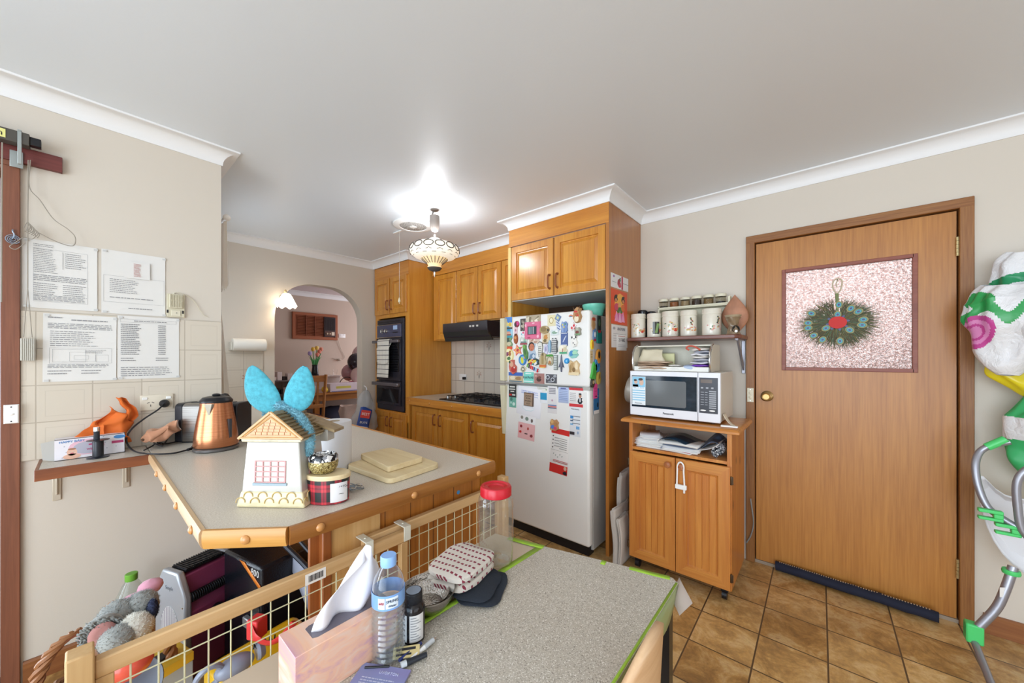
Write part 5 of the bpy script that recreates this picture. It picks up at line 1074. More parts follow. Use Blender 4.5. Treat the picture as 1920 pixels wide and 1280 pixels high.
MB().lathe([(.012, 2.21), (.02, 2.207), (.03, 2.203), (.055, 2.19), (.062, 2.178), (.060, 2.168), (.07, 2.163)], seg=36, cap=False).build('crown', SHD, pl)
rp = [(.062, 2.168), (.10, 2.166), (.145, 2.156), (.172, 2.138), (.183, 2.112), (.176, 2.088), (.15, 2.066), (.115, 2.055), (.095, 2.052)]
MB().lathe(rp, seg=56, cap=False).build('shade', SHD, pl)
mb = MB()
for k in range(14):
    a = 2 * math.pi * k / 14; pts = []
    for j in range(14):
        b = 2 * math.pi * j / 14; aa = a + .19 * math.cos(b); t_ = math.sin(b)
        z = 2.124 + .022 * t_; r = .181 - .0 * t_ - 14 * max(0, z - 2.114) ** 2 + .002; pts.append((r * math.cos(aa), r * math.sin(aa), z))
    mb.tube(pts, .0034, 5, closed=True)
    for b0 in (.25,): mb.tube([((.177 - .0) * math.cos(a + d_), .177 * math.sin(a + d_), 2.090 - .01 * abs(d_ / .12)) for d_ in (-.12, 0, .12)], .0018, 5); mb.tube([((.153) * math.cos(a + d_ + .22), .153 * math.sin(a + d_ + .22), 2.068) for d_ in (-.1, 0, .1)], .0018, 5)
mb.build('shade_outline', OUTL, pl)
MB().lathe([(.098, 2.052), (.08, 2.035), (.055, 2.015), (.045, 2.0), (.052, 1.992), (.052, 1.982), (.04, 1.97), (.02, 1.962), (0, 1.962)], seg=36, cap=False).build('lower_bowl', SHD2, pl)
mb = MB()
for k in range(20):
    a = 2 * math.pi * k / 20; mb.tube([(.099 * math.cos(a), .099 * math.sin(a), 2.051), (.082 * math.cos(a), .082 * math.sin(a), 2.034), (.0565 * math.cos(a), .0565 * math.sin(a), 2.013)], .0022, 5)
mb.lathe([(.054, 1.984), (.041, 1.968), (.02, 1.960), (0, 1.959)], seg=28, cap=False); mb.build('lower_ribs', OUTL, pl)
MB().lathe([(.004, 1.96), (.009, 1.955), (.009, 1.945), (.006, 1.93), (.0, 1.915)], seg=14).build('finial', CHROME, pl)
vt = thing('exhaust_fan', 'round white exhaust fan grille in the ceiling behind the pendant lamp', 'exhaust fan', (-2.58, 1.77, ZC - .0005))
MB().lathe([(.16, 0), (.16, -.01), (.13, -.02), (.11, -.018), (.108, -.012), (0, -.012)], seg=48).build('trim_ring', WHITE, vt)
VG = NT('mesh_grille'); VG.set('Base Color', VG.ramp(VG.n('TexVoronoi', ins={'Vector': VG.obj(), 'Scale': 140.}).outputs['Distance'], [(.3, '6e6c6a'), (.5, 'c8c6c2')])); VG.set('Roughness', .6)
MB().lathe([(.108, -.013), (.10, -.016), (0, -.016)], seg=40, cap=False).build('grille', VG.mat, vt)
MB().box(-.022, .022, -.022, .022, -.022, -.015).build('centre_badge', WHITE, vt, bev=.002)
pc = thing('fan_pull_cord', 'thin pull cord with a small cream acorn hanging from a ceiling batten', 'pull cord', (-2.80, 1.78, 0))
MB().box(-.08, .06, -.012, .012, 2.412, ZC - .001).build('switch_batten', WHITE, pc, bev=.002)
MB().tube([(0, 0, 2.412), (0, 0, 1.83)], .0016, 6).build('cord', mat('cord_pale', 'b9b4aa', .7), pc)
MB().lathe([(.002, 1.84), (.006, 1.83), (.011, 1.808), (.009, 1.80), (.004, 1.797), (.003, 1.785), (0, 1.784)], seg=14).build('acorn', mat('acorn_cream', 'e0d6b8', .4), pc)
al = thing('wall_lamp', 'glowing frilled tulip-glass wall lamp at the left shoulder of the arch', 'wall lamp', (XA + .001, 1.255, 1.90))
MB().lathe([(.03, 0), (.03, .006), (.012, .014), (0, .015)], seg=20).build('wall_plate', BRASSL, al, M=RY(90))
MB().tube(bez([(.01, 0, 0), (.05, 0, .06), (.085, 0, .06), (.09, 0, .035)]), .005, 8).build('arm', BRASSL, al)
def frill(u, v):
    a = 2 * math.pi * u; r = .022 + .06 * v ** .6 + .008 * math.sin(a * 7) * v ** 2
    return V((.095 + r * math.cos(a), r * math.sin(a), .03 - .13 * v + .012 * math.sin(a * 7) * v ** 3))
MB().grid(frill, 56, 14, cu=True).build('glass_shade', mat('glowing_glass', 'fff6ea', .3, emit='ffeccf', es=5), al, solid=.002)
MB().ball((.095, 0, -.02), .022, 12).build('bulb', mat('bulb_glow', 'fff6ea', .3, emit='fff2df', es=12), al)

# ================================================================ trolley corner
tr = thing('kitchen_trolley', 'orange pine trolley cabinet on castors beside the glazed door', 'cabinet', (-.63, 2.22, 0))
x0, x1, yb = -.285, .275, .42
MB().box(x0, x0 + .022, 0, yb, .075, .915).box(x1 - .022, x1, 0, yb, .075, .915).box(x0 + .022, x1 - .022, .0, yb, .745, .762).box(x0 + .022, x1 - .022, 0, yb, .075, .095).box(x0 + .022, x1 - .022, yb - .012, yb, .095, .745).build('carcass', PINE, tr, bev=.001)
MB().loft(.64, .47, [(0, 0), (0, .012), (.008, .022), (.02, .026)], -.325, -.035).build('top', PINEX, tr, M=T(0, 0, .915), bev=.002)
BBD = wood('pine_beadboard', 'b06024', 'd38e42', 'Y', .35, .7, knots=1, dark='4f2208', coat=.3)
for i, (a, b) in enumerate(((x0 + .008, -.006), (-.002, x1 - .004))):
    w_ = b - a; h_ = .655; o = MB()
    o.loft(w_, h_, [(0, 0), (0, .017), (.003, .019), (.056, .019), (.062, .010), (.066, .009)])
    dr = o.build('door', PINED, tr, M=frame((a, 0, .082), '-y'), ang=20)
    mb = MB(); n = 4
    for k in range(n): s0 = .066 + (w_ - .132) * k / n; mb.loft((w_ - .132) / n, h_ - .132, [(0, .008), (.0018, .0125)], s0, .066)
    mb.build('beadboard', BBD, dr, ang=15)
    for zz in (.056, h_ - .056): pass
    MB().prism([(.004, .004), (w_ - .004, .004), (w_ - .058, .055), (.058, .055)], .0185, .0198).build('cross_rail', PINEX, dr)
    MB().prism([(.004, h_ - .004), (.058, h_ - .055), (w_ - .058, h_ - .055), (w_ - .004, h_ - .004)], .0185, .0198).build('cross_rail', PINEX, dr)
    kx = w_ - .035 if i == 0 else .035
    MB().lathe([(.010, .018), (.008, .028), (.016, .034), (.019, .042), (.015, .048), (0, .050)], (kx, h_ - .04, 0), 20).build('knob', wood('knob_wood', '9a5a34', 'b9764c', 'X', .3, 2), dr)
    hx = -.004 if i == 0 else w_ + .004
    for zz in (.07, h_ - .07): MB().cyl((hx, zz - .022, .014), (hx, zz + .022, .014), .006, seg=8).box(hx - .01, hx + .01, zz - .02, zz + .02, .012, .016).build('hinge', mat('hinge_dark', '5c4a38', .35, .8), dr, bev=.001)
for x in (x0 + .04, x1 - .04):
    for y in (.045, yb - .045):
        c_ = MB().cyl((x - .012, y, .025), (x + .012, y, .025), .025, seg=20).build('castor', BLACK, tr)
        MB().box(x - .018, x + .018, y - .012, y + .014, .04, .075).build('castor_bracket', mat('castor_dark', '2c2a28', .4, .5), c_, bev=.003)
ll = thing('child_lock', 'white plastic cable lock looped on the right trolley knob', 'child lock', M=frame((-.598, 2.22 - .044, .70), '-y'))
MB().tube(bez([(-.020, -.10, 0), (-.018, -.03, 0), (-.015, .01, 0), (0, .026, 0), (.015, .01, 0), (.016, -.03, 0), (.02, -.10, 0)]), .0045, 8).build('cable_loop', WHITE, ll)
MB().box(-.028, .032, -.125, -.1, -.008, .01).box(.014, .024, -.145, -.12, -.006, .006).build('lock_body', WHITE, ll, bev=.003)

# microwave
mw = thing('microwave_oven', 'white microwave oven with a dark glass door on the pine trolley', 'microwave', (-.925, 2.27, .942))
MB().box(0, .51, .012, .36, .016, .29).build('casing', mat('microwave_casing', 'd7d5cc', .4), mw, bev=.004)
MB().box(0, .395, -.012, .012, .012, .29).build('door', mat('microwave_white', 'e8e9ee', .3), mw, bev=.004)
MB().box(.397, .51, -.012, .012, .012, .29).build('control_fascia', mat('microwave_white', 'e8e9ee', .3), mw, bev=.004)
dg = MB().box(.012, .392, -.0145, -.012, .065, .262).build('door_glass', mat('microwave_glass', '22303c', .06, var=.3, vs=40), mw, bev=.001)
MB().prism([(.1 + a, .08 + b) for a, b in ((0, 0), (.228, 0), (.235, .007), (.235, .147), (.228, .154), (0, .154))], 0, .0006).build('viewing_window', mat('window_mesh', '6a6e70', .12), dg, M=frame((0, -.0145, 0), '-y'))
cpn = MB().box(.404, .498, -.0145, -.012, .062, .262).build('keypad', mat('keypad_dark', '3a3c44', .3), mw, bev=.001)
kf = frame((0, -.0148, 0), '-y')
MB().box(.412, .47, .232, .252, 0, .0006).build('clock_display', mat('lcd', '6c6058', .2), cpn, M=kf)
mb = MB()
for k in range(3): mb.box(.413 + k * .026, .425 + k * .026, .2, .209, 0, .001)
for r_ in range(9): mb.box(.455, .490, .09 + r_ * .0115, .097 + r_ * .0115, 0, .0006)
for r_ in range(6): mb.box(.412, .428, .108 + r_ * .014, .111 + r_ * .014, 0, .0005); mb.box(.433, .447, .108 + r_ * .014, .111 + r_ * .014, 0, .0005)
mb.build('key_markings', mat('key_grey', 'a4a6ac', .4), cpn, M=kf)
mb = MB().prism(shape('o', .03, .008), 0, .002); mb.build('start_button', WHITE, cpn, M=kf @ T(.425, .078, 0)); MB().prism(shape('o', .03, .008), 0, .002).build('stop_button', WHITE, cpn, M=kf @ T(.47, .078, 0))
text('Panasonic', .016, 'lettering', INKD, mw, frame((.235, -.0124, .038), '-y'), .0004, .0004)
ms = MB().box(.016, .1, .078, .255, 0, .0008).build('energy_sticker', mat('sticker_white', 'e9f0f4', .5), mw, M=frame((0, -.0148, 0), '-y'))
mb = MB(); ml = [mat('sky_print', '8fc8e4', .5), mat('cyan_print', '3f9ac8', .5), mat('skin_print2', 'd8b4a0', .5), mat('hair_dark', '3a3438', .5)]
def pb2(mi, x0, x1, y0, y1): mb.m(mi).box(x0, x1, y0, y1, .0008, .0012)
pb2(0, .018, .098, .19, .253); pb2(1, .02, .055, .19, .205)
for r_ in range(5): pb2(0, .018, .098, .105 + r_ * .015, .111 + r_ * .015)
for c_, rx, ry, mi in (((.075, .22), .014, .02, 2), ((.07, .238), .014, .008, 3), ((.04, .222), .011, .013, 2), ((.036, .232), .010, .007, 3)):
    mb.m(mi).prism([(c_[0] + x * rx * 2, c_[1] + y * ry * 2) for x, y in shape('o', 1, 1, 14)], .0012, .0015 + mi * .0002)
mb.build('sticker_print', ml, ms); text('Panasonic', .011, 'lettering', INKD, ms, T(.056, .089, .0012)); text('DIAL - A - PLATE', .009, 'lettering', mat('cyan_print', '3f9ac8', .5), ms, T(.057, .184, .0012))
mb = MB()
for x in (.04, .46): mb.cyl((x, .05, 0), (x, .05, .016), .012); mb.cyl((x, .32, 0), (x, .32, .016), .012)
mb.build('feet', BLACK, mw)
# folded fabric leaf and small white remote next to the microwave
o = MB().grid(lambda u, v: V((.05 * u, .07 * (v - .5) * (1 - .5 * u), .002 + .06 * (1 - u) ** 2)), 10, 8).build('folded_paper', mat('cream_paper', 'ded2bd', .7), loc=(-.405, 2.31, .942), solid=.0015, fixn=False); tag(o, 'curled cream paper against the right foot of the microwave', 'paper')
o = MB().box(-.04, .04, -.012, .012, 0, .009).build('white_clip', WHITE, loc=(-.37, 2.24, .9425), rz=.1, bev=.003); tag(o, 'small white plastic catch at the front right corner of the trolley top', 'clip')
# sieve / colander lid leaning behind on the left
sv = thing('sieve', 'round grey wire-mesh sieve seen edge-on between the microwave and the oak panel', 'sieve', (-.955, 2.44, 1.095), R(0))
MB().at(RY(-82)).lathe([(.095, 0), (.097, .004), (.095, .04), (.093, .044), (.091, .04), (.091, .004)], seg=36, cap=False).build('rim', mat('sieve_rim', 'a9a499', .4, .3), sv)
MB().at(RY(-82)).lathe([(.092, .02), (.05, .022), (0, .022)], seg=30, cap=False).build('mesh', mat('sieve_mesh', '8a8574', .6, .3, bump=1, bs=600), sv)
# bread bin
bb_ = thing('bread_bin', 'open cream roll-top bread bin stacked on the microwave', 'bread bin', (-.93, 2.31, 1.233))
SIDE = [(.0, 0), (-.005, .01), (-.012, .06), (-.005, .11), (.03, .148), (.07, .16), (.22, .16), (.22, 0)]
CB = mat('bin_cream', 'd4cfbf', .4)
for x in (0, .448):
    profx(MB(), SIDE, x, x + .014).build('side_panel', CB, bb_, bev=.002)
    MB().tube([(x + .007, y - .003, z + .002) for y, z in SIDE[:6]], .006, 8).build('chrome_rim', STEEL, bb_)
MB().box(.014, .448, .21, .22, .0, .16).box(.014, .448, .0, .21, 0, .008).box(.014, .448, .06, .21, .152, .16).build('shell', CB, bb_)
MB().box(.014, .448, -.006, .004, 0, .028).build('front_lip', mat('bin_lip', 'e6e4dc', .35), bb_, bev=.002)
MB().box(.0, .45, .06, .21, .1605, .163).build('top_liner', mat('cream_paper', 'ded2bd', .7), bb_) if 0 else None
FAB = lambda n, c_, **k: mat(n, c_, .85, **k)
def folded(name, label, cat, loc, w_, d_, h_, layers, cols, group=None, rz=0, seed=0, amp=.006, pw=3, jit=1):
    t_ = thing(name, label, cat, loc, rz, group)
    for i in range(layers):
        z0 = h_ * i / layers; hh = h_ / layers * .9; c_ = cols[i % len(cols)]; sd_ = seed + i * 3.7; jw = 1 - .07 * jit * ((i * 7) % 3); jx = .01 * jit * math.sin(i * 2.3 + seed)
        def f(u, v):
            a = 2 * math.pi * u; ca, sa = math.cos(a), math.sin(a); k = (abs(ca) ** 4 + abs(sa) ** 4) ** -.25
            b = math.pi * (v - .5); cb, sb = math.cos(b), math.sin(b); k2 = (abs(cb) ** pw + abs(sb) ** pw) ** (-1 / pw)
            p = V((jx + w_ / 2 * jw * ca * k * cb * k2, d_ / 2 * sa * k * cb * k2, hh / 2 * (1 + sb * k2)))
            q = p * 26 + V((sd_, 0, 0)); return p + V((noise.noise(q), noise.noise(q + V((9, 9, 9))), noise.noise(q + V((20, 3, 1))) * .7)) * amp
        MB().grid(f, 36, 12, cu=True).build('fold', c_, t_, loc=(0, 0, z0))
    return t_
folded('paper_bags', 'pile of creased beige paper bags inside the left of the bread bin', 'paper bags', (-.81, 2.36, 1.244), .20, .15, .05, 4, [FAB('kraft', 'c4a88e'), FAB('kraft2', 'ccb49c')], seed=1)
o = crumple(lambda u, v: V((.085 * (u - .5) * 2 * (1 - .25 * v), .04 + .03 * v, .0 + v * .085)), 14, 10, .012, 20, 5).build('cream_sheet', mat('cream_sheet', 'd9ceb4', .7), loc=(-.83, 2.33, 1.285), solid=.001); tag(o, 'crumpled cream sheet standing on the beige paper bags', 'paper')
o = MB().box(-.09, .09, -.008, .008, 0, .10).build('yellow_folder', mat('pale_yellow', 'dcd9a8', .6), loc=(-.80, 2.455, 1.243), bev=.004); tag(o, 'pale yellow folder leaning at the back of the bread bin', 'folder')
folded('napkins', 'small white folded napkins in the middle of the bread bin', 'napkins', (-.665, 2.35, 1.244), .085, .1, .03, 3, [FAB('napkin', 'e4e2dc')], seed=6, amp=.004)
folded('blue_napkin', 'pale blue crumpled tissue left of the purple packets', 'tissue', (-.60, 2.34, 1.244), .06, .08, .032, 1, [FAB('pale_blue_tissue', 'b4c4dc')], seed=8, amp=.009)
folded('purple_packet', 'purple plastic packet under the folded tea towels in the bread bin', 'packet', (-.535, 2.37, 1.262), .10, .13, .016, 1, [mat('purple_film', '7a3fb4', .3)], seed=3)
folded('blue_packet', 'deep blue plastic packet at the bottom right of the bread bin', 'packet', (-.54, 2.37, 1.244), .11, .13, .018, 1, [mat('blue_film', '3a46b8', .3)], seed=4)
folded('tea_towel_stack', 'stack of crumpled white and striped tea towels at the right of the bread bin', 'tea towels', (-.53, 2.37, 1.279), .105, .13, .095, 6, [FAB('towel_w', 'dcdde2'), FAB('towel_g', 'b9bcc8'), FAB('towel_w2', 'e4dfd8')], seed=5, amp=.009)
o = MB().tube(bez([(-.03, 0, 0), (-.045, 0, .012), (-.03, 0, .024), (.0, 0, .02), (.03, 0, .0)]), .005, 8, flat=1).build('red_edged_cloth', FAB('red_edge', 'c05a48'), loc=(-.555, 2.30, 1.36)); tag(o, 'rolled red-hemmed cloth edge on top of the tea towels', 'cloth')
# trolley shelf: magazines
def mags(label, loc, n, w_, d_, cols, rz, name='magazine', group='magazines and papers on the trolley shelf'):
    rd = random.Random(int(loc[0] * 1000)); z = loc[2]
    for i in range(n):
        th = rd.uniform(.004, .008)
        def f(u, v): return V(((u - .5) * w_, (v - .5) * d_, .008 * (u - .5) ** 2 * i * .6))
        t_ = thing(name, label[i % len(label)], 'magazine', (loc[0] + rd.uniform(-.01, .01), loc[1] + rd.uniform(-.01, .01), z), R(rz + rd.uniform(-9, 9)), group)
        MB().grid(f, 10, 3).build('pages', PAPER, t_, solid=-th)
        MB().grid(lambda u, v: f(u, v) + V((0, 0, th + .0003)), 10, 3).build('cover', mat('cov_' + cols[i % len(cols)], cols[i % len(cols)], .35), t_, solid=.0004)
        z += th + .0012
mags(['white stapled papers in the bundle at the left end of the trolley shelf'], (-.805, 2.37, .763), 6, .16, .24, ['e6e4e4', 'd8d8dc', 'c8c4c4', 'efeeee'], 4)
mags(['loose white envelopes fanned over the left paper bundle'], (-.825, 2.36, .812), 3, .12, .2, ['e9e9ec', 'dadade'], 18, 'envelope')
mags(['magazine at the bottom of the middle pile on the trolley shelf', 'second magazine from the bottom of the middle pile on the trolley shelf', 'third magazine up in the middle pile on the trolley shelf', 'fourth magazine up in the middle pile on the trolley shelf'], (-.63, 2.36, .763), 4, .2, .25, ['b04058', '8f9cb4', 'dedee4', '6a7488'], -3)
fm = thing('folded_magazine', 'folded dark teal magazine with a white page edge on the middle pile', 'magazine', (-.625, 2.33, .796), R(-4))
MB().grid(lambda u, v: V(((u - .5) * .21, (v - .5) * .2, .028 + .014 * math.sin(u * 5) + .006 * v)), 20, 4).build('cover', mat('teal_cover', '1f3444', .25), fm, solid=.002)
MB().grid(lambda u, v: V(((u - .5) * .215, (v - .5) * .2, .006 + .004 * math.sin(u * 3))), 20, 4).build('pages', PAPER, fm, solid=-.012)
o = MB().tube(bez([(-.108, -.1, .006), (-.116, -.1, .018), (-.104, -.1, .032)]), .004, 8).build('spine', PAPER, fm)
pk = crumple(lambda u, v: V((.12 * (u - .5), .18 * (v - .5), .05 * math.sin(3.1 * u) * (.6 + .4 * v) + .03 * u)), 18, 10, .014, 20, 6).build('crumpled_magazine', mat('grey_print', '5a6478', .4, var=.5, vs=40), loc=(-.47, 2.38, .79), solid=.004); tag(pk, 'crumpled grey magazine curling up at the right of the trolley shelf', 'magazine')
pk = crumple(lambda u, v: V((.13 * (u - .5), .16 * (v - .5), .055 * u * u)), 14, 8, .004, 12, 2).build('white_leaflet', PAPER, loc=(-.48, 2.32, .79), solid=.002); tag(pk, 'white leaflet lifting above the rolled placemat', 'leaflet')
rm = thing('rolled_placemat', 'rolled black and white woven placemat lying end-on on the trolley shelf', 'placemat', (-.425, 2.25, .80))
CH = NT('woven_check'); CH.set('Base Color', CH.ramp(CH.n('TexVoronoi', ins={'Vector': CH.obj(), 'Scale': 210.}).outputs['Color'], [(.45, '20222c'), (.55, 'e2e2e4')], 'CONSTANT')); CH.set('Roughness', .8)
mb = MB(); sp_ = [(.004 + .0031 * a, a) for a in [i * .25 for i in range(44)]]
mb.grid(lambda u, v: V((sp_[min(int(u * 43.99), 43)][0] * math.cos(sp_[min(int(u * 43.99), 43)][1]), v * .25, sp_[min(int(u * 43.99), 43)][0] * math.sin(sp_[min(int(u * 43.99), 43)][1]))), 44, 2)
mb.build('woven_roll', CH.mat, rm, solid=.0065)
# newspapers beside the trolley
NWS = NT('newsprint'); c_ = NWS.n('SeparateXYZ', ins={0: NWS.obj()}).outputs; NWS.set('Base Color', NWS.mix(NWS.math('MULTIPLY', NWS.math('LESS_THAN', NWS.math('FRACT', NWS.math('DIVIDE', c_[2], .006)), .35), .35), 'cfc6bc', '85807c')); NWS.set('Roughness', .9); NWS = NWS.mat
for i, (dx, y0, h_, ln, sd_, lab) in enumerate(((0, 2.16, .30, .2, 1, 'grey newspaper bundle standing nearest the front beside the pine trolley'), (-.03, 2.14, .36, .26, 2, 'bent newspaper bundle squeezed against the oak panel'), (-.055, 2.25, .56, .22, 3, 'tallest folded newspaper rising between the oak panel and the trolley'))):
    mb = MB()
    for q in range(7):
        s_ = q * .0027; w_ = random.uniform(.85, 1); t0 = random.uniform(0, .02); hh = h_ * random.uniform(.93, 1)
        mb.grid(lambda u, v: V((s_ - .01 + .016 * math.sin(v * 4 + i) * v + .006 * math.sin(u * 5 + q) * v, t0 + u * ln * w_, v * hh)), 8, 18)
    o = mb.build('newspaper', NWS, loc=(-.958 + dx * .8, y0 if i < 2 else 2.27, .002), solid=.0009, fixn=False); tag(o, lab, 'newspaper', 'newspapers beside the trolley')
MB().box(-.0005, .001, .02, .1, .19, .24).build('red_advert', mat('dusty_red', '8a4a48', .7), o) if 0 else None
MC_ = MB().tube(bez([(-.335, 2.74, .42), (-.325, 2.74, .34), (-.32, 2.75, .26), (-.335, 2.76, .18), (-.36, 2.77, .12)]), .004, 8).build('power_cord', mat('grey_cord', '8a8a86', .5), mw); MC_.location = -mw.location

# wall shelf with canisters
sh = thing('wall_shelf', 'dark red-brown wall shelf on a grey metal bracket above the microwave', 'shelf', (-1.045, 2.5, 1.432))
MB().prism([(0, 0), (.66, 0), (.69, .03), (.69, .298), (0, .298)], 0, .024).build('shelf_board', wood('shelf_redwood', '5c3022', '7e4632', 'X', .35, 1, coat=.3), sh, bev=.004)
MB().box(.655, .675, .03, .29, -.008, 0).box(.655, .675, .285, .297, -.22, 0).prism([(.6585, .05), (.6715, .05), (.6715, .06), (.6585, .06)], -.012, 0).add([(.659, .06, -.008), (.671, .06, -.008), (.671, .285, -.2), (.659, .285, -.2), (.659, .09, -.008), (.671, .09, -.008), (.671, .285, -.17), (.659, .285, -.17)], [(0, 1, 2, 3), (7, 6, 5, 4), (0, 3, 7, 4), (1, 5, 6, 2), (0, 4, 5, 1), (3, 2, 6, 7)]).build('bracket', GREYT, sh, bev=.002)
o = MB().box(-.11, .11, -.05, .05, 0, .0015).build('paper_mat', mat('cream_paper', 'ded2bd', .7), loc=(-.50, 2.62, 1.4565), rz=.05); tag(o, 'thin paper lying under the largest canister on the wall shelf', 'paper')
CANM = mat('canister_enamel', 'e3ddcd', .2, coat=.4)
PR = {k: mat('print_' + k, v, .35) for k, v in dict(r='cf3f30', o='dd9a66', g='6c8f5e', d='4a5248', p='d8a09a', y='d8b464').items()}
def canister(px0, px1, ptop, label, motif, win=False, y=2.60):
    a, b = at(px0, 628, y=y), at(px1, 628, y=y); r = (b.x - a.x) / 2 * .86; cx = (a.x + b.x) / 2; zt = at((px0 + px1) / 2, ptop, y=y - r).z; h_ = zt - 1.458
    t_ = thing('storage_canister', label, 'canister', (cx, y + .02, 1.4575 + (.0015 if cx > -.62 else 0)), YAW, 'floral tin canisters on the wall shelf')
    MB().lathe([(r * .98, 0), (r, .003), (r, h_ * .78), (r * .97, h_ * .80), (0, h_ * .80)], seg=36).build('body', CANM, t_)
    MB().lathe([(r * 1.0, h_ * .80), (r * 1.04, h_ * .805), (r * 1.04, h_ * .86), (r * 1.02, h_ * .87), (r * 1.03, h_ * .97), (r * .98, h_), (0, h_)], seg=36).build('lid', CANM, t_)
    rd = random.Random(motif); used = []
    mb = MB(); ks = list(PR)
    def blob(a_, z, ra, rz_, mi):
        mb.m(mi).grid(lambda u, v: V(((r + .0007) * math.sin(a_ + ra / r * v * math.cos(6.283 * u)), -(r + .0007) * math.cos(a_ + ra / r * v * math.cos(6.283 * u)), z + rz_ * v * math.sin(6.283 * u))), 10, 3, cu=True)
    if motif >= 4:
        for k in range(5): aa = rd.uniform(-.25, .35); z = h_ * (.46 + .055 * k); blob(aa, z, .006, .005, 3); blob(aa + .1, z - .005, .0035, .0035, 0 if k % 3 == 0 else 5)
        for k in range(12): blob(rd.uniform(-.6, .7), h_ * rd.uniform(.2, .34), rd.uniform(.004, .01), .005, rd.choice([1, 4, 5, 2]))
        for k in range(4): blob(-.9 + k * .6, h_ * .33 + rd.uniform(-.01, .01), .005, .005, 4)
    else:
        blob(.25, h_ * .27, .014, .012, 0); blob(-.05, h_ * .30, .01, .009, 1); blob(.55, h_ * .30, .01, .01, 1)
        for k in range(26): blob(rd.uniform(-1.2, 1.2), h_ * rd.uniform(.12, .62), rd.uniform(.003, .008), .0035, rd.choice([2, 3, 2, 4, 5]))
    mb.build('floral_print', [PR[k] for k in ks], t_)
    if win:
        MB().grid(lambda u, v: V(((r + .001) * math.sin(-.1 + (u - .5) * .95), -(r + .001) * math.cos(-.1 + (u - .5) * .95), h_ * (.14 + .5 * v))), 10, 4).build('window_pane', mat('dark_pane', '3a3a34', .1), t_)
        mb = MB()
        for k in range(3): a_ = -.25 + k * .12; mb.tube([((r + .002) * math.sin(a_ + j * .1), -(r + .002) * math.cos(a_ + j * .1), h_ * (.18 + .13 * j)) for j in range(4)], .0025, 6)
        mb.build('window_leaf_print', mat('leaf_print', '8fae6a', .4), t_)
    return t_
canister(1180, 1210, 587, 'leftmost and smallest floral canister with a red fruit print', 1)
canister(1210, 1240, 586, 'floral canister with a dark window panel and green stems', 2, True)
canister(1238, 1273, 582, 'middle floral canister with red and orange fruit print', 3)
canister(1272, 1308, 580, 'second largest floral canister with sketched grey flowers', 4)
canister(1312, 1354, 577, 'largest floral canister at the right end under the spice rack post', 5)
sr = thing('spice_rack', 'cream plastic spice rack holding six jars behind the canisters', 'spice rack', (-1.0, 2.70, 1.457))
MB().box(.1, .56, .0, .07, .20, .208).box(.1, .56, .0, .006, .208, .22).box(.545, .56, .0, .08, 0, .26).box(.1, .112, .0, .08, 0, .23).box(.1, .56, .074, .08, 0, .23).build('rack', mat('rack_cream', 'd8d4bc', .4), sr, bev=.003)
MJ = thin('jar_glassy', 'eceae2', 1.2)
for i, (cc, lab) in enumerate((('2b2a28', 'leftmost spice jar, nearly black'), ('a8683c', 'second spice jar from the left with ginger-brown spice'), ('b09a78', 'third spice jar from the left with beige spice'), ('4a3a34', 'fourth spice jar from the left with dark seeds'), ('9a8058', 'fifth spice jar from the left with golden-brown seeds'), ('2e2c34', 'rightmost spice jar half full of black seeds'))):
    x = -.868 + i * .0735; t_ = thing('spice_jar', lab + ' on the rack', 'jar', (x, 2.735, 1.6655), 0, 'spice jars on the rack')
    MB().lathe([(.030, .0), (.031, .004), (.031, .055), (.0, .055)], seg=26).build('jar', MJ, t_)
    MB().lathe([(.027, .003), (.028, .006), (.028, .022 if i in (0, 5) else .046), (0, .024 if i in (0, 5) else .047)], seg=22).build('spice', mat('spice_' + cc, cc, .9, bump=1, bs=400, var=.3, vs=300), t_)
    MB().lathe([(.0335, .055), (.0335, .070), (.031, .074), (0, .074)], seg=26).build('lid', mat('lid_cream', 'dcd8c2', .4), t_)
for x, y, h_, lab in ((-1.005, 2.69, .21, 'front black lidded jar behind the smallest canister'), (-.955, 2.73, .20, 'rear black lidded jar behind the smallest canister')):
    t_ = thing('black_jar', lab, 'jar', (x, y, 1.457)); MB().lathe([(.032, 0), (.034, .003), (.034, h_ - .05), (.03, h_ - .045), (0, h_ - .045)], seg=24).build('jar', BLACK, t_)
    MB().lathe([(.033, h_ - .045), (.035, h_ - .03), (.034, h_ - .008), (.026, h_), (0, h_)], seg=24).build('lid', mat('black_gloss', '0e0f1a', .12), t_)
o = MB().box(-.018, .018, -.01, .01, 0, .17).build('dark_carton', mat('dark_box', '26303c', .4), loc=(-.585, 2.73, 1.457)); tag(o, 'narrow dark carton showing between the two largest canisters', 'box')
o = MB().lathe([(.082 * math.sin(math.pi * t_ / 20) * (1.12 - .42 * t_ / 20), -.128 + .262 * t_ / 20) for t_ in range(21)], seg=30, sx=1, sy=.5, cap=False).build('salt_lamp_rock', mat('pink_stone', 'b98468', .55, var=.3, vs=14, bump=.4, bs=30), loc=(-.415, 2.70, 1.587)); tag(o, 'pinkish egg-shaped stone standing at the right end of the wall shelf', 'stone')
ib = thing('oil_burner', 'twisted brown ceramic oil burner in front of the egg-shaped stone', 'oil burner', (-.405, 2.575, 1.458))
def ibf(u, v):
    a = 2 * math.pi * u; r = .038 * (.62 + .45 * abs(v * 2 - .95) ** 1.3); tw = a + v * 2.4; return V((r * (1 + .06 * math.sin(tw * 5)) * math.cos(a), r * (1 + .06 * math.sin(tw * 5)) * math.sin(a), v * .105))
MB().grid(ibf, 48, 20, cu=True).build('body', mat('burner_glaze', '8a745a', .25, coat=.4, var=.25, vs=30), ib)
MB().lathe([(.036, .10), (.044, .112), (.046, .118), (.040, .116), (.02, .108), (0, .106)], seg=30, cap=False).build('bowl', mat('burner_rim', 'a8977c', .3, coat=.4), ib)
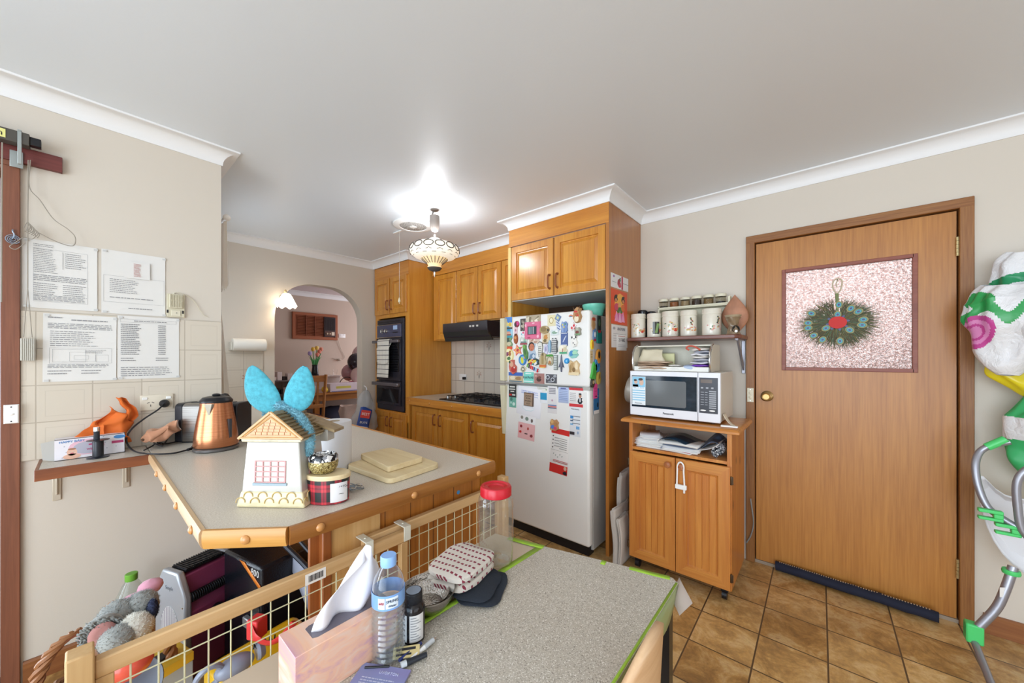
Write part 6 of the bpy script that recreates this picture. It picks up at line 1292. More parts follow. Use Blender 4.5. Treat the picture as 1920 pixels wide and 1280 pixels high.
mb = MB().at(RZ(40) @ T(0, -.029, .03) @ RX(90)); mb.lathe([(.024, 0), (.022, .004), (.019, .003), (.018, -.004), (0, -.005)], seg=22, cap=False); mb.build('candle_opening', mat('burner_dark', '2a241e', .5), ib)
MB().lathe([(.012, 0), (.012, .012), (0, .012)], (.02, -.022, .012), 14).build('tealight', STEEL, ib)

# cards on the oak side panel
PX_ = -1.0595
def pcard(label, a, b, col, det, txt=None, name='card', z=0):
    p = (V(a) + V(b)) / 2; sticker(name, label, 'card', (PX_ + z, p.y, p.z), abs(b[1] - a[1]), abs(a[2] - b[2]), 'r', col, det, '+x', 0, .0012, 'cards pinned to the oak panel', txt)
pcard('small greeting card with roses pinned highest on the oak panel', (0, 2.265, 1.885), (0, 2.555, 1.79), 'e2e0e0', [('w', -.05, -.05, .2, .6, 'a83a48'), ('o', -.02, -.25, .16, .3, 'c84a58'), ('w', .0, .2, .08, .3, '4f6f4c'), ('r', .12, 0, .08, .96, 'b03a50'), ('r', .33, 0, .3, .03, '8a8a90'), ('r', -.33, -.1, .2, .03, '9a9aa0'), ('o', -.35, .3, .08, .16, '9a6aa8')])
pcard('bright red devotional picture of figures on a pink lotus', (0, 2.268, 1.78), (0, 2.535, 1.545), 'd8502c', [('w', 0, .12, .62, .6, 'e8a848'), ('w', -.22, .25, .22, .22, '2c2420'), ('w', .22, .25, .22, .22, '2c2420'), ('o', -.22, .2, .12, .1, 'c88a60'), ('o', .22, .2, .12, .1, 'c88a60'), ('o', 0, .08, .16, .16, 'dca070'), ('w', 0, -.08, .45, .18, '4a7a3c'), ('w', -.2, .0, .24, .22, 'c84a64'), ('w', .2, .0, .24, .22, 'd8703c'), ('o', 0, -.3, .6, .26, 'd06a9c'), ('t', -.2, -.27, .2, .3, 'e498bc'), ('t', 0, -.27, .2, .34, 'e8a8c8'), ('t', .2, -.27, .2, .3, 'e498bc')])
pcard('printed calendar sheet below the red devotional picture', (0, 2.275, 1.54), (0, 2.54, 1.385), 'dcd8d6', [('r', 0, .1, .8, .012, '8a8a8c'), ('r', 0, .02, .8, .012, '8a8a8c'), ('r', -.2, -.1, .4, .012, '8a8a8c'), ('r', -.2, -.2, .4, .012, '8a8a8c'), ('o', -.36, .34, .14, .12, 'a8a4a8')], [('ANI MAN', .08, .32, .2, '6a6a74')])
pcard('white tear-off note numbered 217-BIZ over the calendar sheet', (0, 2.35, 1.475), (0, 2.52, 1.365), 'e6e4e2', [('r', 0, .4, .7, .03, 'b84a40'), ('r', 0, -.15, .7, .02, 'a0a0a4'), ('r', 0, -.25, .7, .02, 'a0a0a4')], [('217-BIZ', 0, .16, .3, '2c2c30')], z=.0016)

# peacock feather fan on the door glass
PF = thing('peacock_feather_fan', 'round peacock feather fan with a red centre hanging on the door glass', 'feather fan', (.078, 2.772, 1.515))
BARB = [mat('feather_brown', '5a4a2c', .6), mat('feather_green', '4a6440', .5), mat('feather_olive', '7a6f3c', .6), mat('feather_bronze', '3c3a24', .6)]
rd = random.Random(4); mb = MB()
for k in range(3600):
    a = rd.uniform(0, 2 * math.pi); r0 = rd.uniform(.02, .105); up_ = math.sin(a)
    a1 = a + rd.uniform(-.35, .35); L = rd.uniform(.035, .08) * (1 if r0 > .06 else .8); rx = 1.18
    p = V((r0 * math.cos(a) * rx, rd.uniform(-.012, .008), r0 * math.sin(a))); q = p + V((L * math.cos(a1) * rx, rd.uniform(-.004, .004), L * math.sin(a1) - .01))
    if abs(a - math.pi / 2) < .13 and r0 > .04: continue
    n_ = V((-(q - p).z, 0, (q - p).x)).normalized() * .0011; mb.m(rd.choice([0, 0, 1, 1, 2, 3])); mb.add([p - n_, p + n_, q], [(0, 1, 2)])
mb.build('barbs', BARB, PF, fixn=False)
EY = [mat('eye_gold', '9a8a4c', .4), mat('eye_green', '3f7f5c', .35), mat('eye_teal', '1f8aa8', .3), mat('eye_navy', '1c1f5c', .3)]
for k, (dx, dz) in enumerate([(-.115, .06), (.005, .10), (.055, .075), (.085, .055), (.105, .01), (-.13, .005), (-.13, -.025), (-.105, -.07), (-.065, -.095), (.01, -.105), (.1, -.02), (-.05, -.03), (.05, -.045), (0, .045)]):
    t_ = MB(); a = math.degrees(math.atan2(dz, dx))
    t_.tube([(dx * .15, .0, dz * .15), (dx * .7, -.006, dz * .7), (dx, -.012, dz)], .0012, 5)
    fe = t_.build('feather', BARB[2], PF)
    for j, (r_, c_) in enumerate(((.019, 0), (.015, 1), (.011, 2), (.006, 3))):
        MB().prism([(x * 1.1, y) for x, y in shape('o', r_ * 2, r_ * 1.7, 16)], 0, .0012).build('eye_ring', EY[c_], fe, M=frame((dx, -.013 - j * .0013, dz), '-y', R(a)))
MB().prism(shape('o', .078, .068, 26), 0, .008).build('red_centre', mat('red_felt', 'c42a26', .6), PF, M=frame((.0, -.013, 0), '-y'))
mb = MB()
for k in range(8): a = k * math.pi / 4 + .2; mb.at(frame((.042 * math.cos(a), -.012, .038 * math.sin(a)), '-y', a)).prism(shape('o', .02, .012, 12), 0, .003)
mb.build('centre_eyes', EY[3], PF)
MB().tube([(0, -.004, .06), (-.002, -.006, .13), (-.003, -.004, .165)], [.006, .008, .008], 10).build('handle', mat('olive_wrap', '7a8458', .7), PF)
MB().tube(bez([(-.003, -.004, .16), (-.02, -.006, .2), (-.018, -.006, .235), (0, -.006, .25), (.018, -.006, .235), (.014, -.006, .19), (-.003, -.006, .16)]), .004, 6, flat=.5).tube(bez([(-.003, -.008, .2), (-.006, -.008, .225), (.004, -.006, .24)]), .003, 6).build('hanging_loop', mat('ribbon_beige', 'c4b49c', .7), PF)
MB().cyl((0, .0, .245), (0, .018, .24), .003, seg=8).build('hook', STEEL, PF)
# draught stopper
ds = crumple(lambda u, v: V((u * .66 - .33, .028 * math.cos(6.283 * v) * (1 - .15 * (abs(u - .5) * 2) ** 8), .03 + .026 * math.sin(6.283 * v))), 60, 14, .004, 20, 2, cv=True)
o = ds.build('draught_stopper', mat('navy_cloth', '1a1e30', .85), loc=(.12, 2.755, .001), rz=R(-3)); tag(o, 'long dark navy fabric draught stopper lying along the foot of the door', 'draught stopper')
mb = MB()
for k in range(60): x = -.31 + k * .0103; mb.box(x, x + .005, -.006, .002, .056, .0585)
mb.build('bead_trim', mat('bead_beige', 'b49a7c', .6), o)

# hanging bags right of the door
BAGW = NT('bag_film_white'); BAGW.set('Base Color', lin('e6e6e8')); BAGW.set('Roughness', .28); BAGW.set('Subsurface Weight', .2); BAGW.set('Subsurface Radius', (.02, .02, .02)); BAGW.bump(BAGW.noise(BAGW.obj(), 22, 5, .6, 1.5), .45, .02); BAGW = BAGW.mat
GRN = mat('bag_green', '2f9a50', .3, bump=.3, bs=30); LIM = mat('bag_lime', '8cc43c', .3, bump=.3, bs=30); MAG = mat('bag_magenta', 'c24a94', .3); MAGL = mat('bag_pink', 'dd8cc0', .3); YEL = mat('bag_yellow', 'e4d22c', .3, bump=.3, bs=30); STR = mat('bag_red_stripe', 'a02434', .3)
def hangbag(label, c, rx, ry, h_, seed, mats, fn, top=.25, lean=0, name='plastic_bag', grp='plastic bags hanging beside the door', amp=.03):
    def f(u, v):
        a = 2 * math.pi * u; s_ = v; r = (math.sin(math.pi * min(1, .02 + s_ * .62)) ** .55) if s_ < .8 else (math.sin(math.pi * .516) ** .55) * (1 - (s_ - .8) / .2 * (1 - top) * .55)
        fold = 1 + .07 * math.sin(a * 9 + seed) * s_
        return V((rx * r * fold * math.cos(a) + lean * s_, ry * r * fold * math.sin(a), h_ * s_))
    mb = crumple(f, 170, 120, amp, 9, seed, cu=True); mb.color(fn)
    o = mb.build(name, mats, loc=c, fixn=False); tag(o, label, 'bag', grp); return o
def vegcol(c, f):
    a = c.x; z = c.z
    if c.y > .03: return 0
    d1 = math.hypot((a + .10) / .045, (z - .19) / .075)
    if d1 < 1 and a > -.12: return 2 if d1 > .72 or .35 < d1 < .5 else 3
    if abs(z - .275 - .03 * math.sin(a * 60)) < .026 and a < .06: return 1
    if math.hypot((a + .09), (z - .33) * .8) < .032: return 1
    return 0
hangbag('white grocery bag with printed onion and leafy greens, hanging nearest the door', (.63, 2.60, 1.24), .145, .10, .40, 2, [BAGW, GRN, MAG, MAGL], vegcol, lean=.02)
def gring(c, f):
    d = math.hypot(c.x + .03, (c.z - .30)); return 1 if .055 < d < .095 and c.y < .02 and c.x < .06 else 0
hangbag('white bag with a thick green ring print hanging highest beside the door', (.69, 2.67, 1.29), .135, .08, .48, 5, [BAGW, mat('bag_green_dark', '1f8a58', .3)], gring, lean=.04)
hangbag('plain bulging white bag at the right edge of the picture', (.76, 2.53, 1.20), .12, .10, .36, 8, [BAGW, STR], lambda c, f: 1 if c.z > .31 and int((c.x + c.z) * 60) % 3 == 0 else 0)
hangbag('yellow, white and lime-green bag hanging under the white bags', (.76, 2.66, 1.11), .17, .07, .25, 11, [YEL, BAGW, LIM], lambda c, f: 0 if c.x < -.075 else 1 if c.x < .0 else 2)
hangbag('large translucent green sack hanging lowest at the right edge', (.77, 2.66, .70), .15, .09, .45, 14, [mat('sack_green', '3cae68', .35, bump=.3, bs=20), BAGW], lambda c, f: 1 if c.x < -.06 and .26 < c.z < .36 else 0, name='green_sack')
o = MB().tube([(.70, 2.66, 1.74), (.78, 2.72, 1.80), (.9, 2.79, 1.86)], .008, 8, flat=.4).build('bag_handle', BAGW); tag(o, 'twisted white bag handle running up to the wall hook', 'bag handle')

# folded high chair frame
GP = mat('green_plastic', '4fcb70', .35); hc = thing('folded_high_chair', 'folded high chair with grey tube legs, green clips and a white tray', 'high chair', (.60, 2.55, 0))
H0 = V((.60, 2.55, 0))
def hp(px, py, y): return at(px, py, y=y) - H0
MB().tube(bez([hp(1893, 828, 2.52), hp(1862, 834, 2.52), hp(1838, 846, 2.52), hp(1829, 870, 2.5), hp(1834, 910, 2.48), hp(1852, 950, 2.46), hp(1885, 975, 2.44), hp(1930, 1000, 2.42)]), .0125, 12).build('frame_tube', GREYT, hc)
MB().tube([hp(1850, 838, 2.52), hp(1886, 823, 2.52)], .016, 12).build('arm_sleeve', GP, hc)
MB().tube(bez([hp(1960, 868, 2.42), hp(1925, 880, 2.42), hp(1907, 905, 2.42), hp(1908, 950, 2.42), hp(1915, 990, 2.42), hp(1930, 1010, 2.42)]), .0125, 12).build('frame_tube', GREYT, hc)
MB().tube(bez([hp(1900, 1062, 2.5), hp(1885, 1105, 2.48), hp(1868, 1140, 2.47), hp(1835, 1175, 2.46)]), .015, 12).build('leg', GREYT, hc)
foot = at(1862, 1290, z=.013) - H0; kn_ = hp(1826, 1200, 2.46)
MB().tube([hp(1835, 1175, 2.46), kn_, V((kn_.x + .01, kn_.y - .25, .02)), V((kn_.x + .04, kn_.y - .75, .013))], .0125, 12).build('leg', GREYT, hc)
MB().at(Matrix.Translation(hp(1830, 1190, 2.46))).box(-.03, .02, -.016, .03, -.035, .045).build('foot_clip', GP, hc, bev=.006)
MB().at(Matrix.Translation(hp(1896, 1072, 2.5))).lathe([(.0, -.008), (.024, -.008), (.026, 0), (.024, .01), (0, .01)], seg=20).build('collar', GP, hc)
for px, py in ((1862, 962), (1895, 990)):
    MB().at(Matrix.Translation(hp(px, py, 2.43))).box(-.04, .025, -.012, .012, .0, .014).box(-.04, .025, -.012, .012, -.03, -.018).box(.0, .025, -.012, .012, -.018, 0).build('tray_clip', GP, hc, bev=.003)
tray = [hp(*p, 2.56) for p in ((1828, 892), (1838, 960), (1862, 1020), (1895, 1060), (1960, 1110), (2010, 1030), (1990, 930), (1905, 940), (1862, 915), (1842, 885))]
mb = MB(); n = len(tray); c0 = sum(tray, V()) / n
outer = [p + V((0, .03, 0)) for p in tray]; inner = [p.lerp(c0, .12) + V((0, -.0, 0)) for p in tray]; inn2 = [p.lerp(c0, .2) + V((0, .035, 0)) for p in tray]
vs = outer + tray + inner + inn2; fs = [(k * n + i, k * n + (i + 1) % n, (k + 1) * n + (i + 1) % n, (k + 1) * n + i) for k in range(3) for i in range(n)] + [tuple(3 * n + i for i in range(n)), tuple(range(n))[::-1]]
mb.add(vs, fs).build('tray', mat('tray_white', 'd6d6da', .35), hc, sub=1)
MB().box(-.014, .014, -.0005, .0005, -.02, .02).build('barcode_sticker', WHITE, hc, loc=hp(1881, 1110, 2.463), rz=YAW)
# ================================================================ dining room seen through the arch
ac = thing('air_conditioner', 'wood-framed wall air conditioner with brown louvres in the dining room', 'air conditioner', M=frame((XD + .001, 2.215, 1.62), '+x'))
ACW = mat('ac_frame_wood', '9c5a3a', .4); MB().loft(.735, .45, [(0, 0), (0, .03), (.004, .034), (.045, .034), (.047, .02)]).build('wood_frame', ACW, ac)
mb = MB()
for k in range(13): mb.add([(.07, .065 + k * .0255, .022), (.49, .065 + k * .0255, .022), (.49, .080 + k * .0255, .045), (.07, .080 + k * .0255, .045), (.07, .0835 + k * .0255, .045), (.49, .0835 + k * .0255, .045), (.49, .0835 + k * .0255, .022), (.07, .0835 + k * .0255, .022)], [(0, 1, 2, 3), (3, 2, 5, 4), (4, 5, 6, 7)])
for x in (.205, .345): mb.box(x, x + .006, .06, .4, .022, .048)
mb.build('louvres', mat('louvre_brown', '8a4e34', .4), ac, fixn=False)
MB().box(.495, .69, .055, .40, .02, .05).build('control_section', mat('ac_dark', '3c2c30', .4), ac, bev=.003)
mb = MB()
for k in range(9): mb.box(.515 + k * .019, .523 + k * .019, .17, .385, .05, .054)
mb.build('outlet_vanes', BLACK, ac)
MB().box(.51, .68, .07, .15, .05, .052).build('control_panel', mat('ac_panel', '5c4038', .3), ac)
for x in (.545, .59): MB().lathe([(.017, .052), (.014, .068), (0, .069)], (x, .11, 0), 14).build('knob', mat('ac_knob', 'c9b49a', .4), ac)
MB().box(.62, .67, .08, .14, .052, .055).build('dial_plate', mat('ac_knob2', 'e0d4c0', .4), ac)
t_ = thing('power_outlet', 'white power outlet beside the dining room air conditioner', 'power outlet', M=frame((XD + .001, 2.98, 1.67), '+x')); MB().loft(.12, .07, [(0, 0), (0, .008), (.003, .01)]).build('outlet_plate', WHITE, t_)
mb = MB(); mb.box(.02, .035, .045, .058, .01, .013).box(.085, .1, .045, .058, .01, .013).build('rocker', mat('grey_rocker', 'c8c8c8', .4), t_)
o = MB().tube(bez([(XD + .02, 2.96, 1.62), (XD + .015, 3.02, 1.45), (XD + .015, 3.08, 1.32), (XD + .02, 3.0, 1.26), (XD + .02, 2.86, 1.30)]), .004, 6).ball((XD + .03, 2.98, 1.27), (.02, .04, .02), 10).build('power_cord', mat('cord_beige', 'b0a292', .6), ac, M=frame((XD + .001, 2.215, 1.62), '+x').inverted())
DT = wood('dining_oak', '93561f', 'bd7f38', 'Y', .3, 1, coat=.5); DZ = wood('dining_oak_upright', '93561f', 'bd7f38', 'Z', .3, 1, coat=.5)
dt = thing('dining_table', 'oak dining table piled with boxes along the far dining wall', 'table', (-6.1, 2.75, 0))
MB().box(-.42, .42, -.62, 1.2, .745, .78).build('tabletop', DT, dt, bev=.005); MB().box(-.36, .36, -.56, 1.14, .65, .745).build('apron', DT, dt)
for x in (-.34, .34):
    for y in (-.5, 1.1): MB().box(x - .035, x + .035, y - .035, y + .035, 0, .65).build('leg', DZ, dt)
def dchair(x, y, rz, label):
    t_ = thing('dining_chair', label, 'chair', (x, y, 0), R(rz), 'oak dining chairs')
    # back faces +x
    for s_ in (-1, 1):
        MB().tube([(.2, s_ * .20, 0), (.2, s_ * .20, .45), (.235, s_ * .205, .8), (.27, s_ * .21, 1.07)], .021, 8).build('leg', DZ, t_); MB().tube([(-.2, s_ * .19, 0), (-.2, s_ * .19, .44)], .02, 8).build('leg', DZ, t_)
    MB().box(-.22, .22, -.21, .21, .44, .465).box(-.2, .2, -.2, .2, .38, .44).build('seat_frame', DT, t_, bev=.006); MB().loft(.4, .38, [(0, 0), (0, .02), (.03, .035)], -.2, -.19).build('seat_pad', mat('seat_leather', '5a3c34', .4), t_, M=T(0, 0, .465))
    MB().box(.245, .27, -.2, .2, .97, 1.06).build('top_rail', DT, t_, bev=.006); MB().box(.21, .235, -.2, .2, .60, .655).build('lower_rail', DT, t_, bev=.005)
    for yy, w_ in ((0, .05), (-.105, .014), (.105, .014)): MB().add([(.218, yy - w_, .65), (.218, yy + w_, .65), (.25, yy + w_, .98), (.25, yy - w_, .98), (.230, yy - w_, .65), (.230, yy + w_, .65), (.262, yy + w_, .98), (.262, yy - w_, .98)], [(0, 1, 2, 3), (7, 6, 5, 4), (0, 4, 5, 1), (1, 5, 6, 2), (2, 6, 7, 3), (3, 7, 4, 0)]).build('splat', DZ, t_)
    MB().box(-.18, .2, -.2, -.185, .18, .205).box(-.18, .2, .185, .2, .18, .205).build('stretcher', DT, t_); return t_
dchair(-5.62, 2.0, 4, 'slat-back oak dining chair seen whole from behind through the arch')
dchair(-5.25, 2.93, -4, 'oak dining chair partly hidden by the right side of the arch')
sb = thing('sideboard', 'low white-topped sideboard against the far dining wall under the tulips', 'sideboard', (-6.48, 2.45, .781))
MB().box(-.14, .14, -.38, .42, .0, .20).build('body', mat('side_white', 'd6ccc6', .5), sb); MB().box(-.15, .15, -.4, .44, .20, .22).build('top', mat('side_top', 'e9e1dc', .4), sb)
vs_ = thing('tulip_vase', 'black vase of yellow, pink and lilac tulips in the dining room', 'vase of flowers', (-6.40, 2.48, 1.0015))
MB().lathe([(.055, 0), (.06, .01), (.05, .08), (.042, .15), (.045, .19), (.04, .19), (.036, .15), (0, .14)], seg=20, cap=False).build('vase', mat('vase_black', '14141c', .15), vs_)
rd = random.Random(3)
for k, (dy, dz, c_) in enumerate(((-.03, .42, 'f2c94c'), (.03, .44, 'f4d06a'), (.07, .38, 'ef8f78'), (.10, .42, 'f0a088'), (-.08, .35, 'b8a8e0'), (.04, .33, 'f49a84'))):
    o = MB().tube(bez([(0, dy * .1, .12), (0, dy * .5, .24), (0, dy, dz)], 4), .006, 6).build('stem', mat('stem_green', '3f9a4c', .5), vs_)
    MB().lathe([(0, -.01), (.022, .0), (.03, .025), (.026, .05), (.012, .062), (0, .06)], (0, dy, dz), 10).build('bloom', mat('tulip_' + c_, c_, .5), o)
mb = MB()
for k in range(6): a = (k - 2.5) * .34; mb.add([(0, .01 * k - .03, .14), (0, math.sin(a) * .06 - .012, .26), (.006, math.sin(a) * .14, .33), (0, math.sin(a) * .06 + .012, .25)], [(0, 1, 2, 3)])
mb.build('leaves', mat('stem_green', '3f9a4c', .5), vs_, solid=.002)
o = MB().lathe([(.025, 0), (.035, .1), (.033, .1), (.024, .004), (0, .004)], seg=16, cap=False).build('drinking_glass', GLASSM, loc=(-6.38, 2.80, 1.0015)); tag(o, 'clear drinking glass beside the tulip vase', 'glass')
for nm, lb_, c_, s_, (x, y, z) in (('balloon', 'upper pink balloon beside the dining wall', 'e8cfd0', .15, (-6.05, 3.10, 1.36)), ('balloon', 'black balloon in the middle of the bunch', '2e2a34', .13, (-5.95, 2.95, 1.24)), ('balloon', 'lower pale pink balloon of the bunch', 'edd3d0', .13, (-5.88, 2.97, 1.02)), ('balloon', 'mauve pink balloon at the back of the bunch', 'c9a0a8', .12, (-6.15, 2.93, 1.06))):
    o = MB().lathe([(s_ * math.sin(R(a)) * (1 - .12 * (a > 90) * (a - 90) / 90), -s_ * 1.12 * math.cos(R(a)) * (1 if a > 90 else 1.1)) for a in range(1, 180, 12)] + [(0, s_ * 1.12)], seg=22, cap=False).lathe([(0, -s_ * 1.2), (.012, -s_ * 1.28), (.004, -s_ * 1.2)], seg=8, cap=False).build(nm, mat('balloon_' + c_, c_, .2, coat=.3), loc=(x, y, z)); tag(o, lb_, 'balloon', 'pink and black balloons')
dx = lambda px, py, X: at(px, py, x=X)
bk = thing('wicker_basket', 'wicker basket of pink and white party things at the right of the dining table', 'basket', (-5.92, 3.02, .781))
MB().grid(lambda u, v: V(((.13 + .04 * v) * math.cos(6.283 * u), (.24 + .04 * v) * math.sin(6.283 * u), .1 * v)), 40, 8, cu=True).build('basket', wood('wicker', '7a4a24', 'a8743c', 'Z', .6, 3, coat=0), bk, solid=.008)
rd = random.Random(6)
for k in range(14):
    c_ = rd.choice(['e8b8c0', 'f0dcd8', 'd87a90', 'dcd4e4', 'a8607c']); o = MB().ball((0, 0, 0), (rd.uniform(.03, .05),) * 3, 10, .5, 20).build('wrapped_sweet_bag', mat('sweet_' + c_, c_, .4), loc=(-5.92 + rd.uniform(-.09, .09), 3.02 + rd.uniform(-.2, .2), .781 + .075 + rd.uniform(0, .06))); tag(o, 'one of the pink and white wrapped party favours heaped in the wicker basket', 'party favour', 'party favours in the basket')
o = MB().tube(arc((0, 0, 0), .12, 0, 180, 14, 'yz'), .007, 6).build('basket_handle', mat('dark_cane', '4a3a34', .5), loc=(-5.9, 2.78, .87)); tag(o, 'thin dark cane handle arching above the dining table clutter', 'handle')
bx = thing('gift_box', 'white and lilac box with a yellow strip on the dining table behind the chair', 'box', (-5.78, 2.64, .781)); MB().box(-.1, .1, -.22, .22, 0, .13).build('carton', mat('box_white', 'e6dce4', .5), bx, bev=.003); MB().box(.1, .1015, -.13, .1, .05, .085).build('yellow_strip', mat('yellow_strip', 'd8d060', .5), bx); MB().box(.1, .1012, -.2, .2, .005, .015).build('blue_strip', mat('blue_strip', '5a64a8', .5), bx)
o = MB().box(-.06, .06, -.2, .2, 0, .10).build('white_box', mat('box_white2', 'e0d8d4', .5), loc=(-5.82, 2.05, .781), bev=.003); tag(o, 'white box seen through the slats of the dining chair', 'box')
o = MB().ball((0, 0, 0), (.04, .05, .045), 12, .3, 12).build('yellow_toy', mat('toy_yellow', 'e8c82c', .4), loc=(-5.72, 2.36, .826)); tag(o, 'small yellow toy on the dining table beside the chair back', 'toy')
rk = thing('shelf_rack', 'dark wire rack with trays of bright packets at the left of the dining room', 'rack', (-6.40, 1.74, 0))
for z in (.3, .52, .74, .95): MB().box(-.2, .2, -.36, .36, z, z + .022).build('shelf', mat('rack_shelf', 'b8aeb0', .4), rk)
for x in (-.19, .19):
    for y in (-.35, .35): MB().cyl((x, y, 0), (x, y, 1.0), .012).build('post', BLACK, rk)
rd = random.Random(9)
for z in (.322, .542, .762, .972):
    for k in range(9):
        c_ = rd.choice(['2a2426', 'c8584c', 'e0d4d0', '3a3440', 'd89078', '8a8490']); h_ = rd.uniform(.05, .13)
        o = MB().box(-.08, .08, -.032, .032, 0, h_).build('packet', mat('pk_' + c_, c_, .4), loc=(-6.22 + rd.uniform(-.03, .03), 1.42 + k * .075, z), rz=rd.uniform(-.3, .3), bev=.004); tag(o, 'one of the assorted packets crammed on the dark rack in the dining room', 'packet', 'packets on the dining room rack')
for i, (x, y, lb_) in enumerate(((-5.2, 2.50, 'crumpled pinkish paper carrier bag on the dining floor left of the second chair'), (-5.75, 3.2, 'brown paper bag behind the second dining chair'))):
    o = crumple(lambda u, v: (lambda a, k: V((.09 * math.cos(a) * k, .13 * math.sin(a) * k, .62 * v)))(6.283 * u, (abs(math.cos(6.283 * u)) ** 6 + abs(math.sin(6.283 * u)) ** 6) ** (-1 / 6)), 40, 16, .03, 9, i + 1, cu=True).build('paper_bag', mat('bag_paper%d' % i, ('d8c4b8', 'b08a68')[i], .8), loc=(x, y, .002)); tag(o, lb_, 'paper bag')
o = MB().ball((0, 0, 0), (.32, .34, .26), 24, .1, 3).build('bean_bag', mat('navy_bag', '30344a', .7), loc=(-6.0, 2.6, .27)); tag(o, 'dark navy cushion slumped under the dining table', 'cushion')
# bag hanging at the right side of the arch
ab = thing('hanging_bag', 'translucent plastic bag with a red and blue print hanging on the arch edge', 'bag', (-3.90, 2.03, .45))
crumple(lambda u, v: V((.075 * math.sin(math.pi * (.04 + v * .93)) ** .6 * math.cos(6.283 * u), .18 * (1 - v * .97) ** .6 * min(1, v * 5 + .15) ** .5 * math.sin(6.283 * u) + .02 * v, .50 * v)), 40, 30, .028, 10, 4, cu=True).build('bag_film', thin('thin_film', 'f2f4f8', 1.4, .15, .3), ab, fixn=False)
MB().tube(bez([(0, .03, .47), (-.04, .05, .52), (-.085, .045, .54)]), .006, 6).build('handles', BAGW, ab)
MB().ball((0, 0, .12), (.06, .09, .1), 14, .3, 8).build('contents', mat('bag_content', 'c8ac94', .8), ab)
pn_ = MB().grid(lambda u, v: V((.0, .13 * u, .26 * v + .01 * math.sin(u * 5))), 6, 6).build('printed_packet', mat('packet_blue', '2c4a94', .4), ab, M=Matrix.Translation((.078, -.14, .07)) @ RX(-14) @ RZ(-12), solid=.003)
MB().box(0.004, .006, .015, .115, .15, .235).build('red_print', mat('packet_red', 'd8443c', .4), pn_); text('BEST', .04, 'lettering', WHITE, pn_, T(.0068, .065, .192) @ frame((0, 0, 0), '+x')); text('BUYS', .035, 'lettering', WHITE, pn_, T(.0052, .065, .10) @ frame((0, 0, 0), '+x'))
mb = MB()
for k in range(4): mb.box(.004, .006, .01, .12, .01 + k * .014, .017 + k * .014)
mb.build('stripes', mat('packet_stripe', 'e0dce0', .5), pn_)

# ================================================================ foreground table
TZ = .71
SPK = NT('speckled_vinyl'); n_ = SPK.noise(SPK.obj(), 420, 2, .5); n2_ = SPK.noise(SPK.obj(), 230, 2, .6); n3_ = SPK.noise(SPK.obj(), 3, 2)
col = SPK.ramp(n_, [(.30, '6f665c'), (.37, 'b8b0a2'), (.60, 'c4bcae'), (.68, 'f2eee8')]); SPK.set('Base Color', SPK.mix(SPK.ramp(n2_, [(.62, (0, 0, 0)), (.68, (.6, .6, .6))]), col, '6a6258')); SPK.set('Roughness', .33); SPK = SPK.mat
tbt = thing('kitchen_table', 'black-legged table covered in speckled grey vinyl in the foreground', 'table', (-.575, .35, 0)); TO = V((-.575, .35, 0))
far = [(-.86, .925), (-.70, .952), (-.5, 1.005), (-.31, 1.058), (-.292, 1.04)]
MB().prism([(x + .575, y - .35) for x, y in [(-.86, -.30), (-.292, -.30)] + far[::-1]], .682, TZ - .002).build('tabletop', mat('table_beige', 'c9b8a2', .35), tbt, bev=.003)
LEGB = mat('leg_black', '121214', .3)
for x, y in ((-.305, .975), (-.83, .87), (-.315, -.24), (-.83, -.24)): MB().box(x - .575 * -1 - .014, x + .575 + .014, y - .35 - .014, y - .35 + .014, 0, .682).build('leg', LEGB, tbt)
tv = thing('table_cover', 'speckled grey vinyl sheet taped over the right part of the table', 'table cover', (-.49, .35, TZ - .0015))
MB().prism([(x + .49, y - .35) for x, y in [(-.688, -.30), (-.291, -.30), (-.2905, 1.037), (-.315, 1.05), (-.5, 1.004), (-.683, .957)]], 0, .0015).build('vinyl_sheet', SPK, tv)
MB().grid(lambda u, v: V((.200 + .004 * v + .006 * v * math.sin(u * 30), -.6 + 1.285 * u, -.045 * v)), 50, 4).build('overhang', mat('film_green_edge', '8f9868', .35), tv, solid=.001)
TAPE = mat('green_tape', '9fc83c', .5, var=.15, vs=30)
def tape(label, pts, w_, z=TZ + .0005):
    mb = MB(); P = [V((x, y, 0)) for x, y in pts]; vs = []
    for i, p in enumerate(P):
        d_ = (P[min(i + 1, len(P) - 1)] - P[max(i - 1, 0)]).normalized(); n_ = V((-d_.y, d_.x, 0)) * w_ / 2; vs += [p + n_ - P[0], p - n_ - P[0]]
    mb.add(vs, [(2 * i, 2 * i + 1, 2 * i + 3, 2 * i + 2) for i in range(len(P) - 1)]); o = mb.build('masking_tape', TAPE, loc=(P[0].x, P[0].y, z), solid=.0004, fixn=False); tag(o, label, 'tape', 'green masking tape on the table'); return o
tape('long green tape strip along the left seam of the vinyl sheet', [(-.703, -.25), (-.704, .28), (-.70, .45), (-.694, .6), (-.69, .8), (-.684, .95)], .020)
tape('short green tape strip across the far end of the bare beige table strip', [(-.80, .925), (-.73, .938), (-.675, .952)], .022, TZ + .001)
tape('small green tape tab at the far edge of the vinyl sheet', [(-.492, 1.008), (-.487, .985)], .014)
tape('green tape across the far right corner of the table', [(-.315, 1.045), (-.36, 1.033), (-.42, 1.020)], .018)
tape('green tape folded along the right edge of the table', [(-.2945, 1.035), (-.2945, .7), (-.2945, .2)], .006)
o = MB().add([(0, 0, 0), (.035, -.035, -.02), (.01, -.06, -.05), (-.02, -.03, -.03), (-.01, .01, .008)], [(0, 4, 3), (0, 3, 2, 1)]).build('plastic_film_corner', mat('film_clear', 'd8c8bc', .2, trans=.4, ior=1.05), loc=(-.283, 1.043, TZ), solid=.001, fixn=False); tag(o, 'loose flap of clear plastic at the far right table corner', 'plastic sheet')
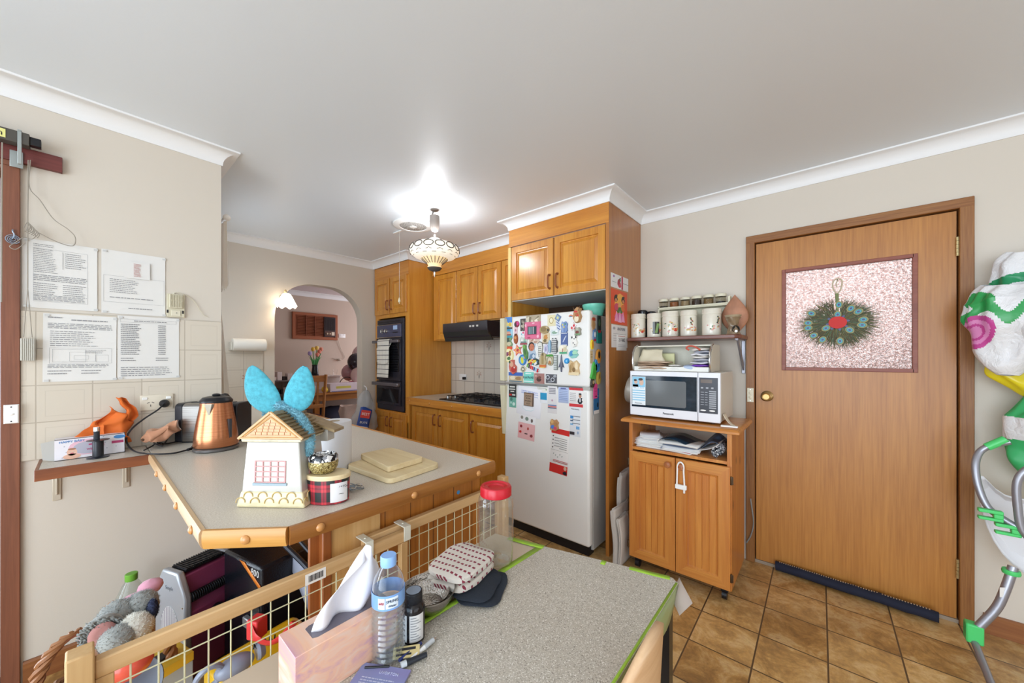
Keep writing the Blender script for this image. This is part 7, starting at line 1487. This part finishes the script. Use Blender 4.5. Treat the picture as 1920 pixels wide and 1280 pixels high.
# plywood chair tucked at the right
ch = thing('plywood_chair', 'chair with a curved pale plywood back tucked under the right side of the table', 'chair', (-.42, .625, 0))
PLY = wood('plywood_pale', 'c49a72', 'd8b48c', 'Y', .4, 1, coat=.2)
def pf(u, v): 
    s_ = 2 * u - 1; return V((.20 - .05 * s_ * s_ + .01 * v, .155 * s_, .64 + (.215 - .14 * s_ * s_) * v))
MB().grid(pf, 24, 10).build('backrest', PLY, ch, solid=.011)
MB().prism([(x, y) for x, y in [(-.2, -.18), (.12, -.19), (.18, -.1), (.18, .1), (.12, .19), (-.2, .18)]], .43, .445).build('seat', PLY, ch, bev=.004)
for s_ in (-1, 1):
    MB().tube(bez([(-.17, s_ * .17, 0.012), (-.16, s_ * .16, .42), (-.12, s_ * .15, .425)]), .010, 10).build('leg', LEGB, ch); MB().tube(bez([(.2, s_ * .17, 0.012), (.15, s_ * .15, .42), (.165, s_ * .12, .55), (.175, s_ * .10, .70)]), .010, 10).build('leg', LEGB, ch)
# tissue box
tx = thing('tissue_box', 'pastel pink and orange tissue box with a white tissue pulled out', 'tissue box', (-.725, .345, TZ + .0002))
TS = NT('pastel_brush'); m_ = TS.map(TS.obj(), (3, 9, 26), rot=(0.1, .2, .1)); TS.set('Base Color', TS.ramp(TS.noise(m_, 1.4, 4, .6, .8), [(.25, 'a87fb4'), (.38, 'd8a4ac'), (.5, 'eebb9c'), (.6, 'e9c6b4'), (.7, 'f1dcc8'), (.85, 'c4a4d0')])); TS.set('Roughness', .35)
w2, l2, h2 = .041, .112, .095
mb = MB().loft(2 * w2, 2 * l2, [(0, 0), (0, h2), (.018, h2)], -w2, -l2); mb.bm.faces.ensure_lookup_table()
bmesh.ops.delete(mb.bm, geom=[max((f for f in mb.bm.faces), key=lambda f: (round(f.calc_center_median().z, 4), -f.calc_area() if abs(f.calc_center_median().x) < 1e-5 and abs(f.calc_center_median().y) < 1e-5 else -99))], context='FACES') if 0 else None
mb.build('carton', TS.mat, tx, bev=.001)
MB().prism([(x * .021, y * .075) for x, y in ((-1, -.9), (-.8, -1), (.8, -1), (1, -.9), (1, .9), (.8, 1), (-.8, 1), (-1, .9))], h2, h2 + .0006).build('slot_film', mat('slot_grey', '6c6670', .25), tx)
def tis(u, v):
    w_ = (.045 * (1 - v) + .03 * math.sin(v * 3.0) + .006); z = .098 * v + .028 * math.sin(u * 3.14) * v
    return V((.012 * math.sin(u * 9 + v * 2) * (1 - .3 * v) + .012 * v, (u - .5) * 2 * w_ + .035 * v - .02 + .02 * v, h2 + z))
MB().grid(tis, 34, 18).build('tissue', mat('tissue_sheet', 'f3f1f5', .7, sss=.1), tx, solid=.0008)
# water bottle
wb = thing('water_bottle', 'clear plastic water bottle with a blue cap and pale blue label', 'bottle', (-.672, .402, TZ + .0003))
pr_ = [(.022, 0), (.029, .004)]
for k in range(9): z = .010 + k * .011; pr_ += [(.0325, z), (.0305, z + .0055)]
pr_ += [(.031, .112), (.0315, .118), (.0315, .142), (.0305, .150), (.0275, .163), (.021, .175), (.0145, .184), (.0125, .187), (.0125, .193)]
MB().lathe(pr_, seg=36, cap=False).lathe([(0, .004), (.022, 0)], seg=36, cap=False).build('bottle', thin('pet_clear', 'f4f8fb', 2.3, .06, .04), wb)
MB().lathe([(0, .005)] + [(r - .0015, z) for r, z in pr_[1:-8]] + [(0, .108)], seg=36, cap=False).build('water', thin('water_in', 'e9f0f4', 1.5), wb)
MB().lathe([(.0325, .112), (.0325, .141)], seg=36, cap=False).build('label', mat('label_blue', '7fa8e0', .35), wb)
lf = lambda a, z, e=.0328: Matrix.Translation((e * math.cos(a), e * math.sin(a), z)) @ RZ(math.degrees(a) + 90) @ frame((0, 0, 0), '-y')
A0 = -.72
MB().grid(lambda u, v: V((.0329 * math.cos(A0 - .45 + u * .42), .0329 * math.sin(A0 - .45 + u * .42), .116 + .021 * v)), 8, 2).m(1).grid(lambda u, v: V((.0329 * math.cos(A0 + .02 + u * .75), .0329 * math.sin(A0 + .02 + u * .75), .116 + .021 * v)), 8, 2).build('label_panels', [mat('label_dark', 'ded4d8', .5), mat('label_pale', 'dfe8f2', .5)], wb)
text('SPRING', .0075, 'lettering', mat('label_navy', '44546c', .5), wb, lf(A0 + .4, .130, .0334)); text('Water', .006, 'lettering', mat('label_navy', '44546c', .5), wb, lf(A0 + .4, .121, .0334)); text('600', .007, 'lettering', mat('label_red', 'b03a4c', .5), wb, lf(A0 - .24, .127, .0334))
MB().lathe([(.0155, .186), (.0158, .188), (.0158, .204), (.0145, .206), (0, .206)], seg=24).build('cap', mat('cap_blue', '8fb8f0', .35), wb)
# vitamin bottle
vb_ = thing('vitamin_bottle', 'dark brown pill bottle with a black lid and white label', 'bottle', (-.672, .462, TZ + .0003))
MB().lathe([(.021, 0), (.024, .003), (.024, .068), (.021, .078), (.015, .083), (.015, .09), (0, .09)], seg=30).build('bottle', mat('amber_dark', '1c1718', .12), vb_)
for a0, a1 in ((-1.75, -1.2), (-.95, .35)): MB().grid(lambda u, v: V((.0245 * math.cos(a0 + (a1 - a0) * u), .0245 * math.sin(a0 + (a1 - a0) * u), .008 + .056 * v)), 10, 2).build('label', mat('label_off', 'dcd9d6', .5), vb_)
lm = MB()
for k in range(9): a0 = -.85; lm.grid(lambda u, v: V((.0248 * math.cos(a0 + (.9 - .2 * (k % 3)) * u), .0248 * math.sin(a0 + (.9 - .2 * (k % 3)) * u), .014 + k * .0055 + .0018 * v)), 8, 2)
lm.build('label_text', INK, vb_)
MB().lathe([(.0185, .083), (.019, .084), (.019, .102), (.0175, .104), (0, .1035)], seg=36).build('lid', mat('lid_black', '15161c', .3, bump=.5, bs=700), vb_); MB().lathe([(.0155, .1042), (0, .1044)], seg=24, cap=False).build('lid_disc', mat('lid_blue_grey', '8494a8', .3), vb_)
# steel bowls
SB = mat('embossed_steel', 'b8b2aa', .25, 1, bump=.5, bs=220)
for (r, h_, z, dx_, dy_, lab) in ((.066, .040, 0, 0, 0, 'larger shallow embossed steel bowl beside the bottles'), (.050, .030, .0045, .004, -.003, 'smaller steel bowl nested inside the larger one')):
    t_ = MB().lathe([(r * .62, 0), (r * .72, .003), (r * .93, h_ * .6), (r, h_), (r * 1.03, h_ + .001), (r * 1.03, h_ - .0012), (r * .98, h_ - .002), (r * .9, h_ * .6 + .001), (r * .68, .0045), (0, .0035)], seg=44, cap=False).build('steel_bowl', SB, loc=(-.735 + dx_, .548 + dy_, TZ + .0005 + z)); tag(t_, lab, 'bowl', 'steel bowls on the table')
    mb = MB()
    for k in range(40): a = k * math.pi / 20; mb.tube([(r * .74 * math.cos(a), r * .74 * math.sin(a), .008), (r * .9 * math.cos(a), r * .9 * math.sin(a), h_ * .62)], .0009, 4)
    if z: 
        for k in range(16): a = k * math.pi / 8; mb.tube([(r * .2 * math.cos(a), r * .2 * math.sin(a), .0045), (r * .5 * math.cos(a), r * .5 * math.sin(a), .0048)], .0008, 4)
    mb.build('fluting', SB, t_)
# towels
ST = NT('spotted_towel'); s_ = ST.n('SeparateXYZ', ins={0: ST.obj()}).outputs
fx = ST.math('ABSOLUTE', ST.math('SUBTRACT', ST.math('FRACT', ST.math('DIVIDE', s_[1], .022)), .5)); fy = ST.math('ABSOLUTE', ST.math('SUBTRACT', ST.math('FRACT', ST.math('DIVIDE', ST.math('ADD', s_[0], s_[2]), .0125)), .5))
dt_ = ST.math('MULTIPLY', ST.math('GREATER_THAN', fx, .27), ST.math('GREATER_THAN', fy, .16)); 
ST.set('Base Color', ST.mix(ST.math('MULTIPLY', ST.math('GREATER_THAN', fx, .35), ST.math('GREATER_THAN', fy, .20)), 'dcd3c8', '8c3444')); ST.set('Roughness', .95); ST.bump(ST.noise(ST.obj(), 700, 2), .5, .002)
folded('spotted_towel', 'white hand towel with rows of maroon dots folded beside the empty jar', 'towel', (-.745, .668, TZ + .018), .135, .17, .046, 2, [ST.mat], rz=R(10), seed=2, amp=.005, pw=6, jit=0)
folded('charcoal_cloth', 'charcoal terry cloth folded under the spotted towel', 'cloth', (-.68, .675, TZ + .001), .12, .15, .018, 2, [mat('charcoal_terry', '2c323c', .95, bump=.6, bs=500)], rz=R(28), seed=9, amp=.006)
# jar
jr = thing('plastic_jar', 'tall empty clear plastic jar with a red screw lid', 'jar', (-.742, .80, TZ + .0003))
JM = thin('jar_plastic', 'f2f2ec', 2.0, .08, .05)
pj = [(.040, .001), (.051, .004), (.0525, .02), (.051, .06), (.0525, .066), (.0515, .11), (.053, .116), (.052, .16), (.0535, .166), (.051, .19), (.044, .202), (.042, .206)]
def ribbed(u, v):
    i = v * (len(pj) - 1); k = min(int(i), len(pj) - 2); t_ = i - k; r = pj[k][0] * (1 - t_) + pj[k + 1][0] * t_; z = pj[k][1] * (1 - t_) + pj[k + 1][1] * t_; a = 6.283185 * u
    r += .0012 * abs(math.sin(a * 4)) * (1 if .03 < z < .19 else 0); return V((r * math.cos(a), r * math.sin(a), z))
MB().grid(ribbed, 64, 26, cu=True).lathe([(0, .006), (.02, .004), (.036, .003), (.040, .001)], seg=40, cap=False).build('jar', JM, jr)
MB().lathe([(.0455, .196), (.047, .198), (.047, .219), (.044, .2245), (.036, .2255), (.033, .222), (.024, .221), (.022, .2175), (0, .2175)], seg=44).build('lid', mat('lid_red', 'c41c2c', .3), jr)
# pens, papers
def stick(name, label, a, b, r, parts, cat='pen'):
    a, b = V(a), V(b); t_ = thing(name, label, cat, a); d_ = b - a
    for nm, s0, s1, rr0, rr1, m_ in parts: MB().cyl(d_ * s0, d_ * s1, r * rr0, r * rr1, 12).build(nm, m_, t_)
za = TZ + .007
p2 = lambda px, py, z=za: at(px, py, z=z)
stick('white_pen', 'white ballpoint pen lying diagonally in front of the pill bottle', p2(766, 1240), p2(818, 1194), .0045, (('barrel', 0, .55, .8, 1, WHITE), ('grip', .55, .88, 1.1, 1.1, mat('pen_grey', 'c4c8cc', .3)), ('tip', .88, 1, .8, .2, CHROME)))
stick('black_marker', 'black marker pen lying in front of the white pen', p2(752, 1247), p2(800, 1226), .006, (('barrel', .2, 1, 1, .8, mat('marker_black', '22262e', .3)), ('cap_ring', 0, .2, 1, 1, mat('pen_grey', 'c4c8cc', .3))), 'marker')
stick('navy_pen', 'navy blue pen beside the marker', p2(748, 1238), p2(790, 1205, za + .004), .0035, (('barrel', 0, 1, 1, 1, mat('pen_navy', '2a3468', .3)),))
stick('thin_black_stick', 'thin black stick lying at the foot of the water bottle', p2(684, 1251), p2(730, 1249), .002, (('stick', 0, 1, 1, 1, BLACK),), 'stick')
cd_ = thing('gift_card', 'small cream and yellow card propped on the pens', 'card', M=Matrix.Translation(p2(762, 1222, za + .004)) @ RZ(52) @ RX(14)); MB().box(-.026, .026, -.012, .012, 0, .001).build('card', mat('card_yellow', 'd4c088', .5), cd_); MB().box(-.02, .018, .003, .008, .001, .0014).box(-.02, .01, -.007, -.003, .001, .0014).build('card_print', INKD, cd_)
lf_ = thing('leaflet', 'lilac and blue folded leaflet lying at the bottom of the picture', 'leaflet', M=Matrix.Translation(p2(712, 1275, TZ + .002)) @ RZ(30))
LG = NT('lilac_card'); LG.set('Base Color', LG.ramp(LG.noise(LG.map(LG.obj(), (6, 6, 6)), 1.2, 2), [(.35, '8f86b8'), (.65, '7f9cc8')])); LG.set('Roughness', .35)
MB().box(-.05, .05, -.075, .028, 0, .004).build('card', LG.mat, lf_, bev=.0005); text('LIVORTON', .008, 'lettering', mat('pale_ink', 'c8cce4', .5), lf_, T(.012, .012, .0042)); lines(MB(), -.035, .035, -.035, .0, 6, .0044, 3, .4).build('small_print', mat('pale_ink', 'c8cce4', .5), lf_)

# ================================================================ folding gate in front of the bench
gt = thing('folding_gate', 'beech-framed wire mesh safety gate standing between the table and the bench', 'gate', (-1.0, .3, 0)); GX = lambda y: y - .3
WM = mat('gate_wire', 'd9d7b4', .4)
def gpanel(y0, y1, x, zt):
    MB().box(x - .011, x + .011, GX(y0), GX(y1), zt - .034, zt).build('top_rail', RAILW, gt, bev=.003); MB().box(x - .011, x + .011, GX(y0), GX(y1), .03, .064).build('bottom_rail', RAILW, gt, bev=.003)
    for y in (y0 + .012, y1 - .012): MB().box(x - .0105, x + .0105, GX(y) - .012, GX(y) + .012, .064, zt - .034).build('stile', RAILZ, gt, bev=.002)
    mb = MB(); y = y0 + .045
    while y < y1 - .03: mb.cyl((x, GX(y), .06), (x, GX(y), zt - .03), .0017, seg=6); y += .0385
    z = zt - .034 - .028
    while z > .08: mb.cyl((x + .003, GX(y0 + .02), z), (x + .003, GX(y1 - .02), z), .0015, seg=6); z -= .0545
    mb.build('wire_mesh', WM, gt)
gpanel(.012, .66, 0, .775); gpanel(.53, 1.135, -.028, .787)
MB().box(-.018, .022, GX(-.022), GX(.012), 0, .80).build('end_post', RAILZ, gt, bev=.003); MB().box(-.046, -.006, GX(1.135), GX(1.165), 0, .815).build('end_post', RAILZ, gt, bev=.003)
for y in (.53, .655): MB().box(-.045, .016, GX(y) - .012, GX(y) + .012, .7875, .7905).box(.0125, .0155, GX(y) - .012, GX(y) + .012, .745, .788).lathe([(.004, .7905), (.003, .793), (0, .793)], (-.012, GX(y), 0), 10).build('clip', mat('clip_cream', 'dedccc', .4), gt, bev=.001)
MB().box(.0112, .0116, GX(.36), GX(.41), .742, .77).build('barcode_sticker', WHITE, gt); mb = MB()
for k in range(12): mb.box(.0116, .0119, GX(.368) + k * .003, GX(.3692) + k * .003 + .0006 * (k % 3), .748, .764)
mb.build('barcode', INKD, gt)

# ================================================================ clutter under the bench
SIL = mat('silver_plastic', 'aeb2b8', .3, .4); MAR = mat('maroon_plastic', '863a5c', .35, coat=.2)
he = thing('steam_cleaner', 'maroon appliance with silver side plates and a ribbed black handle under the bench', 'appliance', (-1.95, .26, .001), R(20)); he.scale = (1, 1, 1.13)
# local: +y along maroon face, -x into depth
def sideplate(y0, y1): 
    q = [(.0, .0), (.0, .30), (-.05, .385), (-.15, .385), (-.2, .31), (-.2, 0)]; n = len(q)
    return MB().add([(a, y, z) for y in (y0, y1) for a, z in q], [tuple(range(n)), tuple(range(2 * n - 1, n - 1, -1))] + [(i, (i + 1) % n, n + (i + 1) % n, n + i) for i in range(n)])
pA = sideplate(0, .028).build('side_plate', SIL, he, bev=.008, seg=3); sideplate(.185, .21).build('side_plate', SIL, he, bev=.008, seg=3)
q = [(-.004, .004), (-.004, .24), (-.03, .27), (-.045, .365), (-.155, .375), (-.19, .3), (-.19, .004)]; n = len(q)
MB().add([(a, y, z) for y in (.027, .186) for a, z in q], [tuple(range(n)), tuple(range(2 * n - 1, n - 1, -1))] + [(i, (i + 1) % n, n + (i + 1) % n, n + i) for i in range(n)]).build('body', MAR, he, bev=.004)
mb = MB().cyl((-.012, .027, .292), (-.012, .186, .292), .014, seg=14)
for k in range(20): mb.tube(arc((-.012, .032 + k * .0078, .292), .0165, 0, 350, 12, 'xz'), .0018, 5, closed=True)
mb.build('ribbed_handle', BLACK, he)
mb = MB().prism(shape('o', .12, .19, 30), 0, .0012).build('vent_disc', WHITE, he, M=frame((-.095, -.0005, .165), '-y')); vm = MB()
for k in range(17): xx = -.056 + k * .007; hh = .094 * math.sqrt(max(0, 1 - (xx / .06) ** 2)); vm.at(T(0, 0, 0)).add([(xx - .0015, -hh, .0016), (xx + .0015, -hh, .0016), (xx + .0015, hh, .0016), (xx - .0015, hh, .0016)], [(0, 1, 2, 3)])
vm.build('vent_slots', mat('vent_purple', '4a3a5c', .4), mb, M=RZ(0))
text('Simple', .02, 'lettering', mat('silver_mark', '8f949c', .3, .3), he, frame((-.10, -.0006, .325), '-y')); MB().at(T(-.003, .12, .20) @ RY(90)).lathe([(.026, 0), (.026, .012), (.02, .016), (0, .016)], seg=24).build('dial', BLACK, he)
mb = MB().box(-.14, -.05, .03, .18, .376, .384)
for k in range(16): mb.box(-.14, -.05, .034 + k * .009, .038 + k * .009, .384, .388)
mb.build('top_grille', BLACK, he)
for z in (.03, .27): MB().at(frame((-.012, -.0005, z), '-y')).lathe([(.004, 0), (.003, .002), (0, .002)], seg=10).build('screw', STEEL, pA)
tb2 = thing('power_tool_case', 'black tool case with an orange stripe standing under the bench', 'tool case', (-1.72, .46, .001), R(12))
MB().box(-.30, 0, 0, .20, 0, .465).build('case_body', mat('case_black', '15171e', .25, bump=.3, bs=150), tb2, bev=.012)
MB().add([(-.16, -.001, .46), (-.12, -.001, .46), (0.001, -.001, .395), (0.001, -.001, .375)], [(0, 1, 2, 3)]).build('orange_stripe', mat('case_orange', 'f08a2c', .4), tb2, solid=.001, fixn=False)
MB().box(-.10, -.04, -.02, 0, .21, .25).build('latch', mat('latch_grey', 'a8aaac', .35, .5), tb2, bev=.004); MB().box(.0, .012, .03, .17, .2, .32).build('rubber_pad', BLACK, tb2, bev=.003); text('800', .04, 'lettering', WHITE, tb2, frame((-.04, -.0012, .435), '-y'))
t_ = thing('folded_walker', 'grey and white folded frame leaning behind the black tool case', 'folded frame', (-1.62, .62, .001), R(20))
MB().tube(bez([(.0, 0, 0), (0.02, .0, .35), (-.02, .0, .42), (-.16, .0, .50)]), .011, 8).tube(bez([(.03, .03, 0), (.05, .03, .34), (.02, .03, .42), (-.12, .03, .52)]), .008, 8).build('frame', mat('dark_tube', '3c3e44', .3, .5), t_); MB().add([(-.005, .01, .18), (.005, .012, .36), (-.14, .012, .46), (-.14, .01, .40)], [(0, 1, 2, 3)]).build('fabric_panel', mat('pale_panel', 'b8bccc', .6), t_, solid=.004, fixn=False)
gb2 = thing('large_drink_bottle', 'large empty clear bottle with a green cap against the left wall', 'bottle', (-2.33, .135, .001))
MB().lathe([(.05, 0), (.058, .01), (.06, .20), (.055, .25), (.03, .31), (.019, .33), (.018, .345)], seg=28, cap=False).build('bottle', thin('pet_grey', 'eef2ee', 1.2, .08, .10), gb2); MB().lathe([(.02, .33), (.021, .332), (.021, .358), (.019, .36), (0, .36)], seg=24).build('cap', mat('cap_green', '6fae3c', .4), gb2)
# wicker basket with soft toys
wk2 = thing('toy_basket', 'round wicker basket with twisted handles holding soft toys', 'basket', (-1.72, .045, .001)); WK = wood('wicker_cane', '7a5236', 'b08660', 'X', .6, 6, coat=0)
mb = MB()
for k in range(15):
    z = .02 + k * .02; r = .115 + .02 * z / .3; mb.tube([((r + .006 * (-1) ** (i + k)) * math.cos(i * math.pi / 16), (r + .006 * (-1) ** (i + k)) * math.sin(i * math.pi / 16), z) for i in range(32)], .010, 6, closed=True)
mb.lathe([(0, .004), (.115, .004), (.115, .014), (0, .014)], seg=28, cap=False); mb.build('woven_body', WK, wk2)
for s_, r0 in ((-1, 215), (1, 35)):
    c_ = V((.13 * math.cos(R(r0)), .13 * math.sin(R(r0)), .30)); mb = MB()
    for ph_ in (0, 2.1, 4.2):
        mb.tube([c_ + V((.011 * math.cos(t * .9 + ph_) + 0 - .085 * math.sin(R(r0)) * math.cos(math.pi * t / 30) * 1, .011 * math.sin(t * .9 + ph_) + .085 * math.cos(R(r0)) * math.cos(math.pi * t / 30), .13 * math.sin(math.pi * t / 30))) for t in range(31)], .008, 6)
    mb.build('handle', mat('cane_handle', '94623c', .5), wk2)
GF = mat('grey_plush', '9a9c98', .95, sheen=.4, var=.15, vs=40); WF = mat('cream_plush', 'dcd8cc', .95, sheen=.4); PF2 = mat('pink_plush', 'e6a4b8', .95, sheen=.4, var=.08, vs=30); PFD = mat('ear_pink', 'b9847f', .9); NV = mat('navy_plush', '2a3048', .9)
pq = lambda px, py, X: at(px, py, x=X)
c0 = pq(222, 1158, -1.70); el = thing('plush_elephant', 'grey plush toy with a big pink-lined ear lying on the basket', 'soft toy', c0)
MB().ball((0, 0, 0), (.06, .055, .05), 22, .1, 4).fur(2600, .008).build('head', GF, el)
MB().ball((.0, .05, .01), (.05, .045, .045), 18, .1, 4).fur(1600, .008).build('body', GF, el)
e1 = pq(192, 1190, -1.64) - c0; ea = MB().grid(lambda u, v: e1 + V((.015 * math.cos(6.283 * u) * v, .045 * v * math.sin(6.283 * u), .048 * v * math.cos(6.283 * u) + .01)), 22, 6, cu=True).fur(600, .006).build('ear', GF, el, solid=.012)
MB().grid(lambda u, v: e1 + V((.014 + .003, .030 * v * math.sin(6.283 * u), .034 * v * math.cos(6.283 * u) + .01)), 18, 3, cu=True).build('ear_lining', PFD, el, solid=.003)
e2 = pq(222, 1195, -1.60) - c0; MB().ball(e2, (.04, .045, .035), 16, .1, 5).fur(1300, .007).build('paw', GF, el)
c1 = pq(252, 1178, -1.62); wp = thing('plush_dog', 'cream plush puppy head with a dark navy collar beside the appliance', 'soft toy', c1)
MB().ball((0, 0, 0), (.045, .045, .044), 20, .08, 4).fur(2200, .006).build('head', WF, wp); MB().ball((.03, -.022, .0), (.007, .009, .006), 10).build('eye', mat('eye_black', '15151a', .15), wp)
MB().ball((-.02, .042, .03), (.025, .014, .03), 14, .1, 5).fur(800, .006).build('collar', NV, wp)
c2 = pq(240, 1138, -1.80); pp = thing('plush_blanket', 'pink plush comforter draped over the grey soft toy', 'soft toy', c2)
crumple(lambda u, v: V((.04 * math.sin(v * 3), .12 * (u - .5), .07 * (v - .5) + .05 * (u - .5))), 20, 14, .016, 16, 3).build('pink_fabric', PF2, pp, solid=.012)
MB().ball((-.01, -.06, -.05), (.04, .05, .03), 16, .1, 4).build('pink_ear', PF2, pp); MB().ball((.0, .055, .045), (.03, .035, .025), 16, .12, 4).build('pink_ear', PF2, pp)
o = MB().ball((0, 0, 0), (.025, .025, .03), 14, .2, 6).build('brown_plush', mat('brown_plush', 'b0764c', .9), loc=pq(212, 1144, -1.86)); tag(o, 'little brown plush head peeping behind the pink comforter', 'soft toy')
tf_ = thing('toy_fish', 'glossy yellow and red plastic toy with a blue eye behind the gate', 'toy', pq(185, 1268, -1.45)); MB().ball((0, 0, 0), (.05, .05, .045), 18).build('yellow_body', mat('toy_yellow_gloss', 'e6d02c', .2), tf_); MB().ball((.01, .055, .005), (.045, .05, .04), 18).build('red_body', mat('toy_red', 'e4604c', .2), tf_)
MB().ball((.044, -.022, .018), (.012, .015, .015), 12).build('eye_white', WHITE, tf_); MB().ball((.054, -.024, .018), (.006, .008, .009), 10).build('iris', mat('toy_blue', '2f6ac0', .2), tf_); MB().ball((.03, .03, .035), (.02, .03, .012), 12).build('yellow_spot', mat('toy_yellow_gloss', 'e6d02c', .2), tf_)
o = MB().lathe([(.0, 0), (.09, .0), (.10, .008), (.098, .011), (.085, .006), (0, .005)], seg=36, cap=False).build('grey_plate', mat('plate_grey', '5c6270', .3), M=None, loc=pq(240, 1290, -1.5)); o.scale = (.75, .75, .75); o.rotation_euler = (R(10), R(62), 0); tag(o, 'dark grey round plate propped upright behind the gate', 'plate')
bl_ = thing('blue_white_carton', 'pale blue carton with a yellow top flap in front of the appliance', 'box', (-1.62, .12, .001), R(15)); MB().box(-.1, .02, 0, .12, 0, .30).build('carton', mat('carton_blue', 'b4c0d0', .5), bl_, bev=.003); MB().box(-.101, .022, -.001, .121, .285, .315).build('yellow_flap', mat('carton_yellow', 'e8c040', .5), bl_, bev=.002); MB().box(-.06, -.02, .02, .07, .315, .322).build('black_clip', BLACK, bl_, bev=.002)
yt = thing('yellow_ride_on_toy', 'yellow plastic toy panel with round holes lying behind the gate', 'toy', (-1.42, .40, .001), R(8)); YP = mat('yellow_plastic', 'e8b81c', .3)
MB().box(-.16, .14, -.13, .17, .0, .30).build('panel', YP, yt, bev=.03, seg=4); MB()
for x, y in ((.05, -.06), (.09, .0), (.04, .06), (.1, .08)): MB().lathe([(.013, .300), (.0125, .3015), (.009, .3005), (0, .299)], (x, y, 0), 16, cap=False).build('hole_ring', mat('yellow_dark', 'b8860c', .4), yt)
BG = mat('blue_grey_plastic', '8f96a8', .3)
tg = thing('toy_drill', 'blue-grey plastic toy drill with a black spring on the yellow toy', 'toy', pq(440, 1248, -1.33)); MB().ball((0, 0, 0), (.03, .05, .028), 18).build('body', BG, tg, bev=0); MB().tube([(0, .0, -.01), (0.01, -.015, -.06)], [.017, .014], 12).build('grip', BG, tg); MB().at(T(0, .055, .008) @ RX(-90)).lathe([(.024, 0), (.026, .006), (.02, .02), (0, .022)], seg=18).build('chuck', BG, tg)
mb = MB().tube([(.008 * math.cos(i * .8), .045 + .0018 * i, .026 + .008 * math.sin(i * .8)) for i in range(34)], .0022, 5); mb.build('spring', BLACK, tg)
t_ = thing('toy_ring', 'pale grey-blue plastic ring toy low behind the gate', 'toy', pq(392, 1270, -1.33)); MB().tube([(.01 * math.sin(a), .03 * math.cos(a), .035 * math.sin(a)) for a in [i * math.pi / 12 for i in range(24)]], .008, 8, closed=True).build('ring', BG, t_)
o = MB().tube(bez([pq(x, y, X) - pq(510, 1190, -1.3) for x, y, X in ((470, 1172, -1.34), (480, 1195, -1.3), (505, 1205, -1.28), (530, 1192, -1.26), (553, 1165, -1.24))]), .013, 8, flat=.35).build('red_strap', mat('red_strap', 'd83a3c', .4), loc=pq(510, 1190, -1.3)); tag(o, 'red curved plastic strap in front of the black tool case', 'strap')
o = MB().box(-.02, .02, -.02, .02, -.03, .03).build('red_bracket', mat('red_strap', 'd83a3c', .4), loc=pq(482, 1175, -1.34), rz=.5, bev=.004); tag(o, 'red plastic bracket at the left end of the red strap', 'bracket')
